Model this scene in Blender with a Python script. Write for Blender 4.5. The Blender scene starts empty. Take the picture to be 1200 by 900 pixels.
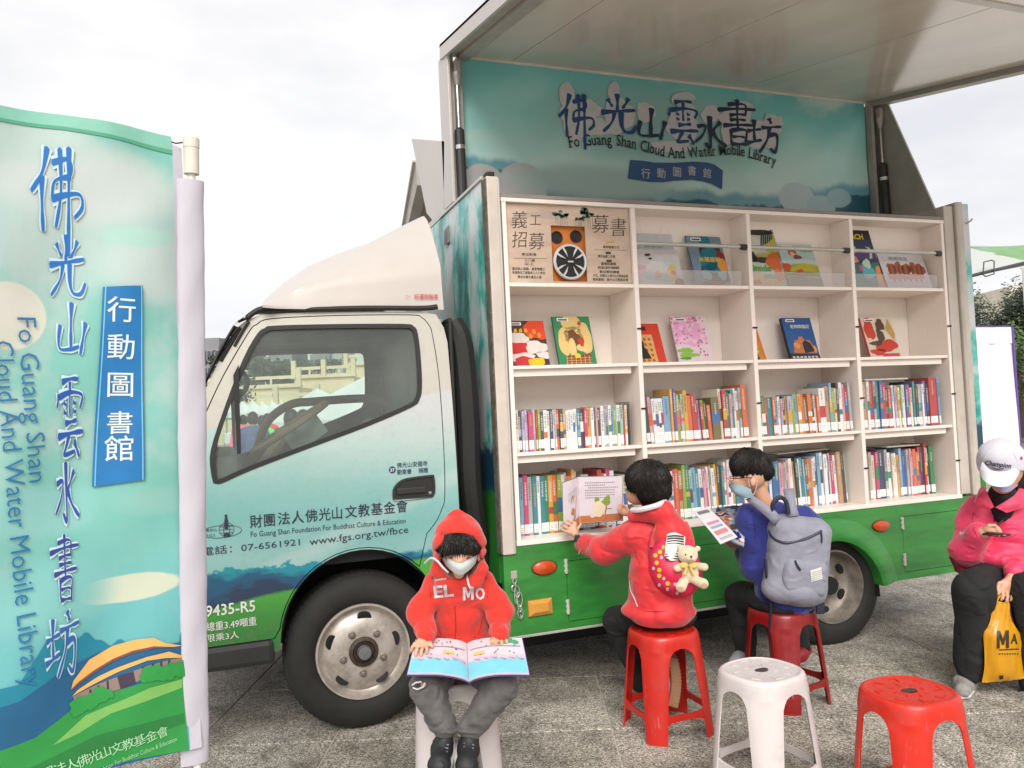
import bpy, bmesh, math, random
import numpy as np
from mathutils import Vector, Matrix
from mathutils.geometry import tessellate_polygon
random.seed(7)
SC = bpy.context.scene
COL = SC.collection
# ------------------------------------------------------------------ camera
FPX = 930.0
CAM = np.array([-1.3917, -3.8512, 1.5043])
_pan, _pit, _rol = 0.3507, 0.0341, -0.0459
_cp, _sp = math.cos(_pan), math.sin(_pan)
_F = np.array([_sp * math.cos(_pit), _cp * math.cos(_pit), math.sin(_pit)])
_R0 = np.array([_cp, -_sp, 0.0]); _U0 = np.cross(_R0, _F)
_R = math.cos(_rol) * _R0 + math.sin(_rol) * _U0
_U = -math.sin(_rol) * _R0 + math.cos(_rol) * _U0
cam_d = bpy.data.cameras.new('camera'); cam_o = bpy.data.objects.new('camera', cam_d); COL.objects.link(cam_o)
cam_d.sensor_width = 36.0; cam_d.lens = FPX / 1200 * 36.0; cam_d.clip_start = 0.05; cam_d.clip_end = 3000
cam_o.matrix_world = Matrix(((_R[0], _U[0], -_F[0], CAM[0]), (_R[1], _U[1], -_F[1], CAM[1]), (_R[2], _U[2], -_F[2], CAM[2]), (0, 0, 0, 1)))
SC.camera = cam_o
# ------------------------------------------------------------------ sky (overcast), sun, exposure
SC.view_settings.view_transform = 'Standard'; SC.view_settings.look = 'None'
SC.view_settings.exposure = 0.97; SC.view_settings.gamma = 1.0
SUN_EL, SUN_AZ = math.radians(38), math.radians(200)
W = bpy.data.worlds.new('World'); SC.world = W; W.use_nodes = True
nt = W.node_tree; nt.nodes.clear(); N = nt.nodes.new; L = nt.links.new
w_out = N('ShaderNodeOutputWorld'); w_bg = N('ShaderNodeBackground'); w_bg.inputs[1].default_value = 0.10
sky = N('ShaderNodeTexSky'); sky.sky_type = 'NISHITA'; sky.sun_disc = False
sky.sun_elevation = SUN_EL; sky.sun_rotation = SUN_AZ
tc = N('ShaderNodeTexCoord'); mp = N('ShaderNodeMapping'); mp.inputs['Scale'].default_value = (1, 1, 2.6)
no = N('ShaderNodeTexNoise'); no.inputs['Scale'].default_value = 2.3; no.inputs['Detail'].default_value = 5; no.inputs['Roughness'].default_value = 0.55
cr = N('ShaderNodeValToRGB')
cr.color_ramp.elements[0].position = 0.32; cr.color_ramp.elements[0].color = (4.3, 4.3, 4.45, 1)
cr.color_ramp.elements[1].position = 0.60; cr.color_ramp.elements[1].color = (5.6, 5.5, 5.4, 1)
mx = N('ShaderNodeMix'); mx.data_type = 'RGBA'; mx.inputs[0].default_value = 0.93
L(tc.outputs['Generated'], mp.inputs[0]); L(mp.outputs[0], no.inputs['Vector']); L(no.outputs['Fac'], cr.inputs[0])
L(sky.outputs[0], mx.inputs[6]); L(cr.outputs[0], mx.inputs[7]); L(mx.outputs[2], w_bg.inputs[0]); L(w_bg.outputs[0], w_out.inputs[0])
sun_d = bpy.data.lights.new('sun', 'SUN'); sun_d.energy = 2.0; sun_d.angle = math.radians(38); sun_d.color = (1.0, 0.96, 0.9)
sun_o = bpy.data.objects.new('sun', sun_d); COL.objects.link(sun_o)
_sd = Vector((math.cos(SUN_EL) * math.sin(SUN_AZ), math.cos(SUN_EL) * math.cos(SUN_AZ), math.sin(SUN_EL)))
sun_o.rotation_euler = _sd.to_track_quat('Z', 'Y').to_euler(); sun_o.location = (0, -8, 12)
SC.cycles.use_denoising = True

# ------------------------------------------------------------------ measuring helpers (photo pixel of 1200x900 + a real plane or distance -> world point)
def ray(x, y): return _F + _R * (x - 600) / FPX - _U * (y - 450) / FPX
def onY(x, y, Y=0.0):
    d = ray(x, y); return CAM + (Y - CAM[1]) / d[1] * d
def onX(x, y, X):
    d = ray(x, y); return CAM + (X - CAM[0]) / d[0] * d
def onZ(x, y, Z=0.0):
    d = ray(x, y); return CAM + (Z - CAM[2]) / d[2] * d
def at(x, y, D): return CAM + D * ray(x, y)

# ------------------------------------------------------------------ object helpers
def tag(o, label=None, cat=None, group=None, kind=None):
    if label: o['label'] = label
    if cat: o['category'] = cat
    if group: o['group'] = group
    if kind: o['kind'] = kind
    return o
def empty(name, loc=(0, 0, 0), rz=0.0, parent=None):
    o = bpy.data.objects.new(name, None); COL.objects.link(o); o.empty_display_size = 0.1
    o.location = loc; o.rotation_euler = (0, 0, rz)
    return o
def _pinv(p):
    # world-space geometry under parents that are translated only
    t = Vector((0, 0, 0)); q = p
    while q is not None:
        t += q.location; q = q.parent if False else None
    return Matrix.Translation(-t)
def obj(name, me, mat=None, parent=None, local=False, smooth=None):
    """link a mesh; parent given: geometry is in world coordinates unless local"""
    if isinstance(me, MB): me = me.mesh()
    if mat is not None and len(me.materials) == 0: me.materials.append(mat)
    if smooth: 
        me.shade_smooth()
        if smooth != True: 
            try: me.set_sharp_from_angle(angle=math.radians(smooth))
            except Exception: pass
    o = bpy.data.objects.new(name, me); COL.objects.link(o)
    if parent is not None:
        o.parent = parent
        if not local and parent.type == 'EMPTY': o.matrix_parent_inverse = Matrix.Translation(-parent.location)
    return o

class MB:
    """collects faces; mesh() makes one bpy mesh"""
    def __init__(s): s.v = []; s.f = []; s.m = []; s.ci = 0
    def add(s, vs, fs, M=None):
        b = len(s.v)
        for p in vs:
            p = Vector(p) if M is None else M @ Vector(p)
            s.v.append((p[0], p[1], p[2]))
        for f in fs: s.f.append(tuple(b + i for i in f)); s.m.append(s.ci)
        return s
    def box(s, x0, x1, y0, y1, z0, z1, M=None, bev=0.0):
        if bev > 0:
            bm = bmesh.new(); r = bmesh.ops.create_cube(bm, size=1)
            for v in bm.verts: v.co = Vector(((x0 + x1) / 2 + v.co.x * (x1 - x0), (y0 + y1) / 2 + v.co.y * (y1 - y0), (z0 + z1) / 2 + v.co.z * (z1 - z0)))
            bmesh.ops.bevel(bm, geom=bm.edges[:], offset=bev, segments=2, affect='EDGES', profile=0.6)
            bm.verts.index_update()
            s.add([v.co.copy() for v in bm.verts], [[v.index for v in f.verts] for f in bm.faces], M); bm.free(); return s
        vs = [(x0, y0, z0), (x1, y0, z0), (x1, y1, z0), (x0, y1, z0), (x0, y0, z1), (x1, y0, z1), (x1, y1, z1), (x0, y1, z1)]
        return s.add(vs, [(0, 3, 2, 1), (4, 5, 6, 7), (0, 1, 5, 4), (1, 2, 6, 5), (2, 3, 7, 6), (3, 0, 4, 7)], M)
    def tube(s, pts, r, n=8, M=None, closed=False, caps=True, sq=1.0):
        pts = [Vector(p) for p in pts]; k = len(pts); rs = r if isinstance(r, (list, tuple)) else [r] * k
        vs = []; fs = []; prev = None
        for i, p in enumerate(pts):
            a = pts[(i - 1) % k] if (closed or i > 0) else p; b = pts[(i + 1) % k] if (closed or i < k - 1) else p
            t = (b - a); t = t.normalized() if t.length > 1e-9 else Vector((0, 0, 1))
            if prev is None:
                u = t.orthogonal().normalized()
            else:
                u = prev - t * prev.dot(t); u = u.normalized() if u.length > 1e-6 else t.orthogonal().normalized()
            prev = u; w = t.cross(u)
            for j in range(n):
                an = 2 * math.pi * j / n; vs.append(p + (u * math.cos(an) + w * math.sin(an) * sq) * rs[i])
        m = k if closed else k - 1
        for i in range(m):
            for j in range(n):
                a = i * n + j; b = i * n + (j + 1) % n; c = ((i + 1) % k) * n + (j + 1) % n; d = ((i + 1) % k) * n + j
                fs.append((a, b, c, d))
        if caps and not closed: fs.append(tuple(range(n))[::-1]); fs.append(tuple((k - 1) * n + j for j in range(n)))
        return s.add(vs, fs, M)
    def lathe(s, prof, n=32, M=None, closed=False, caps=True):
        """prof: (r, z) list, axis z"""
        vs = []; fs = []; k = len(prof)
        for r, z in prof:
            for j in range(n):
                a = 2 * math.pi * j / n; vs.append((r * math.cos(a), r * math.sin(a), z))
        for i in range(k if closed else k - 1):
            for j in range(n):
                fs.append((i * n + j, i * n + (j + 1) % n, ((i + 1) % k) * n + (j + 1) % n, ((i + 1) % k) * n + j))
        if not closed and caps:
            if prof[0][0] > 1e-6: fs.append(tuple(range(n))[::-1])
            if prof[-1][0] > 1e-6: fs.append(tuple((k - 1) * n + j for j in range(n)))
        return s.add(vs, fs, M)
    def prism(s, outline, h0, h1, M=None, holes=()):
        """outline: 2-D points (u,v); extruded along w from h0 to h1; M maps (u,v,w)"""
        loops = [list(outline)] + [list(h) for h in holes]
        tris = tessellate_polygon([[Vector((p[0], p[1], 0)) for p in lp] for lp in loops])
        flat = [p for lp in loops for p in lp]; n = len(flat)
        vs = [(p[0], p[1], h0) for p in flat] + [(p[0], p[1], h1) for p in flat]
        fs = []
        for t in tris:
            a, b, c = [flat[i] for i in t]
            ar = (b[0] - a[0]) * (c[1] - a[1]) - (b[1] - a[1]) * (c[0] - a[0])
            if abs(ar) < 1e-12: continue
            t = t if ar > 0 else t[::-1]
            fs.append(tuple(i + n for i in t)); fs.append(tuple(t[::-1]))
        b = 0
        for lp in loops:
            k = len(lp)
            for i in range(k): j = (i + 1) % k; fs.append((b + i, b + j, b + j + n, b + i + n))
            b += k
        return s.add(vs, fs, M)
    def grid(s, P, M=None, wrap=False):
        """P[i][j] points"""
        a = len(P); b = len(P[0]); vs = [p for row in P for p in row]; fs = []
        for i in range(a - 1):
            for j in range(b if wrap else b - 1):
                fs.append((i * b + j, i * b + (j + 1) % b, (i + 1) * b + (j + 1) % b, (i + 1) * b + j))
        return s.add(vs, fs, M)
    def mesh(s, recalc=True):
        me = bpy.data.meshes.new('m'); me.from_pydata(s.v, [], s.f); me.update()
        if recalc:
            bm = bmesh.new(); bm.from_mesh(me); bmesh.ops.recalc_face_normals(bm, faces=bm.faces); bm.to_mesh(me); bm.free()
        return me
XZ = Matrix(((1, 0, 0, 0), (0, 0, 1, 0), (0, 1, 0, 0), (0, 0, 0, 1)))      # (u,v,w)->(x=u, z=v, y=w)
YZ = Matrix(((0, 0, 1, 0), (1, 0, 0, 0), (0, 1, 0, 0), (0, 0, 0, 1)))      # (u,v,w)->(y=u, z=v, x=w)

def frame(o, ex, ey, ez):
    return Matrix(((ex[0], ey[0], ez[0], o[0]), (ex[1], ey[1], ez[1], o[1]), (ex[2], ey[2], ez[2], o[2]), (0, 0, 0, 1)))
def spline(pts, n=8, closed=False):
    P = [np.array(p, float) for p in pts]; k = len(P); out = []
    for i in range(k if closed else k - 1):
        if closed: a, b, c, d = P[(i - 1) % k], P[i], P[(i + 1) % k], P[(i + 2) % k]
        else: a, b, c, d = P[max(i - 1, 0)], P[i], P[i + 1], P[min(i + 2, k - 1)]
        for j in range(n):
            t = j / n
            out.append(0.5 * ((2 * b) + (c - a) * t + (2 * a - 5 * b + 4 * c - d) * t * t + (3 * b - a - 3 * c + d) * t ** 3))
    if not closed: out.append(P[-1])
    return out
def arc(cx, cy, r, a0, a1, n): return [(cx + r * math.cos(math.radians(a0 + (a1 - a0) * i / n)), cy + r * math.sin(math.radians(a0 + (a1 - a0) * i / n))) for i in range(n + 1)]
def rrect(x0, x1, y0, y1, r, n=4):
    return arc(x1 - r, y0 + r, r, -90, 0, n) + arc(x1 - r, y1 - r, r, 0, 90, n) + arc(x0 + r, y1 - r, r, 90, 180, n) + arc(x0 + r, y0 + r, r, 180, 270, n)

# ------------------------------------------------------------------ materials
class NT:
    """tiny node writer for a principled material"""
    def __init__(s, name):
        s.m = bpy.data.materials.new(name); s.m.use_nodes = True; s.t = s.m.node_tree
        s.b = s.t.nodes['Principled BSDF']; s._c = None
    def n(s, ty, **kw):
        x = s.t.nodes.new(ty)
        for k, v in kw.items(): setattr(x, k, v)
        return x
    def l(s, a, b): s.t.links.new(a, b)
    def coord(s, kind='Object'):
        if s._c is None: s._c = s.n('ShaderNodeTexCoord')
        return s._c.outputs[kind]
    def xyz(s, v=None):
        x = s.n('ShaderNodeSeparateXYZ'); s.l(v or s.coord(), x.inputs[0]); return x.outputs
    def math(s, op, a, b=0.0, c=0.0):
        x = s.n('ShaderNodeMath', operation=op)
        for i, q in enumerate((a, b, c)):
            if hasattr(q, 'links') or hasattr(q, 'is_output'): s.l(q, x.inputs[i])
            else: x.inputs[i].default_value = q
        return x.outputs[0]
    def noise(s, scale, det=3, rough=0.5, vec=None, stretch=None, out='Fac'):
        x = s.n('ShaderNodeTexNoise'); x.inputs['Scale'].default_value = scale; x.inputs['Detail'].default_value = det; x.inputs['Roughness'].default_value = rough
        v = vec or s.coord()
        if stretch:
            m = s.n('ShaderNodeMapping'); m.inputs['Scale'].default_value = stretch; s.l(v, m.inputs[0]); v = m.outputs[0]
        s.l(v, x.inputs['Vector']); return x.outputs[out]
    def ramp(s, f, stops, ip='LINEAR'):
        x = s.n('ShaderNodeValToRGB'); r = x.color_ramp; r.interpolation = ip
        while len(r.elements) < len(stops): r.elements.new(0.5)
        for e, (p, c) in zip(r.elements, stops):
            e.position = p; e.color = (c[0], c[1], c[2], 1) if hasattr(c, '__len__') else (c, c, c, 1)
        s.l(f, x.inputs[0]); return x.outputs[0]
    def step(s, f, a, b):
        x = s.n('ShaderNodeMapRange'); x.interpolation_type = 'SMOOTHSTEP'; x.inputs['From Min'].default_value = a; x.inputs['From Max'].default_value = b
        s.l(f, x.inputs['Value']); return x.outputs['Result']
    def mix(s, f, a, b, bl='MIX'):
        x = s.n('ShaderNodeMix'); x.data_type = 'RGBA'; x.blend_type = bl
        for i, q in ((0, f), (6, a), (7, b)):
            if hasattr(q, 'is_output'): s.l(q, x.inputs[i])
            elif i == 0: x.inputs[0].default_value = q
            else: x.inputs[i].default_value = (q[0], q[1], q[2], 1)
        return x.outputs[2]
    def bump(s, h, st=0.3, dist=0.01):
        x = s.n('ShaderNodeBump'); x.inputs['Strength'].default_value = st; x.inputs['Distance'].default_value = dist
        s.l(h, x.inputs['Height']); s.l(x.outputs[0], s.b.inputs['Normal']); return x
    def base(s, c):
        if hasattr(c, 'is_output'): s.l(c, s.b.inputs['Base Color'])
        else: s.b.inputs['Base Color'].default_value = (c[0], c[1], c[2], 1)
    def ell(s, a, b, ca, cb, ra, rb, nz=None, am=.5, soft=.3):
        """soft round patch: 1 inside"""
        u = s.math('POWER', s.math('DIVIDE', s.math('SUBTRACT', a, ca), ra), 2.0); v = s.math('POWER', s.math('DIVIDE', s.math('SUBTRACT', b, cb), rb), 2.0); d = s.math('ADD', u, v)
        if nz is not None: d = s.math('ADD', d, s.math('MULTIPLY', s.math('SUBTRACT', nz, .5), am * 2))
        return s.math('SUBTRACT', 1.0, s.step(d, 1 - soft, 1 + soft))
    def set(s, **kw):
        for k, v in kw.items(): s.b.inputs[k.replace('_', ' ')].default_value = v
        return s
_MC = {}
def srgb(r, g, b):
    f = lambda c: (c / 255 / 12.92) if c / 255 <= 0.04045 else ((c / 255 + 0.055) / 1.055) ** 2.4
    return (f(r) * .74, f(g) * .74, f(b) * .74)
def mat(name, c, rough=0.5, metal=0.0, var=0.12, vs=6.0, bump=0.0, bs=60.0, bd=0.002, spec=0.5, coat=0.0, stretch=None, trans=0.0, sheen=0.0):
    if name in _MC: return _MC[name]
    t = NT(name); c = tuple(c)
    if var > 0:
        lo = tuple(x * (1 - var) for x in c); hi = tuple(min(1, x * (1 + var)) for x in c)
        t.base(t.ramp(t.noise(vs, 4, 0.6, stretch=stretch), [(0.3, lo), (0.7, hi)]))
    else: t.base(c)
    t.set(Roughness=rough, Metallic=metal, Specular_IOR_Level=spec, Coat_Weight=coat, Transmission_Weight=trans, Sheen_Weight=sheen)
    if bump > 0: t.bump(t.noise(bs, 3, 0.6, stretch=stretch), bump, bd)
    t.m.diffuse_color = (c[0], c[1], c[2], 1)
    _MC[name] = t.m; return t.m
def ink(r, g, b, rough=0.5): return mat('ink_%d_%d_%d' % (r, g, b), srgb(r, g, b), rough, var=0.06, vs=20)

# ------------------------------------------------------------------ flat print: text and shapes mapped onto a surface
_txt = {}
def text_mesh(body, off=0.0, res=2):
    k = (body, off, res)
    if k in _txt: return _txt[k]
    cu = bpy.data.curves.new('t', 'FONT'); cu.body = body; cu.size = 1.0; cu.offset = off; cu.resolution_u = res; cu.fill_mode = 'FRONT'
    o = bpy.data.objects.new('t', cu); me = bpy.data.meshes.new_from_object(o)
    vs = np.zeros(len(me.vertices) * 3); me.vertices.foreach_get('co', vs); vs = vs.reshape(-1, 3)[:, :2].copy()
    fs = [tuple(p.vertices) for p in me.polygons]
    bpy.data.objects.remove(o); bpy.data.curves.remove(cu); bpy.data.meshes.remove(me)
    _txt[k] = (vs, fs); return _txt[k]
def put_text(mb, body, h, x, y, fn, w=None, off=0.0, shear=0.0, rot=0.0, align='L', res=2, sx=1.0, lift=0.0):
    """h: cap/character height; fn(u,v)->3-D point; w: total width to squeeze into"""
    cjk = ord(body.strip()[0]) > 0x2e80; bold = 0.0
    if cjk and off > 0: bold = off; off = 0.0
    vs, fs = text_mesh(body, off, res)
    if len(vs) == 0: return
    x0, x1 = vs[:, 0].min(), vs[:, 0].max()
    k = h / (0.86 if ord(body.strip()[0]) > 0x2e80 else 0.73)
    kx = k * sx
    if w: kx = w / (x1 - x0)
    X = (vs[:, 0] - x0) * kx; Yv = vs[:, 1] * k + (0.10 * k if ord(body.strip()[0]) > 0x2e80 else 0)
    X = X + Yv * shear
    tw = (x1 - x0) * kx
    if align == 'C': X = X - tw / 2
    if align == 'R': X = X - tw
    c, s_ = math.cos(rot), math.sin(rot)
    for bi, (dx, dy) in enumerate(((0, 0),) if not bold else ((0, 0), (bold, 0), (0, bold), (bold, bold))):
        dx *= k; dy *= k; P = [fn(x + dx + a * c - b * s_, y + dy + a * s_ + b * c) for a, b in zip(X, Yv)]
        if bi:
            p0 = np.array(fn(x, y)); nn = np.cross(np.array(fn(x + .01, y)) - p0, np.array(fn(x, y + .01)) - p0) if abs(x) < 50 else np.array(CAM - p0); nn = nn / (np.linalg.norm(nn) + 1e-12)
            if nn @ (CAM - p0) < 0: nn = -nn
            P = [tuple(np.array(p) + nn * .00016 * bi) for p in P]
        mb.add(P, fs)
# brush lettering: strokes on a 100x100 box, y up; each stroke = points + (start,mid,end) widths
BR = {
 '佛': [([(32, 98), (22, 70), (2, 48)], 9), ([(21, 66), (20, 35), (21, 6)], 9), ([(40, 82), (66, 88), (74, 82), (72, 70)], 7), ([(72, 68), (55, 66), (42, 60), (38, 42)], 7),
       ([(38, 42), (62, 48), (88, 50), (92, 36), (78, 24)], 8), ([(54, 98), (54, 50), (44, 12)], 8), ([(70, 100), (68, 50), (66, -18)], 9)],
 '光': [([(50, 98), (50, 76), (48, 58)], 11), ([(24, 84), (30, 74), (36, 66)], 9), ([(80, 90), (72, 76), (62, 64)], 9), ([(6, 50), (50, 56), (96, 62)], 10),
       ([(40, 52), (32, 28), (8, 4)], 9), ([(58, 54), (58, 24), (66, 8), (86, 8), (98, 24)], 11)],
 '山': [([(52, 92), (48, 60), (46, 22)], 13), ([(16, 56), (10, 34), (14, 18), (46, 18), (70, 22)], 10), ([(92, 60), (84, 38), (74, 10)], 12)],
 '雲': [([(26, 92), (52, 96), (78, 96)], 8), ([(14, 76), (8, 62)], 9), ([(16, 74), (55, 80), (92, 76), (84, 60)], 8), ([(52, 92), (50, 70), (50, 52)], 8),
       ([(30, 68), (38, 64)], 7), ([(30, 56), (38, 54)], 7), ([(62, 68), (70, 66)], 7), ([(62, 57), (70, 56)], 7), ([(34, 42), (54, 44), (72, 46)], 8), ([(10, 26), (50, 30), (92, 32)], 9),
       ([(46, 28), (34, 12), (28, 4), (62, 8)], 8), ([(64, 20), (78, 2)], 10)],
 '水': [([(50, 98), (50, 50), (48, 4), (34, 16)], 13), ([(10, 64), (36, 68), (26, 40), (2, 16)], 9), ([(84, 84), (68, 66), (56, 54)], 10), ([(54, 56), (72, 30), (100, 10)], 13)],
 '書': [([(28, 92), (60, 96), (74, 92), (72, 72)], 7), ([(0, 78), (50, 84), (100, 86)], 8), ([(30, 68), (52, 72), (74, 72)], 7), ([(52, 104), (50, 70), (50, 42)], 8), ([(30, 58), (52, 60), (72, 60)], 7), ([(12, 44), (50, 48), (90, 50)], 8),
       ([(32, 36), (30, 18), (32, 2)], 8), ([(32, 34), (54, 38), (72, 36), (70, 18), (68, 2)], 8), ([(34, 20), (52, 22), (66, 21)], 6), ([(34, 4), (52, 5), (66, 5)], 7)],
 '坊': [([(4, 58), (22, 62), (42, 66)], 9), ([(24, 90), (22, 60), (22, 32)], 10), ([(0, 24), (22, 30), (42, 36)], 10), ([(66, 98), (72, 84)], 11), ([(44, 70), (70, 74), (100, 78)], 9),
       ([(66, 72), (58, 38), (34, 0)], 9), ([(62, 50), (84, 54), (86, 30), (78, 4), (66, 14)], 10)],
}
def put_brush(mb, ch, x, y, w, h, fn, fat=1.0, dn=(0, 0, 0)):
    for si, (pts, wd) in enumerate(BR[ch]):
        sp = spline(pts, 6) if len(pts) > 2 else [np.array(pts[0], float) * (1 - t) + np.array(pts[1], float) * t for t in (0, .2, .4, .6, .8, 1)]
        k = len(sp); Lf = []; Rt = []
        for i, p in enumerate(sp):
            t = sp[min(i + 1, k - 1)] - sp[max(i - 1, 0)]; t = t / (np.linalg.norm(t) + 1e-9); nrm = np.array([-t[1], t[0]])
            q = i / (k - 1); ww = wd * fat * (0.62 + 0.25 * math.cos(q * 6.0) - 0.42 * max(0, q - 0.75) / 0.25) * 0.62
            Lf.append(p + nrm * ww); Rt.append(p - nrm * ww)
        st = sp[0] - (sp[1] - sp[0]) * 0.5; en = sp[-1] + (sp[-1] - sp[-2]) * 0.35
        ring = [st] + Lf + [en] + Rt[::-1]
        P = [tuple(q_ + d_ * si for q_, d_ in zip(fn(x + a / 100 * w, y + b / 100 * h), dn)) for a, b in ring]; n = len(ring); m = k
        fs = [(0, n - 1, 1)]
        for i in range(k - 1): fs.append((1 + i, n - 1 - i, n - 2 - i, 2 + i))
        fs.append((k, n - k, k + 1))
        mb.add(P, fs)
def put_poly(mb, pts, fn, sub=0.0):
    """filled outline (2-D) on a mapped surface"""
    tris = tessellate_polygon([[Vector((p[0], p[1], 0)) for p in pts]])
    if sub <= 0:
        mb.add([fn(*p) for p in pts], [tuple(t) for t in tris]); return
    bm = bmesh.new(); vs = [bm.verts.new((p[0], p[1], 0)) for p in pts]
    for t in tris:
        try: bm.faces.new([vs[i] for i in t])
        except ValueError: pass
    xs = [p[0] for p in pts]; ys = [p[1] for p in pts]
    for ax, lo, hi in ((0, min(xs), max(xs)), (1, min(ys), max(ys))):
        q = math.ceil(lo / sub) * sub
        while q < hi:
            co = [0, 0, 0]; co[ax] = q; no_ = [0, 0, 0]; no_[ax] = 1
            bmesh.ops.bisect_plane(bm, geom=bm.verts[:] + bm.edges[:] + bm.faces[:], plane_co=co, plane_no=no_); q += sub
    bm.verts.index_update()
    mb.add([fn(v.co.x, v.co.y) for v in bm.verts], [[v.index for v in f.verts] for f in bm.faces]); bm.free()
def blobshape(cx, cy, rx, ry, seed, n=34, am=0.22, lob=0):
    rr = random.Random(seed); lob = lob or rr.choice((2, 3, 3, 4)); ph = [rr.uniform(0, 6.28) for _ in range(3)]
    return [(cx + rx * math.cos(a) * (1 + am * math.sin(lob * a + ph[0]) * 0.6 + am * 0.28 * math.sin((lob * 2 + 1) * a + ph[1])), cy + ry * math.sin(a) * (1 + am * math.sin(lob * a + ph[0]) * 0.6 + am * 0.28 * math.sin((lob * 2 + 1) * a + ph[1]))) for a in [2 * math.pi * i / n for i in range(n)]]
def plane_fn(o, eu, ev, en, lift):
    o = np.array(o, float); eu = np.array(eu, float); ev = np.array(ev, float); en = np.array(en, float)
    return lambda u, v: tuple(o + eu * u + ev * v + en * lift)

# ------------------------------------------------------------------ smooth solids: distance fields -> one continuous surface
def vnoise(X, Y, Z, sc, seed=0):
    def h(i, j, k):
        n = (i * 374761393 + j * 668265263 + k * 2147483647 + seed * 1274126177) & 0x7fffffff
        n = ((n ^ (n >> 13)) * 1274126177) & 0x7fffffff; return ((n ^ (n >> 16)) & 0xffff) / 32768.0 - 1.0
    x = X * sc + 1000; y = Y * sc + 1000; z = Z * sc + 1000
    i = np.floor(x).astype(np.int64); j = np.floor(y).astype(np.int64); k = np.floor(z).astype(np.int64)
    fx = x - i; fy = y - j; fz = z - k
    fx = fx * fx * (3 - 2 * fx); fy = fy * fy * (3 - 2 * fy); fz = fz * fz * (3 - 2 * fz); r = 0
    for a in (0, 1):
        for b in (0, 1):
            for c in (0, 1):
                r = r + h(i + a, j + b, k + c) * (fx if a else 1 - fx) * (fy if b else 1 - fy) * (fz if c else 1 - fz)
    return r
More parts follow.
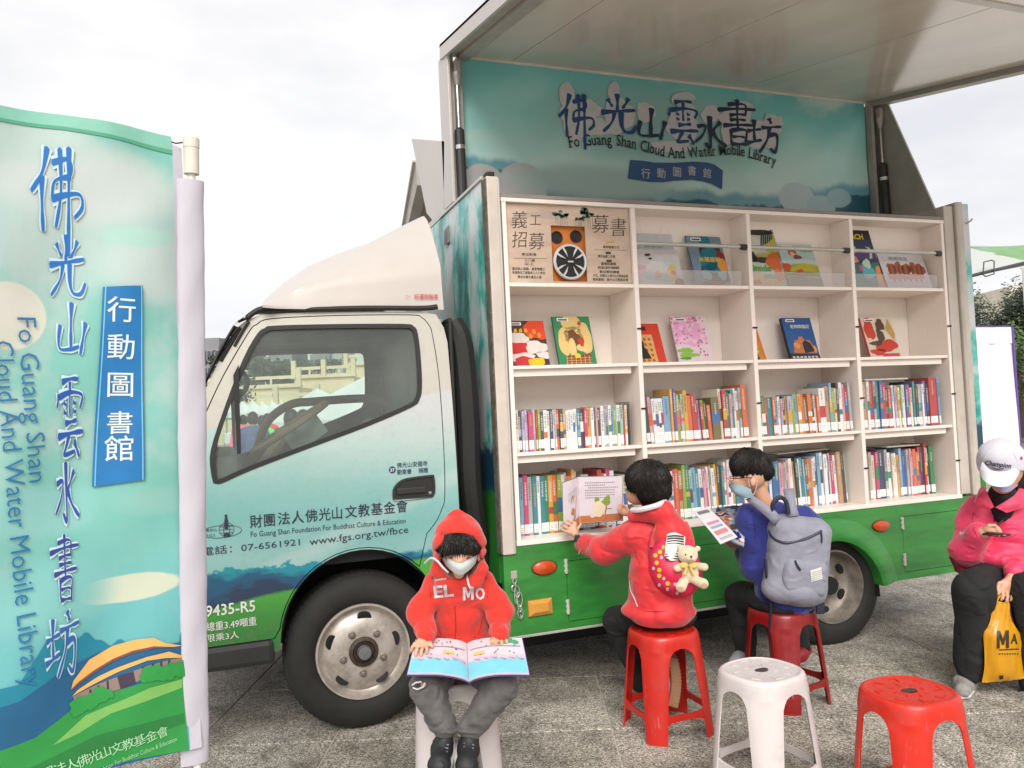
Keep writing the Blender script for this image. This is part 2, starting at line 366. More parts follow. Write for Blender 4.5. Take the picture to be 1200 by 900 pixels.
class SDF:
    def __init__(s, vox): s.p = []; s.vox = vox; s.fold = None
    def _a(s, fn, lo, hi, k, op): s.p.append((fn, np.array(lo, float), np.array(hi, float), k, op)); return s
    def cap(s, a, b, ra, rb=None, k=0.01, op='+'):
        rb = ra if rb is None else rb; a = np.array(a, float); b = np.array(b, float); ab = b - a; L2 = max(ab @ ab, 1e-12); R = max(ra, rb)
        def fn(x, y, z):
            px = x - a[0]; py = y - a[1]; pz = z - a[2]; t = np.clip((px * ab[0] + py * ab[1] + pz * ab[2]) / L2, 0, 1)
            return np.sqrt((px - t * ab[0]) ** 2 + (py - t * ab[1]) ** 2 + (pz - t * ab[2]) ** 2) - (ra + (rb - ra) * t)
        return s._a(fn, np.minimum(a, b) - R, np.maximum(a, b) + R, k, op)
    def chain(s, pts, rs, k=0.01, op='+'):
        for i in range(len(pts) - 1): s.cap(pts[i], pts[i + 1], rs[i], rs[i + 1], k, op)
        return s
    def ell(s, c, r, rot=None, k=0.01, op='+'):
        c = np.array(c, float); r = np.array(r, float); Rm = np.eye(3) if rot is None else np.array(rot, float)   # columns = axes
        def fn(x, y, z):
            q = [(Rm[0, i] * (x - c[0]) + Rm[1, i] * (y - c[1]) + Rm[2, i] * (z - c[2])) for i in range(3)]
            k0 = np.sqrt(sum((q[i] / r[i]) ** 2 for i in range(3))); k1 = np.sqrt(sum((q[i] / r[i] ** 2) ** 2 for i in range(3))) + 1e-9
            return k0 * (k0 - 1) / k1
        R = max(r); e = np.sqrt(((Rm * r) ** 2).sum(1))
        return s._a(fn, c - e, c + e, k, op)
    def box(s, c, h, rot=None, rad=0.01, k=0.01, op='+'):
        c = np.array(c, float); h = np.array(h, float); Rm = np.eye(3) if rot is None else np.array(rot, float)
        def fn(x, y, z):
            q = [np.abs(Rm[0, i] * (x - c[0]) + Rm[1, i] * (y - c[1]) + Rm[2, i] * (z - c[2])) - h[i] + rad for i in range(3)]
            o = np.sqrt(sum(np.maximum(a, 0) ** 2 for a in q)); return o + np.minimum(np.maximum(np.maximum(q[0], q[1]), q[2]), 0) - rad
        e = np.abs(Rm) @ h
        return s._a(fn, c - e, c + e, k, op)
    def mesh(s, fold=0.0, fs=14.0, fst=(1, 1, 1), seed=1, fine=0.0, cut=None):
        vox = s.vox; add = [q for q in s.p if q[4] == '+']
        lo = np.min([q[1] for q in add], 0) - 0.03; hi = np.max([q[2] for q in add], 0) + 0.03
        n = np.ceil((hi - lo) / vox).astype(int) + 1
        ax = [(lo[i] + vox * np.arange(n[i])).astype(np.float32) for i in range(3)]
        Fd = np.full(n, 0.05, np.float32)
        for fn, a, b, k, op in s.p:
            mg = 0.02 + k if op == '+' else 0.02 + k
            i0 = np.clip(np.floor((a - mg - lo) / vox).astype(int), 0, n - 1); i1 = np.clip(np.ceil((b + mg - lo) / vox).astype(int) + 1, 1, n)
            if np.any(i1 <= i0): continue
            sl = tuple(slice(i0[i], i1[i]) for i in range(3))
            x = ax[0][sl[0]][:, None, None]; y = ax[1][sl[1]][None, :, None]; z = ax[2][sl[2]][None, None, :]
            d = fn(x, y, z).astype(np.float32); f0 = Fd[sl]
            if op == '+':
                hh = np.clip(0.5 + 0.5 * (f0 - d) / k, 0, 1); Fd[sl] = f0 + (d - f0) * hh - k * hh * (1 - hh)
            else:
                hh = np.clip(0.5 - 0.5 * (f0 + d) / k, 0, 1); Fd[sl] = f0 + (-d - f0) * hh + k * hh * (1 - hh)
        if fold > 0 or fine > 0:
            near = np.argwhere(np.abs(Fd) < 0.02 + fold)
            X = ax[0][near[:, 0]].astype(float); Y = ax[1][near[:, 1]].astype(float); Z = ax[2][near[:, 2]].astype(float)
            dsp = 0
            if fold > 0:
                w = vnoise(X, Y, Z, fs * 0.6, seed) * 0.06
                a = vnoise(X * fst[0] + w, Y * fst[1] + w, Z * fst[2] + w, fs, seed + 1); a = 1 - 2 * np.abs(a)
                dsp = fold * (a - 0.3)
            if fine > 0: dsp = dsp + fine * vnoise(X, Y, Z, fs * 3.1, seed + 2)
            Fd[near[:, 0], near[:, 1], near[:, 2]] += dsp
        if cut is not None:
            for (pc, pn) in cut:      # keep the side the normal points away from
                d = ((ax[0][:, None, None] - pc[0]) * pn[0] + (ax[1][None, :, None] - pc[1]) * pn[1] + (ax[2][None, None, :] - pc[2]) * pn[2]); Fd = np.maximum(Fd, d.astype(np.float32))
        Fd[0] = Fd[-1] = 0.05; Fd[:, 0] = Fd[:, -1] = 0.05; Fd[:, :, 0] = Fd[:, :, -1] = 0.05
        return s._nets(Fd, lo, vox)
    def _nets(s, Fd, lo, vox):
        ins = Fd < 0; nx, ny, nz = Fd.shape
        c = np.zeros((nx - 1, ny - 1, nz - 1), np.uint8)
        for a in (0, 1):
            for b in (0, 1):
                for d in (0, 1): c += ins[a:nx - 1 + a, b:ny - 1 + b, d:nz - 1 + d]
        cells = np.argwhere((c > 0) & (c < 8)); idx = -np.ones(c.shape, np.int32); idx[cells[:, 0], cells[:, 1], cells[:, 2]] = np.arange(len(cells))
        acc = np.zeros((len(cells), 3)); cnt = np.zeros(len(cells))
        cor = [(a, b, d) for a in (0, 1) for b in (0, 1) for d in (0, 1)]
        for p in cor:
            for axs in range(3):
                if p[axs]: continue
                q = list(p); q[axs] = 1
                fa = Fd[cells[:, 0] + p[0], cells[:, 1] + p[1], cells[:, 2] + p[2]].astype(float); fb = Fd[cells[:, 0] + q[0], cells[:, 1] + q[1], cells[:, 2] + q[2]].astype(float)
                mk = (fa < 0) != (fb < 0); t = np.where(mk, fa / np.where(mk, fa - fb, 1), 0)
                pos = np.tile(np.array(p, float), (len(cells), 1)); pos[:, axs] += t
                acc[mk] += pos[mk]; cnt[mk] += 1
        V = lo + (cells + acc / cnt[:, None]) * vox
        Q = []
        for axs in range(3):
            sl0 = [slice(None)] * 3; sl1 = [slice(None)] * 3; sl0[axs] = slice(0, -1); sl1[axs] = slice(1, None)
            ch = ins[tuple(sl0)] != ins[tuple(sl1)]; E_ = np.argwhere(ch); o1, o2 = [(1, 2), (2, 0), (0, 1)][axs]
            E_ = E_[(E_[:, o1] > 0) & (E_[:, o2] > 0)]
            E_ = E_[(E_[:, 0] < nx - 1 + (0)) & (E_[:, 1] < ny - 1 + 0) & (E_[:, 2] < nz - 1)]
            up = ins[E_[:, 0], E_[:, 1], E_[:, 2]]
            def g(da, db):
                r = E_.copy(); r[:, o1] -= da; r[:, o2] -= db; return idx[r[:, 0], r[:, 1], r[:, 2]]
            q = np.stack([g(0, 0), g(1, 0), g(1, 1), g(0, 1)], 1); q[~up] = q[~up][:, ::-1]; Q.append(q)
        Q = np.concatenate(Q); Q = Q[(Q >= 0).all(1)]
        me = bpy.data.meshes.new('solid')
        me.vertices.add(len(V)); me.vertices.foreach_set('co', V.astype(np.float32).ravel())
        me.loops.add(len(Q) * 4); me.loops.foreach_set('vertex_index', Q.astype(np.int32).ravel())
        me.polygons.add(len(Q)); me.polygons.foreach_set('loop_start', np.arange(0, len(Q) * 4, 4, dtype=np.int32))
        me.polygons.foreach_set('loop_total', np.full(len(Q), 4, np.int32)) if False else None
        me.update(calc_edges=True); me.validate(); me.shade_smooth()
        return me
# ================================================================== SETTING
# ---- paving: square-ish aggregate slabs with pale joints
PA = math.radians(-20.5); PU = Vector((math.cos(PA), math.sin(PA), 0)); PV = Vector((-math.sin(PA), math.cos(PA), 0))
def paving_mat(name, joint=False):
    t = NT(name)
    if joint:
        t.base(t.ramp(t.noise(40, 4), [(0.3, (0.32, 0.29, 0.25)), (0.7, (0.62, 0.58, 0.51))])); t.set(Roughness=0.95); return t.m
    v = t.coord()
    oi = t.n('ShaderNodeObjectInfo')
    vo = t.n('ShaderNodeTexVoronoi'); vo.inputs['Scale'].default_value = 190; t.l(v, vo.inputs['Vector'])
    sp = t.xyz(vo.outputs['Color'])[0]
    c = t.ramp(sp, [(0.0, (0.06, 0.052, 0.042)), (0.15, (0.20, 0.18, 0.15)), (0.5, (0.37, 0.34, 0.295)), (0.78, (0.55, 0.51, 0.45)), (1.0, (0.85, 0.81, 0.74))])
    big = t.ramp(t.noise(1.7, 6, 0.65), [(0.25, 0.66), (0.75, 1.1)])
    c = t.mix(1.0, c, big, 'MULTIPLY')
    st = t.ramp(t.noise(5.0, 6, 0.7), [(0.36, (0.45, 0.44, 0.42)), (0.5, (1, 1, 1))]); c = t.mix(0.7, c, st, 'MULTIPLY'); w_ = t.ramp(t.noise(.9, 5, .7, vec=t.n('ShaderNodeNewGeometry').outputs['Position']), [(.42, (.62, .60, .56)), (.56, (1, 1, 1))]); c = t.mix(.75, c, w_, 'MULTIPLY')
    rnd = t.ramp(oi.outputs['Random'], [(0, (0.9, 0.89, 0.87)), (1, (1.06, 1.05, 1.03))]); c = t.mix(1.0, c, rnd, 'MULTIPLY')
    t.base(c); t.set(Roughness=0.8)
    t.bump(vo.outputs['Distance'], 0.35, 0.003)
    return t.m
M_PAVE = paving_mat('paving_slab'); M_JOINT = paving_mat('paving_joint', True)
g = MB(); g.add([(-900, -300, -0.005), (900, -300, -0.005), (900, 1500, -0.005), (-900, 1500, -0.005)], [(0, 1, 2, 3)])
ground = tag(obj('ground', g, M_JOINT), kind='structure')
DU, DV, G = 0.655, 0.74, 0.003
def slab_mesh(i):
    bm = bmesh.new(); bmesh.ops.create_cube(bm, size=1)
    for v in bm.verts: v.co = Vector((v.co.x * (DU - 2 * G), v.co.y * (DV - 2 * G), (v.co.z - 0.5) * 0.03))
    bmesh.ops.bevel(bm, geom=[e for e in bm.edges if all(abs(v.co.z) < 1e-6 for v in e.verts)], offset=0.003, segments=1, affect='EDGES')
    me = bpy.data.meshes.new('slab'); bm.to_mesh(me); bm.free(); me.materials.append(M_PAVE); return me
sm = [slab_mesh(i) for i in range(2)]
cells = []
rs = random.Random(3)
for j in range(-5, 34):
    for i in range(-8, 40):
        c = PU * (0.41 + 0.655 / 2 + DU * i) + PV * (-0.33 + 0.37 + DV * j)
        d = (Vector((CAM[0], CAM[1], 0)) - c); vx = c.x - CAM[0]; vy = c.y - CAM[1]
        dep = vx * _F[0] + vy * _F[1]; lat = vx * _R[0] + vy * _R[1]
        if dep < 1.2 or abs(lat) > dep * 0.74 + 1.2: continue
        cells.append((d.length, i, j, c))
cells.sort(key=lambda q: q[0])
far = MB()
for k, (dd, i, j, c) in enumerate(cells):
    dz = rs.uniform(-0.001, 0.001); tilt = (rs.uniform(-1, 1) * 0.0012, rs.uniform(-1, 1) * 0.0012)
    if k < 290:
        o = bpy.data.objects.new('paving_slab', sm[k % 2]); COL.objects.link(o); o.parent = ground
        o.location = (c.x, c.y, dz); o.rotation_euler = (tilt[0], tilt[1], PA + (math.pi if rs.random() < 0.5 else 0))
    elif dd < 26:
        Mx = Matrix.Translation((c.x, c.y, dz)) @ Matrix.Rotation(PA, 4, 'Z')
        far.box(-DU / 2 + G, DU / 2 - G, -DV / 2 + G, DV / 2 - G, -0.03, 0, Mx)
tag(obj('paving_slabs', far, M_PAVE, ground), kind='stuff')
g2 = MB(); g2.add([(-900, 26, -0.004), (900, 26, -0.004), (900, 1500, -0.004), (-900, 1500, -0.004)], [(0, 1, 2, 3)])
tag(obj('pavement', g2, mat('far_pavement', (0.30, 0.29, 0.27), 0.9, vs=2.0)), kind='structure')

# ---- far buildings and terraces seen left of and through the cab
M_CONC = mat('pale_facade', (0.40, 0.39, 0.37), 0.8, vs=0.3); M_CONC2 = mat('grey_facade', (0.20, 0.20, 0.21), 0.8, vs=0.3)
M_WIN = mat('far_window_glass', (0.05, 0.06, 0.08), 0.2, var=0.3, vs=0.6)
def facade(name, label, x0, x1, ytop, ybase_z, D, m, nx, nz, depth=14, group=None, cat='building', pal=None):
    A = at(x0, ytop, D); B = at(x1, ytop, D); w = float(np.linalg.norm((B - A)[:2])); h = float(A[2]); 
    ex = (B - A) / np.linalg.norm(B - A); ex[2] = 0; ex /= np.linalg.norm(ex); ey = np.array([-ex[1], ex[0], 0]); 
    t = empty(name, (float(A[0]), float(A[1]), 0)); tag(t, label, cat, group)
    M = frame((A[0], A[1], 0), ex, ey, (0, 0, 1))
    obj('wall', MB().box(0, w, 0, depth, -0.5, h, M), m, t)
    obj('parapet', MB().box(w * 0.06, w * 0.94, 1, depth - 1, h, h + 1.6, M), m, t)
    fw = w / nx; fh = 3.2; n = min(nz, int((h - 1) / fh)); wm = None
    for i in range(nx):
        for j in range(n):
            z1 = h - 1.0 - j * fh; x = i * fw
            if wm is None:
                wm = MB().box(0, fw * 0.62, -0.12, 0.1, -1.7, 0).mesh(); wm.materials.append(M_WIN)
            o = bpy.data.objects.new('window', wm); COL.objects.link(o); o.parent = t
            o.location = (ex * (x + fw * 0.19))[:].tolist()[:2] + [z1]; o.rotation_euler = (0, 0, math.atan2(ex[1], ex[0]))
    return t
facade('apartment_building', 'grey concrete apartment tower left of the truck cab, its upper floors showing', 233, 256, 406, 0, 150, M_CONC2, 5, 7)
facade('apartment_building', 'lower dark grey apartment block touching the windscreen pillar of the truck', 255.5, 285, 405, 0, 165, mat('dark_facade', (0.13, 0.13, 0.14), 0.8, vs=0.3), 6, 7)
facade('apartment_building', 'short grey tower seen through the cab window beside its steering side mirror bracket', 311, 342, 418, 0, 150, M_CONC2, 6, 7)
facade('apartment_building', 'grey tower with paired window bays above the terrace, seen in mid cab window', 363, 386, 415.5, 0, 150, M_CONC2, 5, 7)
facade('apartment_building', 'narrow pale tower right of the grey tower, seen through the cab window', 388.5, 401, 415, 0, 152, M_CONC, 3, 7)
M_TERR = mat('terrace_wall', (0.62, 0.52, 0.38), 0.85, vs=0.6, var=0.1)
def terrace(label, x0, x1, yt, D, rail=True, deep=10):
    A = at(x0, yt, D); B = at(x1, yt, D); h = float((A[2] + B[2]) / 2); ex = B - A; ex[2] = 0; w = float(np.linalg.norm(ex)); ex /= w; ey = np.array([-ex[1], ex[0], 0])
    t = empty('terrace_wall', (float(A[0]), float(A[1]), 0)); tag(t, label, 'wall'); M = frame((A[0], A[1], 0), ex, ey, (0, 0, 1))
    obj('retaining_wall', MB().box(0, w, 0, deep, -0.5, h - 1.1, M), M_TERR, t)
    obj('ledge', MB().box(-0.2, w + 0.2, -0.25, 0.4, h - 1.1, h - 0.95, M), M_TERR, t)
    n = max(2, int(w / 3.0)); mcol = MB().box(-0.18, 0.18, -0.18, 0.18, 0, 1.35).mesh(); mcol.materials.append(M_TERR)
    ma = MB().box(0, w / n - 0.5, -0.06, 0.06, 0.55, 0.8).box(0, w / n - 0.5, -0.05, 0.05, 0, 0.16).box(w / n * 0.4, w / n * 0.4 + 0.15, -0.05, 0.05, 0.16, 0.55).mesh(); ma.materials.append(M_TERR)
    for i in range(n + 1):
        o = bpy.data.objects.new('baluster_post', mcol); COL.objects.link(o); o.parent = t; o.location = (float(ex[0] * w / n * i), float(ex[1] * w / n * i), h - 0.95); o.rotation_euler = (0, 0, math.atan2(ex[1], ex[0]))
        if i < n:
            o = bpy.data.objects.new('balustrade', ma); COL.objects.link(o); o.parent = t; p = ex * (w / n * i + 0.25); o.location = (float(p[0]), float(p[1]), h - 0.95); o.rotation_euler = (0, 0, math.atan2(ex[1], ex[0]))
    return t
terrace('lower pale stone terrace with balustrade, left part seen through the cab window', 225, 350, 440, 62)
terrace('upper pale stone terrace with a row of balustrade posts under the grey towers', 344, 414, 427, 66)
terrace('tallest stone terrace block at the right edge of the cab window view', 405, 500, 412, 70)
terrace('low pale ledge terrace running behind the row of small peaked tents', 225, 470, 458, 58)
def leaf_crown(mb, c, r, n, seed, size=0.35):
    rr = random.Random(seed)
    # leaf clumps: many small faces gathered round branch ends
    cl = [Vector((rr.gauss(0, .5), rr.gauss(0, .5), rr.gauss(0, .45))) for _ in range(14)]
    for _ in range(n):
        q = rr.choice(cl); p = Vector((q.x * r[0] + rr.gauss(0, .2) * r[0], q.y * r[1] + rr.gauss(0, .2) * r[1], q.z * r[2] + rr.gauss(0, .16) * r[2])) + Vector(c)
        a = Vector((rr.uniform(-1, 1), rr.uniform(-1, 1), rr.uniform(-1, 1))).normalized(); b = a.orthogonal().normalized(); s = size * rr.uniform(.5, 1.2)
        mb.add([p - a * s * .5, p + b * s * .28, p + a * s * .5, p - b * s * .28], [(0, 1, 2, 3)])
def leaf_mat(name, c):
    t = NT(name); t.base(t.ramp(t.noise(1.2, 5, .7), [(0.3, tuple(x * .5 for x in c)), (0.7, tuple(x * 1.5 for x in c))])); t.set(Roughness=0.7); return t.m
M_LEAF = leaf_mat('dark_leaves', (0.030, 0.045, 0.022)); M_LEAF2 = leaf_mat('green_leaves', (0.07, 0.12, 0.03)); M_BARK = mat('bark', (0.09, 0.07, 0.05), 0.9, bump=.5, bs=20)
def tree(label, x, y, D, r, n, seed, group=None, m=None, zc=None, size=.35):
    C = at(x, y, D); t = empty('tree', (float(C[0]), float(C[1]), 0)); tag(t, label, 'tree', group)
    b = MB(); z = float(C[2]); rr = random.Random(seed)
    b.tube([(C[0], C[1], 0), (C[0] + .1, C[1], z * .45), (C[0] - .1, C[1] + .1, z)], [r[2] * .09, r[2] * .065, r[2] * .03], 8)
    for k in range(7):
        a = rr.uniform(0, 6.28); z0 = z * rr.uniform(.4, .85); b.tube([(C[0], C[1], z0), (C[0] + math.cos(a) * r[0] * .4, C[1] + math.sin(a) * r[1] * .4, z0 + r[2] * .35), (C[0] + math.cos(a) * r[0] * .8, C[1] + math.sin(a) * r[1] * .8, z0 + r[2] * .5)], [r[2] * .04, r[2] * .025, .01], 5)
    obj('trunk', b, M_BARK, t); c = MB(); leaf_crown(c, C, r, n, seed, size); obj('crown', c, m or M_LEAF, t); return t
tree('dark evergreen tree behind the terrace, seen through the cab window', 325, 438, 75, (5.5, 3, 1.5), 2600, 21, size=.5)
tree('dark tree between the flag sleeve and the windscreen pillar', 244, 462, 50, (2.4, 2, 1.3), 2600, 22, size=.3)
for k, (x, y, lb) in enumerate([(1136, 398, 'dark evergreen tree rising just right of the teal rear edge of the truck'), (1158, 402, 'dark evergreen tree directly above the white canopy tent'), (1183, 398, 'dark evergreen tree at the right edge of the photo under the pale tower'), (1212, 396, 'dark evergreen tree mostly beyond the right edge of the photo')]):
    tree(lb, x, y, 30, (1.5, 1.4, 2.1 if k else 1.8), 7000, 30 + k, 'dark evergreen trees behind the white tent', size=.15)
tree('tall conical green shrub right of the white canopy tent', 1192, 440, 24, (.6, .6, 1.7), 1400, 40, m=M_LEAF2, size=.16)
facade('apartment_building', 'cream tower top rising above the dark trees at the right', 1186, 1215, 347, 0, 120, mat('cream_facade', (0.6, 0.55, 0.45), 0.8, vs=.3), 4, 3)
# hedge and flower bed behind the tent
h = MB(); A = onZ(1150, 520, 0)
for k, (y, z0, z1, m, nm, lb, cat) in enumerate([(17.5, 0, 1.15, M_LEAF2, 'hedge', 'clipped green hedge beside the white canopy tent at the right edge', 'hedge'), (20.5, 0, 1.9, mat('flower_bed', (0.20, 0.07, 0.035), .8, var=.6, vs=8), 'flower_bed', 'low reddish planted bed behind the green hedge at the right edge', 'flower bed')]):
    hb = MB(); rr = random.Random(k); X0 = float(onY(1150, 480, y)[0]); X1 = float(onY(1290, 480, y)[0])
    for _ in range(5200):
        p = Vector((rr.uniform(X0, X1), y + rr.uniform(-.7, .7), z0 + (z1 - z0) * rr.random() ** .55)); a = Vector((rr.uniform(-1, 1), rr.uniform(-1, 1), rr.uniform(-1, 1))).normalized(); b = a.orthogonal().normalized(); s = .16
        hb.add([p - a * s * .5, p + b * s * .3, p + a * s * .5, p - b * s * .3], [(0, 1, 2, 3)])
    t = empty(nm, ((X0 + X1) / 2, y, 0)); tag(t, lb, cat); obj('foliage', hb, m, t); obj('stems', MB().box(X0, X1, y - .5, y + .5, 0, z1 * .75), M_LEAF, t)
lw = MB(); X0 = float(onY(1145, 520, 13)[0]); lw.add([(X0, 10, 0.006), (X0 + 30, 10, 0.006), (X0 + 34, 40, 0.006), (X0 + 3, 40, 0.006)], [(0, 1, 2, 3)])
tag(obj('lawn', lw, mat('lawn_green', (0.10, 0.16, 0.03), .9, var=.4, vs=4)), kind='structure')

# ---- canopy tents
M_TENT = mat('tent_fabric', (0.66, 0.66, 0.67), 0.55, var=0.04, vs=2, bump=.6, bs=3.0, bd=.04)
M_PURPLE = mat('purple_tape', (0.10, 0.06, 0.25), 0.6); M_ALU = mat('aluminium', (0.55, 0.55, 0.55), 0.35, .8)
def tent(label, c, w, d, he, hp, rz=0, walls=(), group=None, edge=None):
    t = empty('canopy_tent', (c[0], c[1], 0)); tag(t, label, 'tent', group)
    M = Matrix.Translation((c[0], c[1], 0)) @ Matrix.Rotation(rz, 4, 'Z')
    roof = MB(); n = 8
    cor = [(-w / 2, -d / 2), (w / 2, -d / 2), (w / 2, d / 2), (-w / 2, d / 2)]
    for k in range(4):
        a, b = cor[k], cor[(k + 1) % 4]; P = []
        for i in range(n + 1):
            u = i / n; row = []
            for j in range(9):
                v = j / 8; x = (a[0] * (1 - v) + b[0] * v) * (1 - u); y = (a[1] * (1 - v) + b[1] * v) * (1 - u)
                sag = -0.10 * math.sin(math.pi * v) * (1 - u) * (0.3 + u)
                row.append((x, y, he + (hp - he) * (u ** 1.25) + sag))
            P.append(row)
        roof.grid(P, M)
    obj('canopy', roof, M_TENT, t, smooth=40)
    for k in range(4):
        a, b = cor[k], cor[(k + 1) % 4]; P = [[(a[0] * (1 - v / 12) + b[0] * v / 12 + 0, a[1] * (1 - v / 12) + b[1] * v / 12, z + (0.012 * math.sin(v * 3.1 + k))) for v in range(13)] for z in (he, he - .14, he - .29)]
        obj('valance', MB().grid(P, M), M_TENT, t)
        if edge:
            obj('edge_tape', MB().tube([M @ Vector((a[0], a[1], he + .01)), M @ Vector((b[0], b[1], he + .01))], .012, 6), edge, t)
    for k, (x, y) in enumerate(cor):
        obj('leg', MB().box(x - .02, x + .02, y - .02, y + .02, 0, he, M), edge or M_ALU, t)
    for k in walls:
        a, b = cor[k], cor[(k + 1) % 4]
        P = [[(a[0] * (1 - v / 40) + b[0] * v / 40 + .012 * math.sin(v * 1.3) * math.sin(z * 2 + 1), a[1] * (1 - v / 40) + b[1] * v / 40 + .02 * math.sin(v * .9 + z * 1.3), z) for v in range(41)] for z in np.linspace(.03, he - .29, 24)]
        obj('side_curtain', MB().grid(P, M), M_TENT, t, smooth=60)
    return t
_c = onY(1187, 400, 6.3); _zr = float(onY(1187, 383, 6.3)[2])
tent('white canopy tent with purple edges and closed side curtains, right of the truck rear', (float(_c[0]) - 1.5, 7.8), 3.0, 3.0, _zr, _zr + .12, 0, (0, 1, 3), edge=M_PURPLE)
for (x, y, D, w, lb) in [(372, 455, 24, 4.2, 'white peaked canopy tent in the middle of the cab window view'), (440, 434, 21, 4.6, 'largest white peaked canopy tent at the right of the cab window view')]:
    C = at(x, y, D); zt = float(C[2]); tent(lb, (float(C[0]), float(C[1])), w, w, zt - 1.25, zt, .35, (), 'white peaked tents seen through the cab')
for k in range(6):
    C = at(272 + k * 11.5, 469 + (k % 2), 46); tent(('leftmost', 'second', 'third', 'fourth', 'fifth', 'rightmost')[k] + ' small white peaked tent in the distant row seen through the cab window', (float(C[0]), float(C[1])), .62 * 2, 2.4, float(C[2]) - .75, float(C[2]), .25, (), 'row of small distant peaked tents')
# teal flag far behind the cab
C = at(436, 452, 13.5); t = empty('feather_flag', (float(C[0]), float(C[1]), 0)); tag(t, 'small teal promotional flag far behind the cab window, beside the big tent', 'flag')
e = _R[:] / np.linalg.norm(_R[:2]); P = [[tuple(at(431 + 14 * u / 6 + 3 * v / 5, 452 + 30 * v / 5, 13.5) + np.array([0, .02 * math.sin(u), 0])) for u in range(7)] for v in range(6)]
obj('cloth', MB().grid(P), mat('teal_cloth', srgb(60, 170, 175), .7), t); obj('pole', MB().tube([(P[0][6][0], P[0][6][1], 0), P[0][6]], .015, 6), M_ALU, t)

# ---- the second truck's raised side wing at the right edge
A = onY(1130, 289, 7.0); t = empty('raised_truck_wing', (float(A[0]), 7.0, 0)); tag(t, 'raised white and green side wing of another truck above the white tent', 'truck wing')
M_GRN = None
def q(x, y, Y): return onY(x, y, Y)
X1 = 4.2 + 5
p0, p1, p2, p3 = q(1131, 291, 7.4), q(1290, 293, 7.4), q(1300, 282, 6.2), q(1133, 323, 6.2)
up = Vector((0, 0, .03))
def slab4(ps, th=.03):
    n = (Vector(ps[1]) - Vector(ps[0])).cross(Vector(ps[3]) - Vector(ps[0])).normalized() * th; m = MB(); m.add([Vector(a) for a in ps] + [Vector(a) + n for a in ps], [(0, 1, 2, 3), (7, 6, 5, 4), (0, 4, 5, 1), (1, 5, 6, 2), (2, 6, 7, 3), (3, 7, 4, 0)]); return m
tt = NT('wing_paint'); x_, y_, z_ = tt.xyz(); nz = tt.noise(2.5, 4)
edge = tt.math('ADD', x_, tt.math('MULTIPLY', nz, .5)); Xg = float(q(1168, 300, 6.8)[0]) + .25
tt.base(tt.mix(tt.step(edge, Xg - .02, Xg + .04), (0.42, 0.44, 0.41), tt.ramp(tt.noise(3, 4), [(0.3, (0.16, 0.30, 0.20)), (0.6, (0.12, 0.26, 0.05))]))); tt.set(Roughness=.4)
obj('wing_panel', slab4([p0, p1, p2, p3]), tt.m, t)
obj('hinge_bar', MB().tube([q(1130, 290, 7.4), q(1290, 292, 7.4)], .035, 8), M_ALU, t)
obj('hinge_bar', MB().tube([q(1130, 297, 7.38), q(1290, 299, 7.38)], .022, 8), M_ALU, t)
obj('bottom_rail', MB().tube([q(1131, 325, 6.18), q(1300, 284, 6.18)], .03, 8), mat('dark_metal', (0.07, 0.07, 0.07), .5, .5), t)
obj('stay', MB().tube([q(1134, 292, 7.3), q(1132, 310, 7.0)], .03, 6), mat('dark_metal', (0.07, 0.07, 0.07)), t)
obj('handle_loop', MB().tube([q(*k, 6.14) for k in ((1153, 307), (1152, 322), (1155, 324), (1165, 321), (1165, 306), (1162, 305))], .012, 6, closed=True), mat('dark_metal', (0.07, 0.07, 0.07)), t)
obj('truck_box', MB().box(float(p1[0]) + .3, float(p1[0]) + 5, 7.4, 9.4, .9, float(p1[2]) + .02, bev=.03), mat('wing_white', (.6, .6, .58)), t)
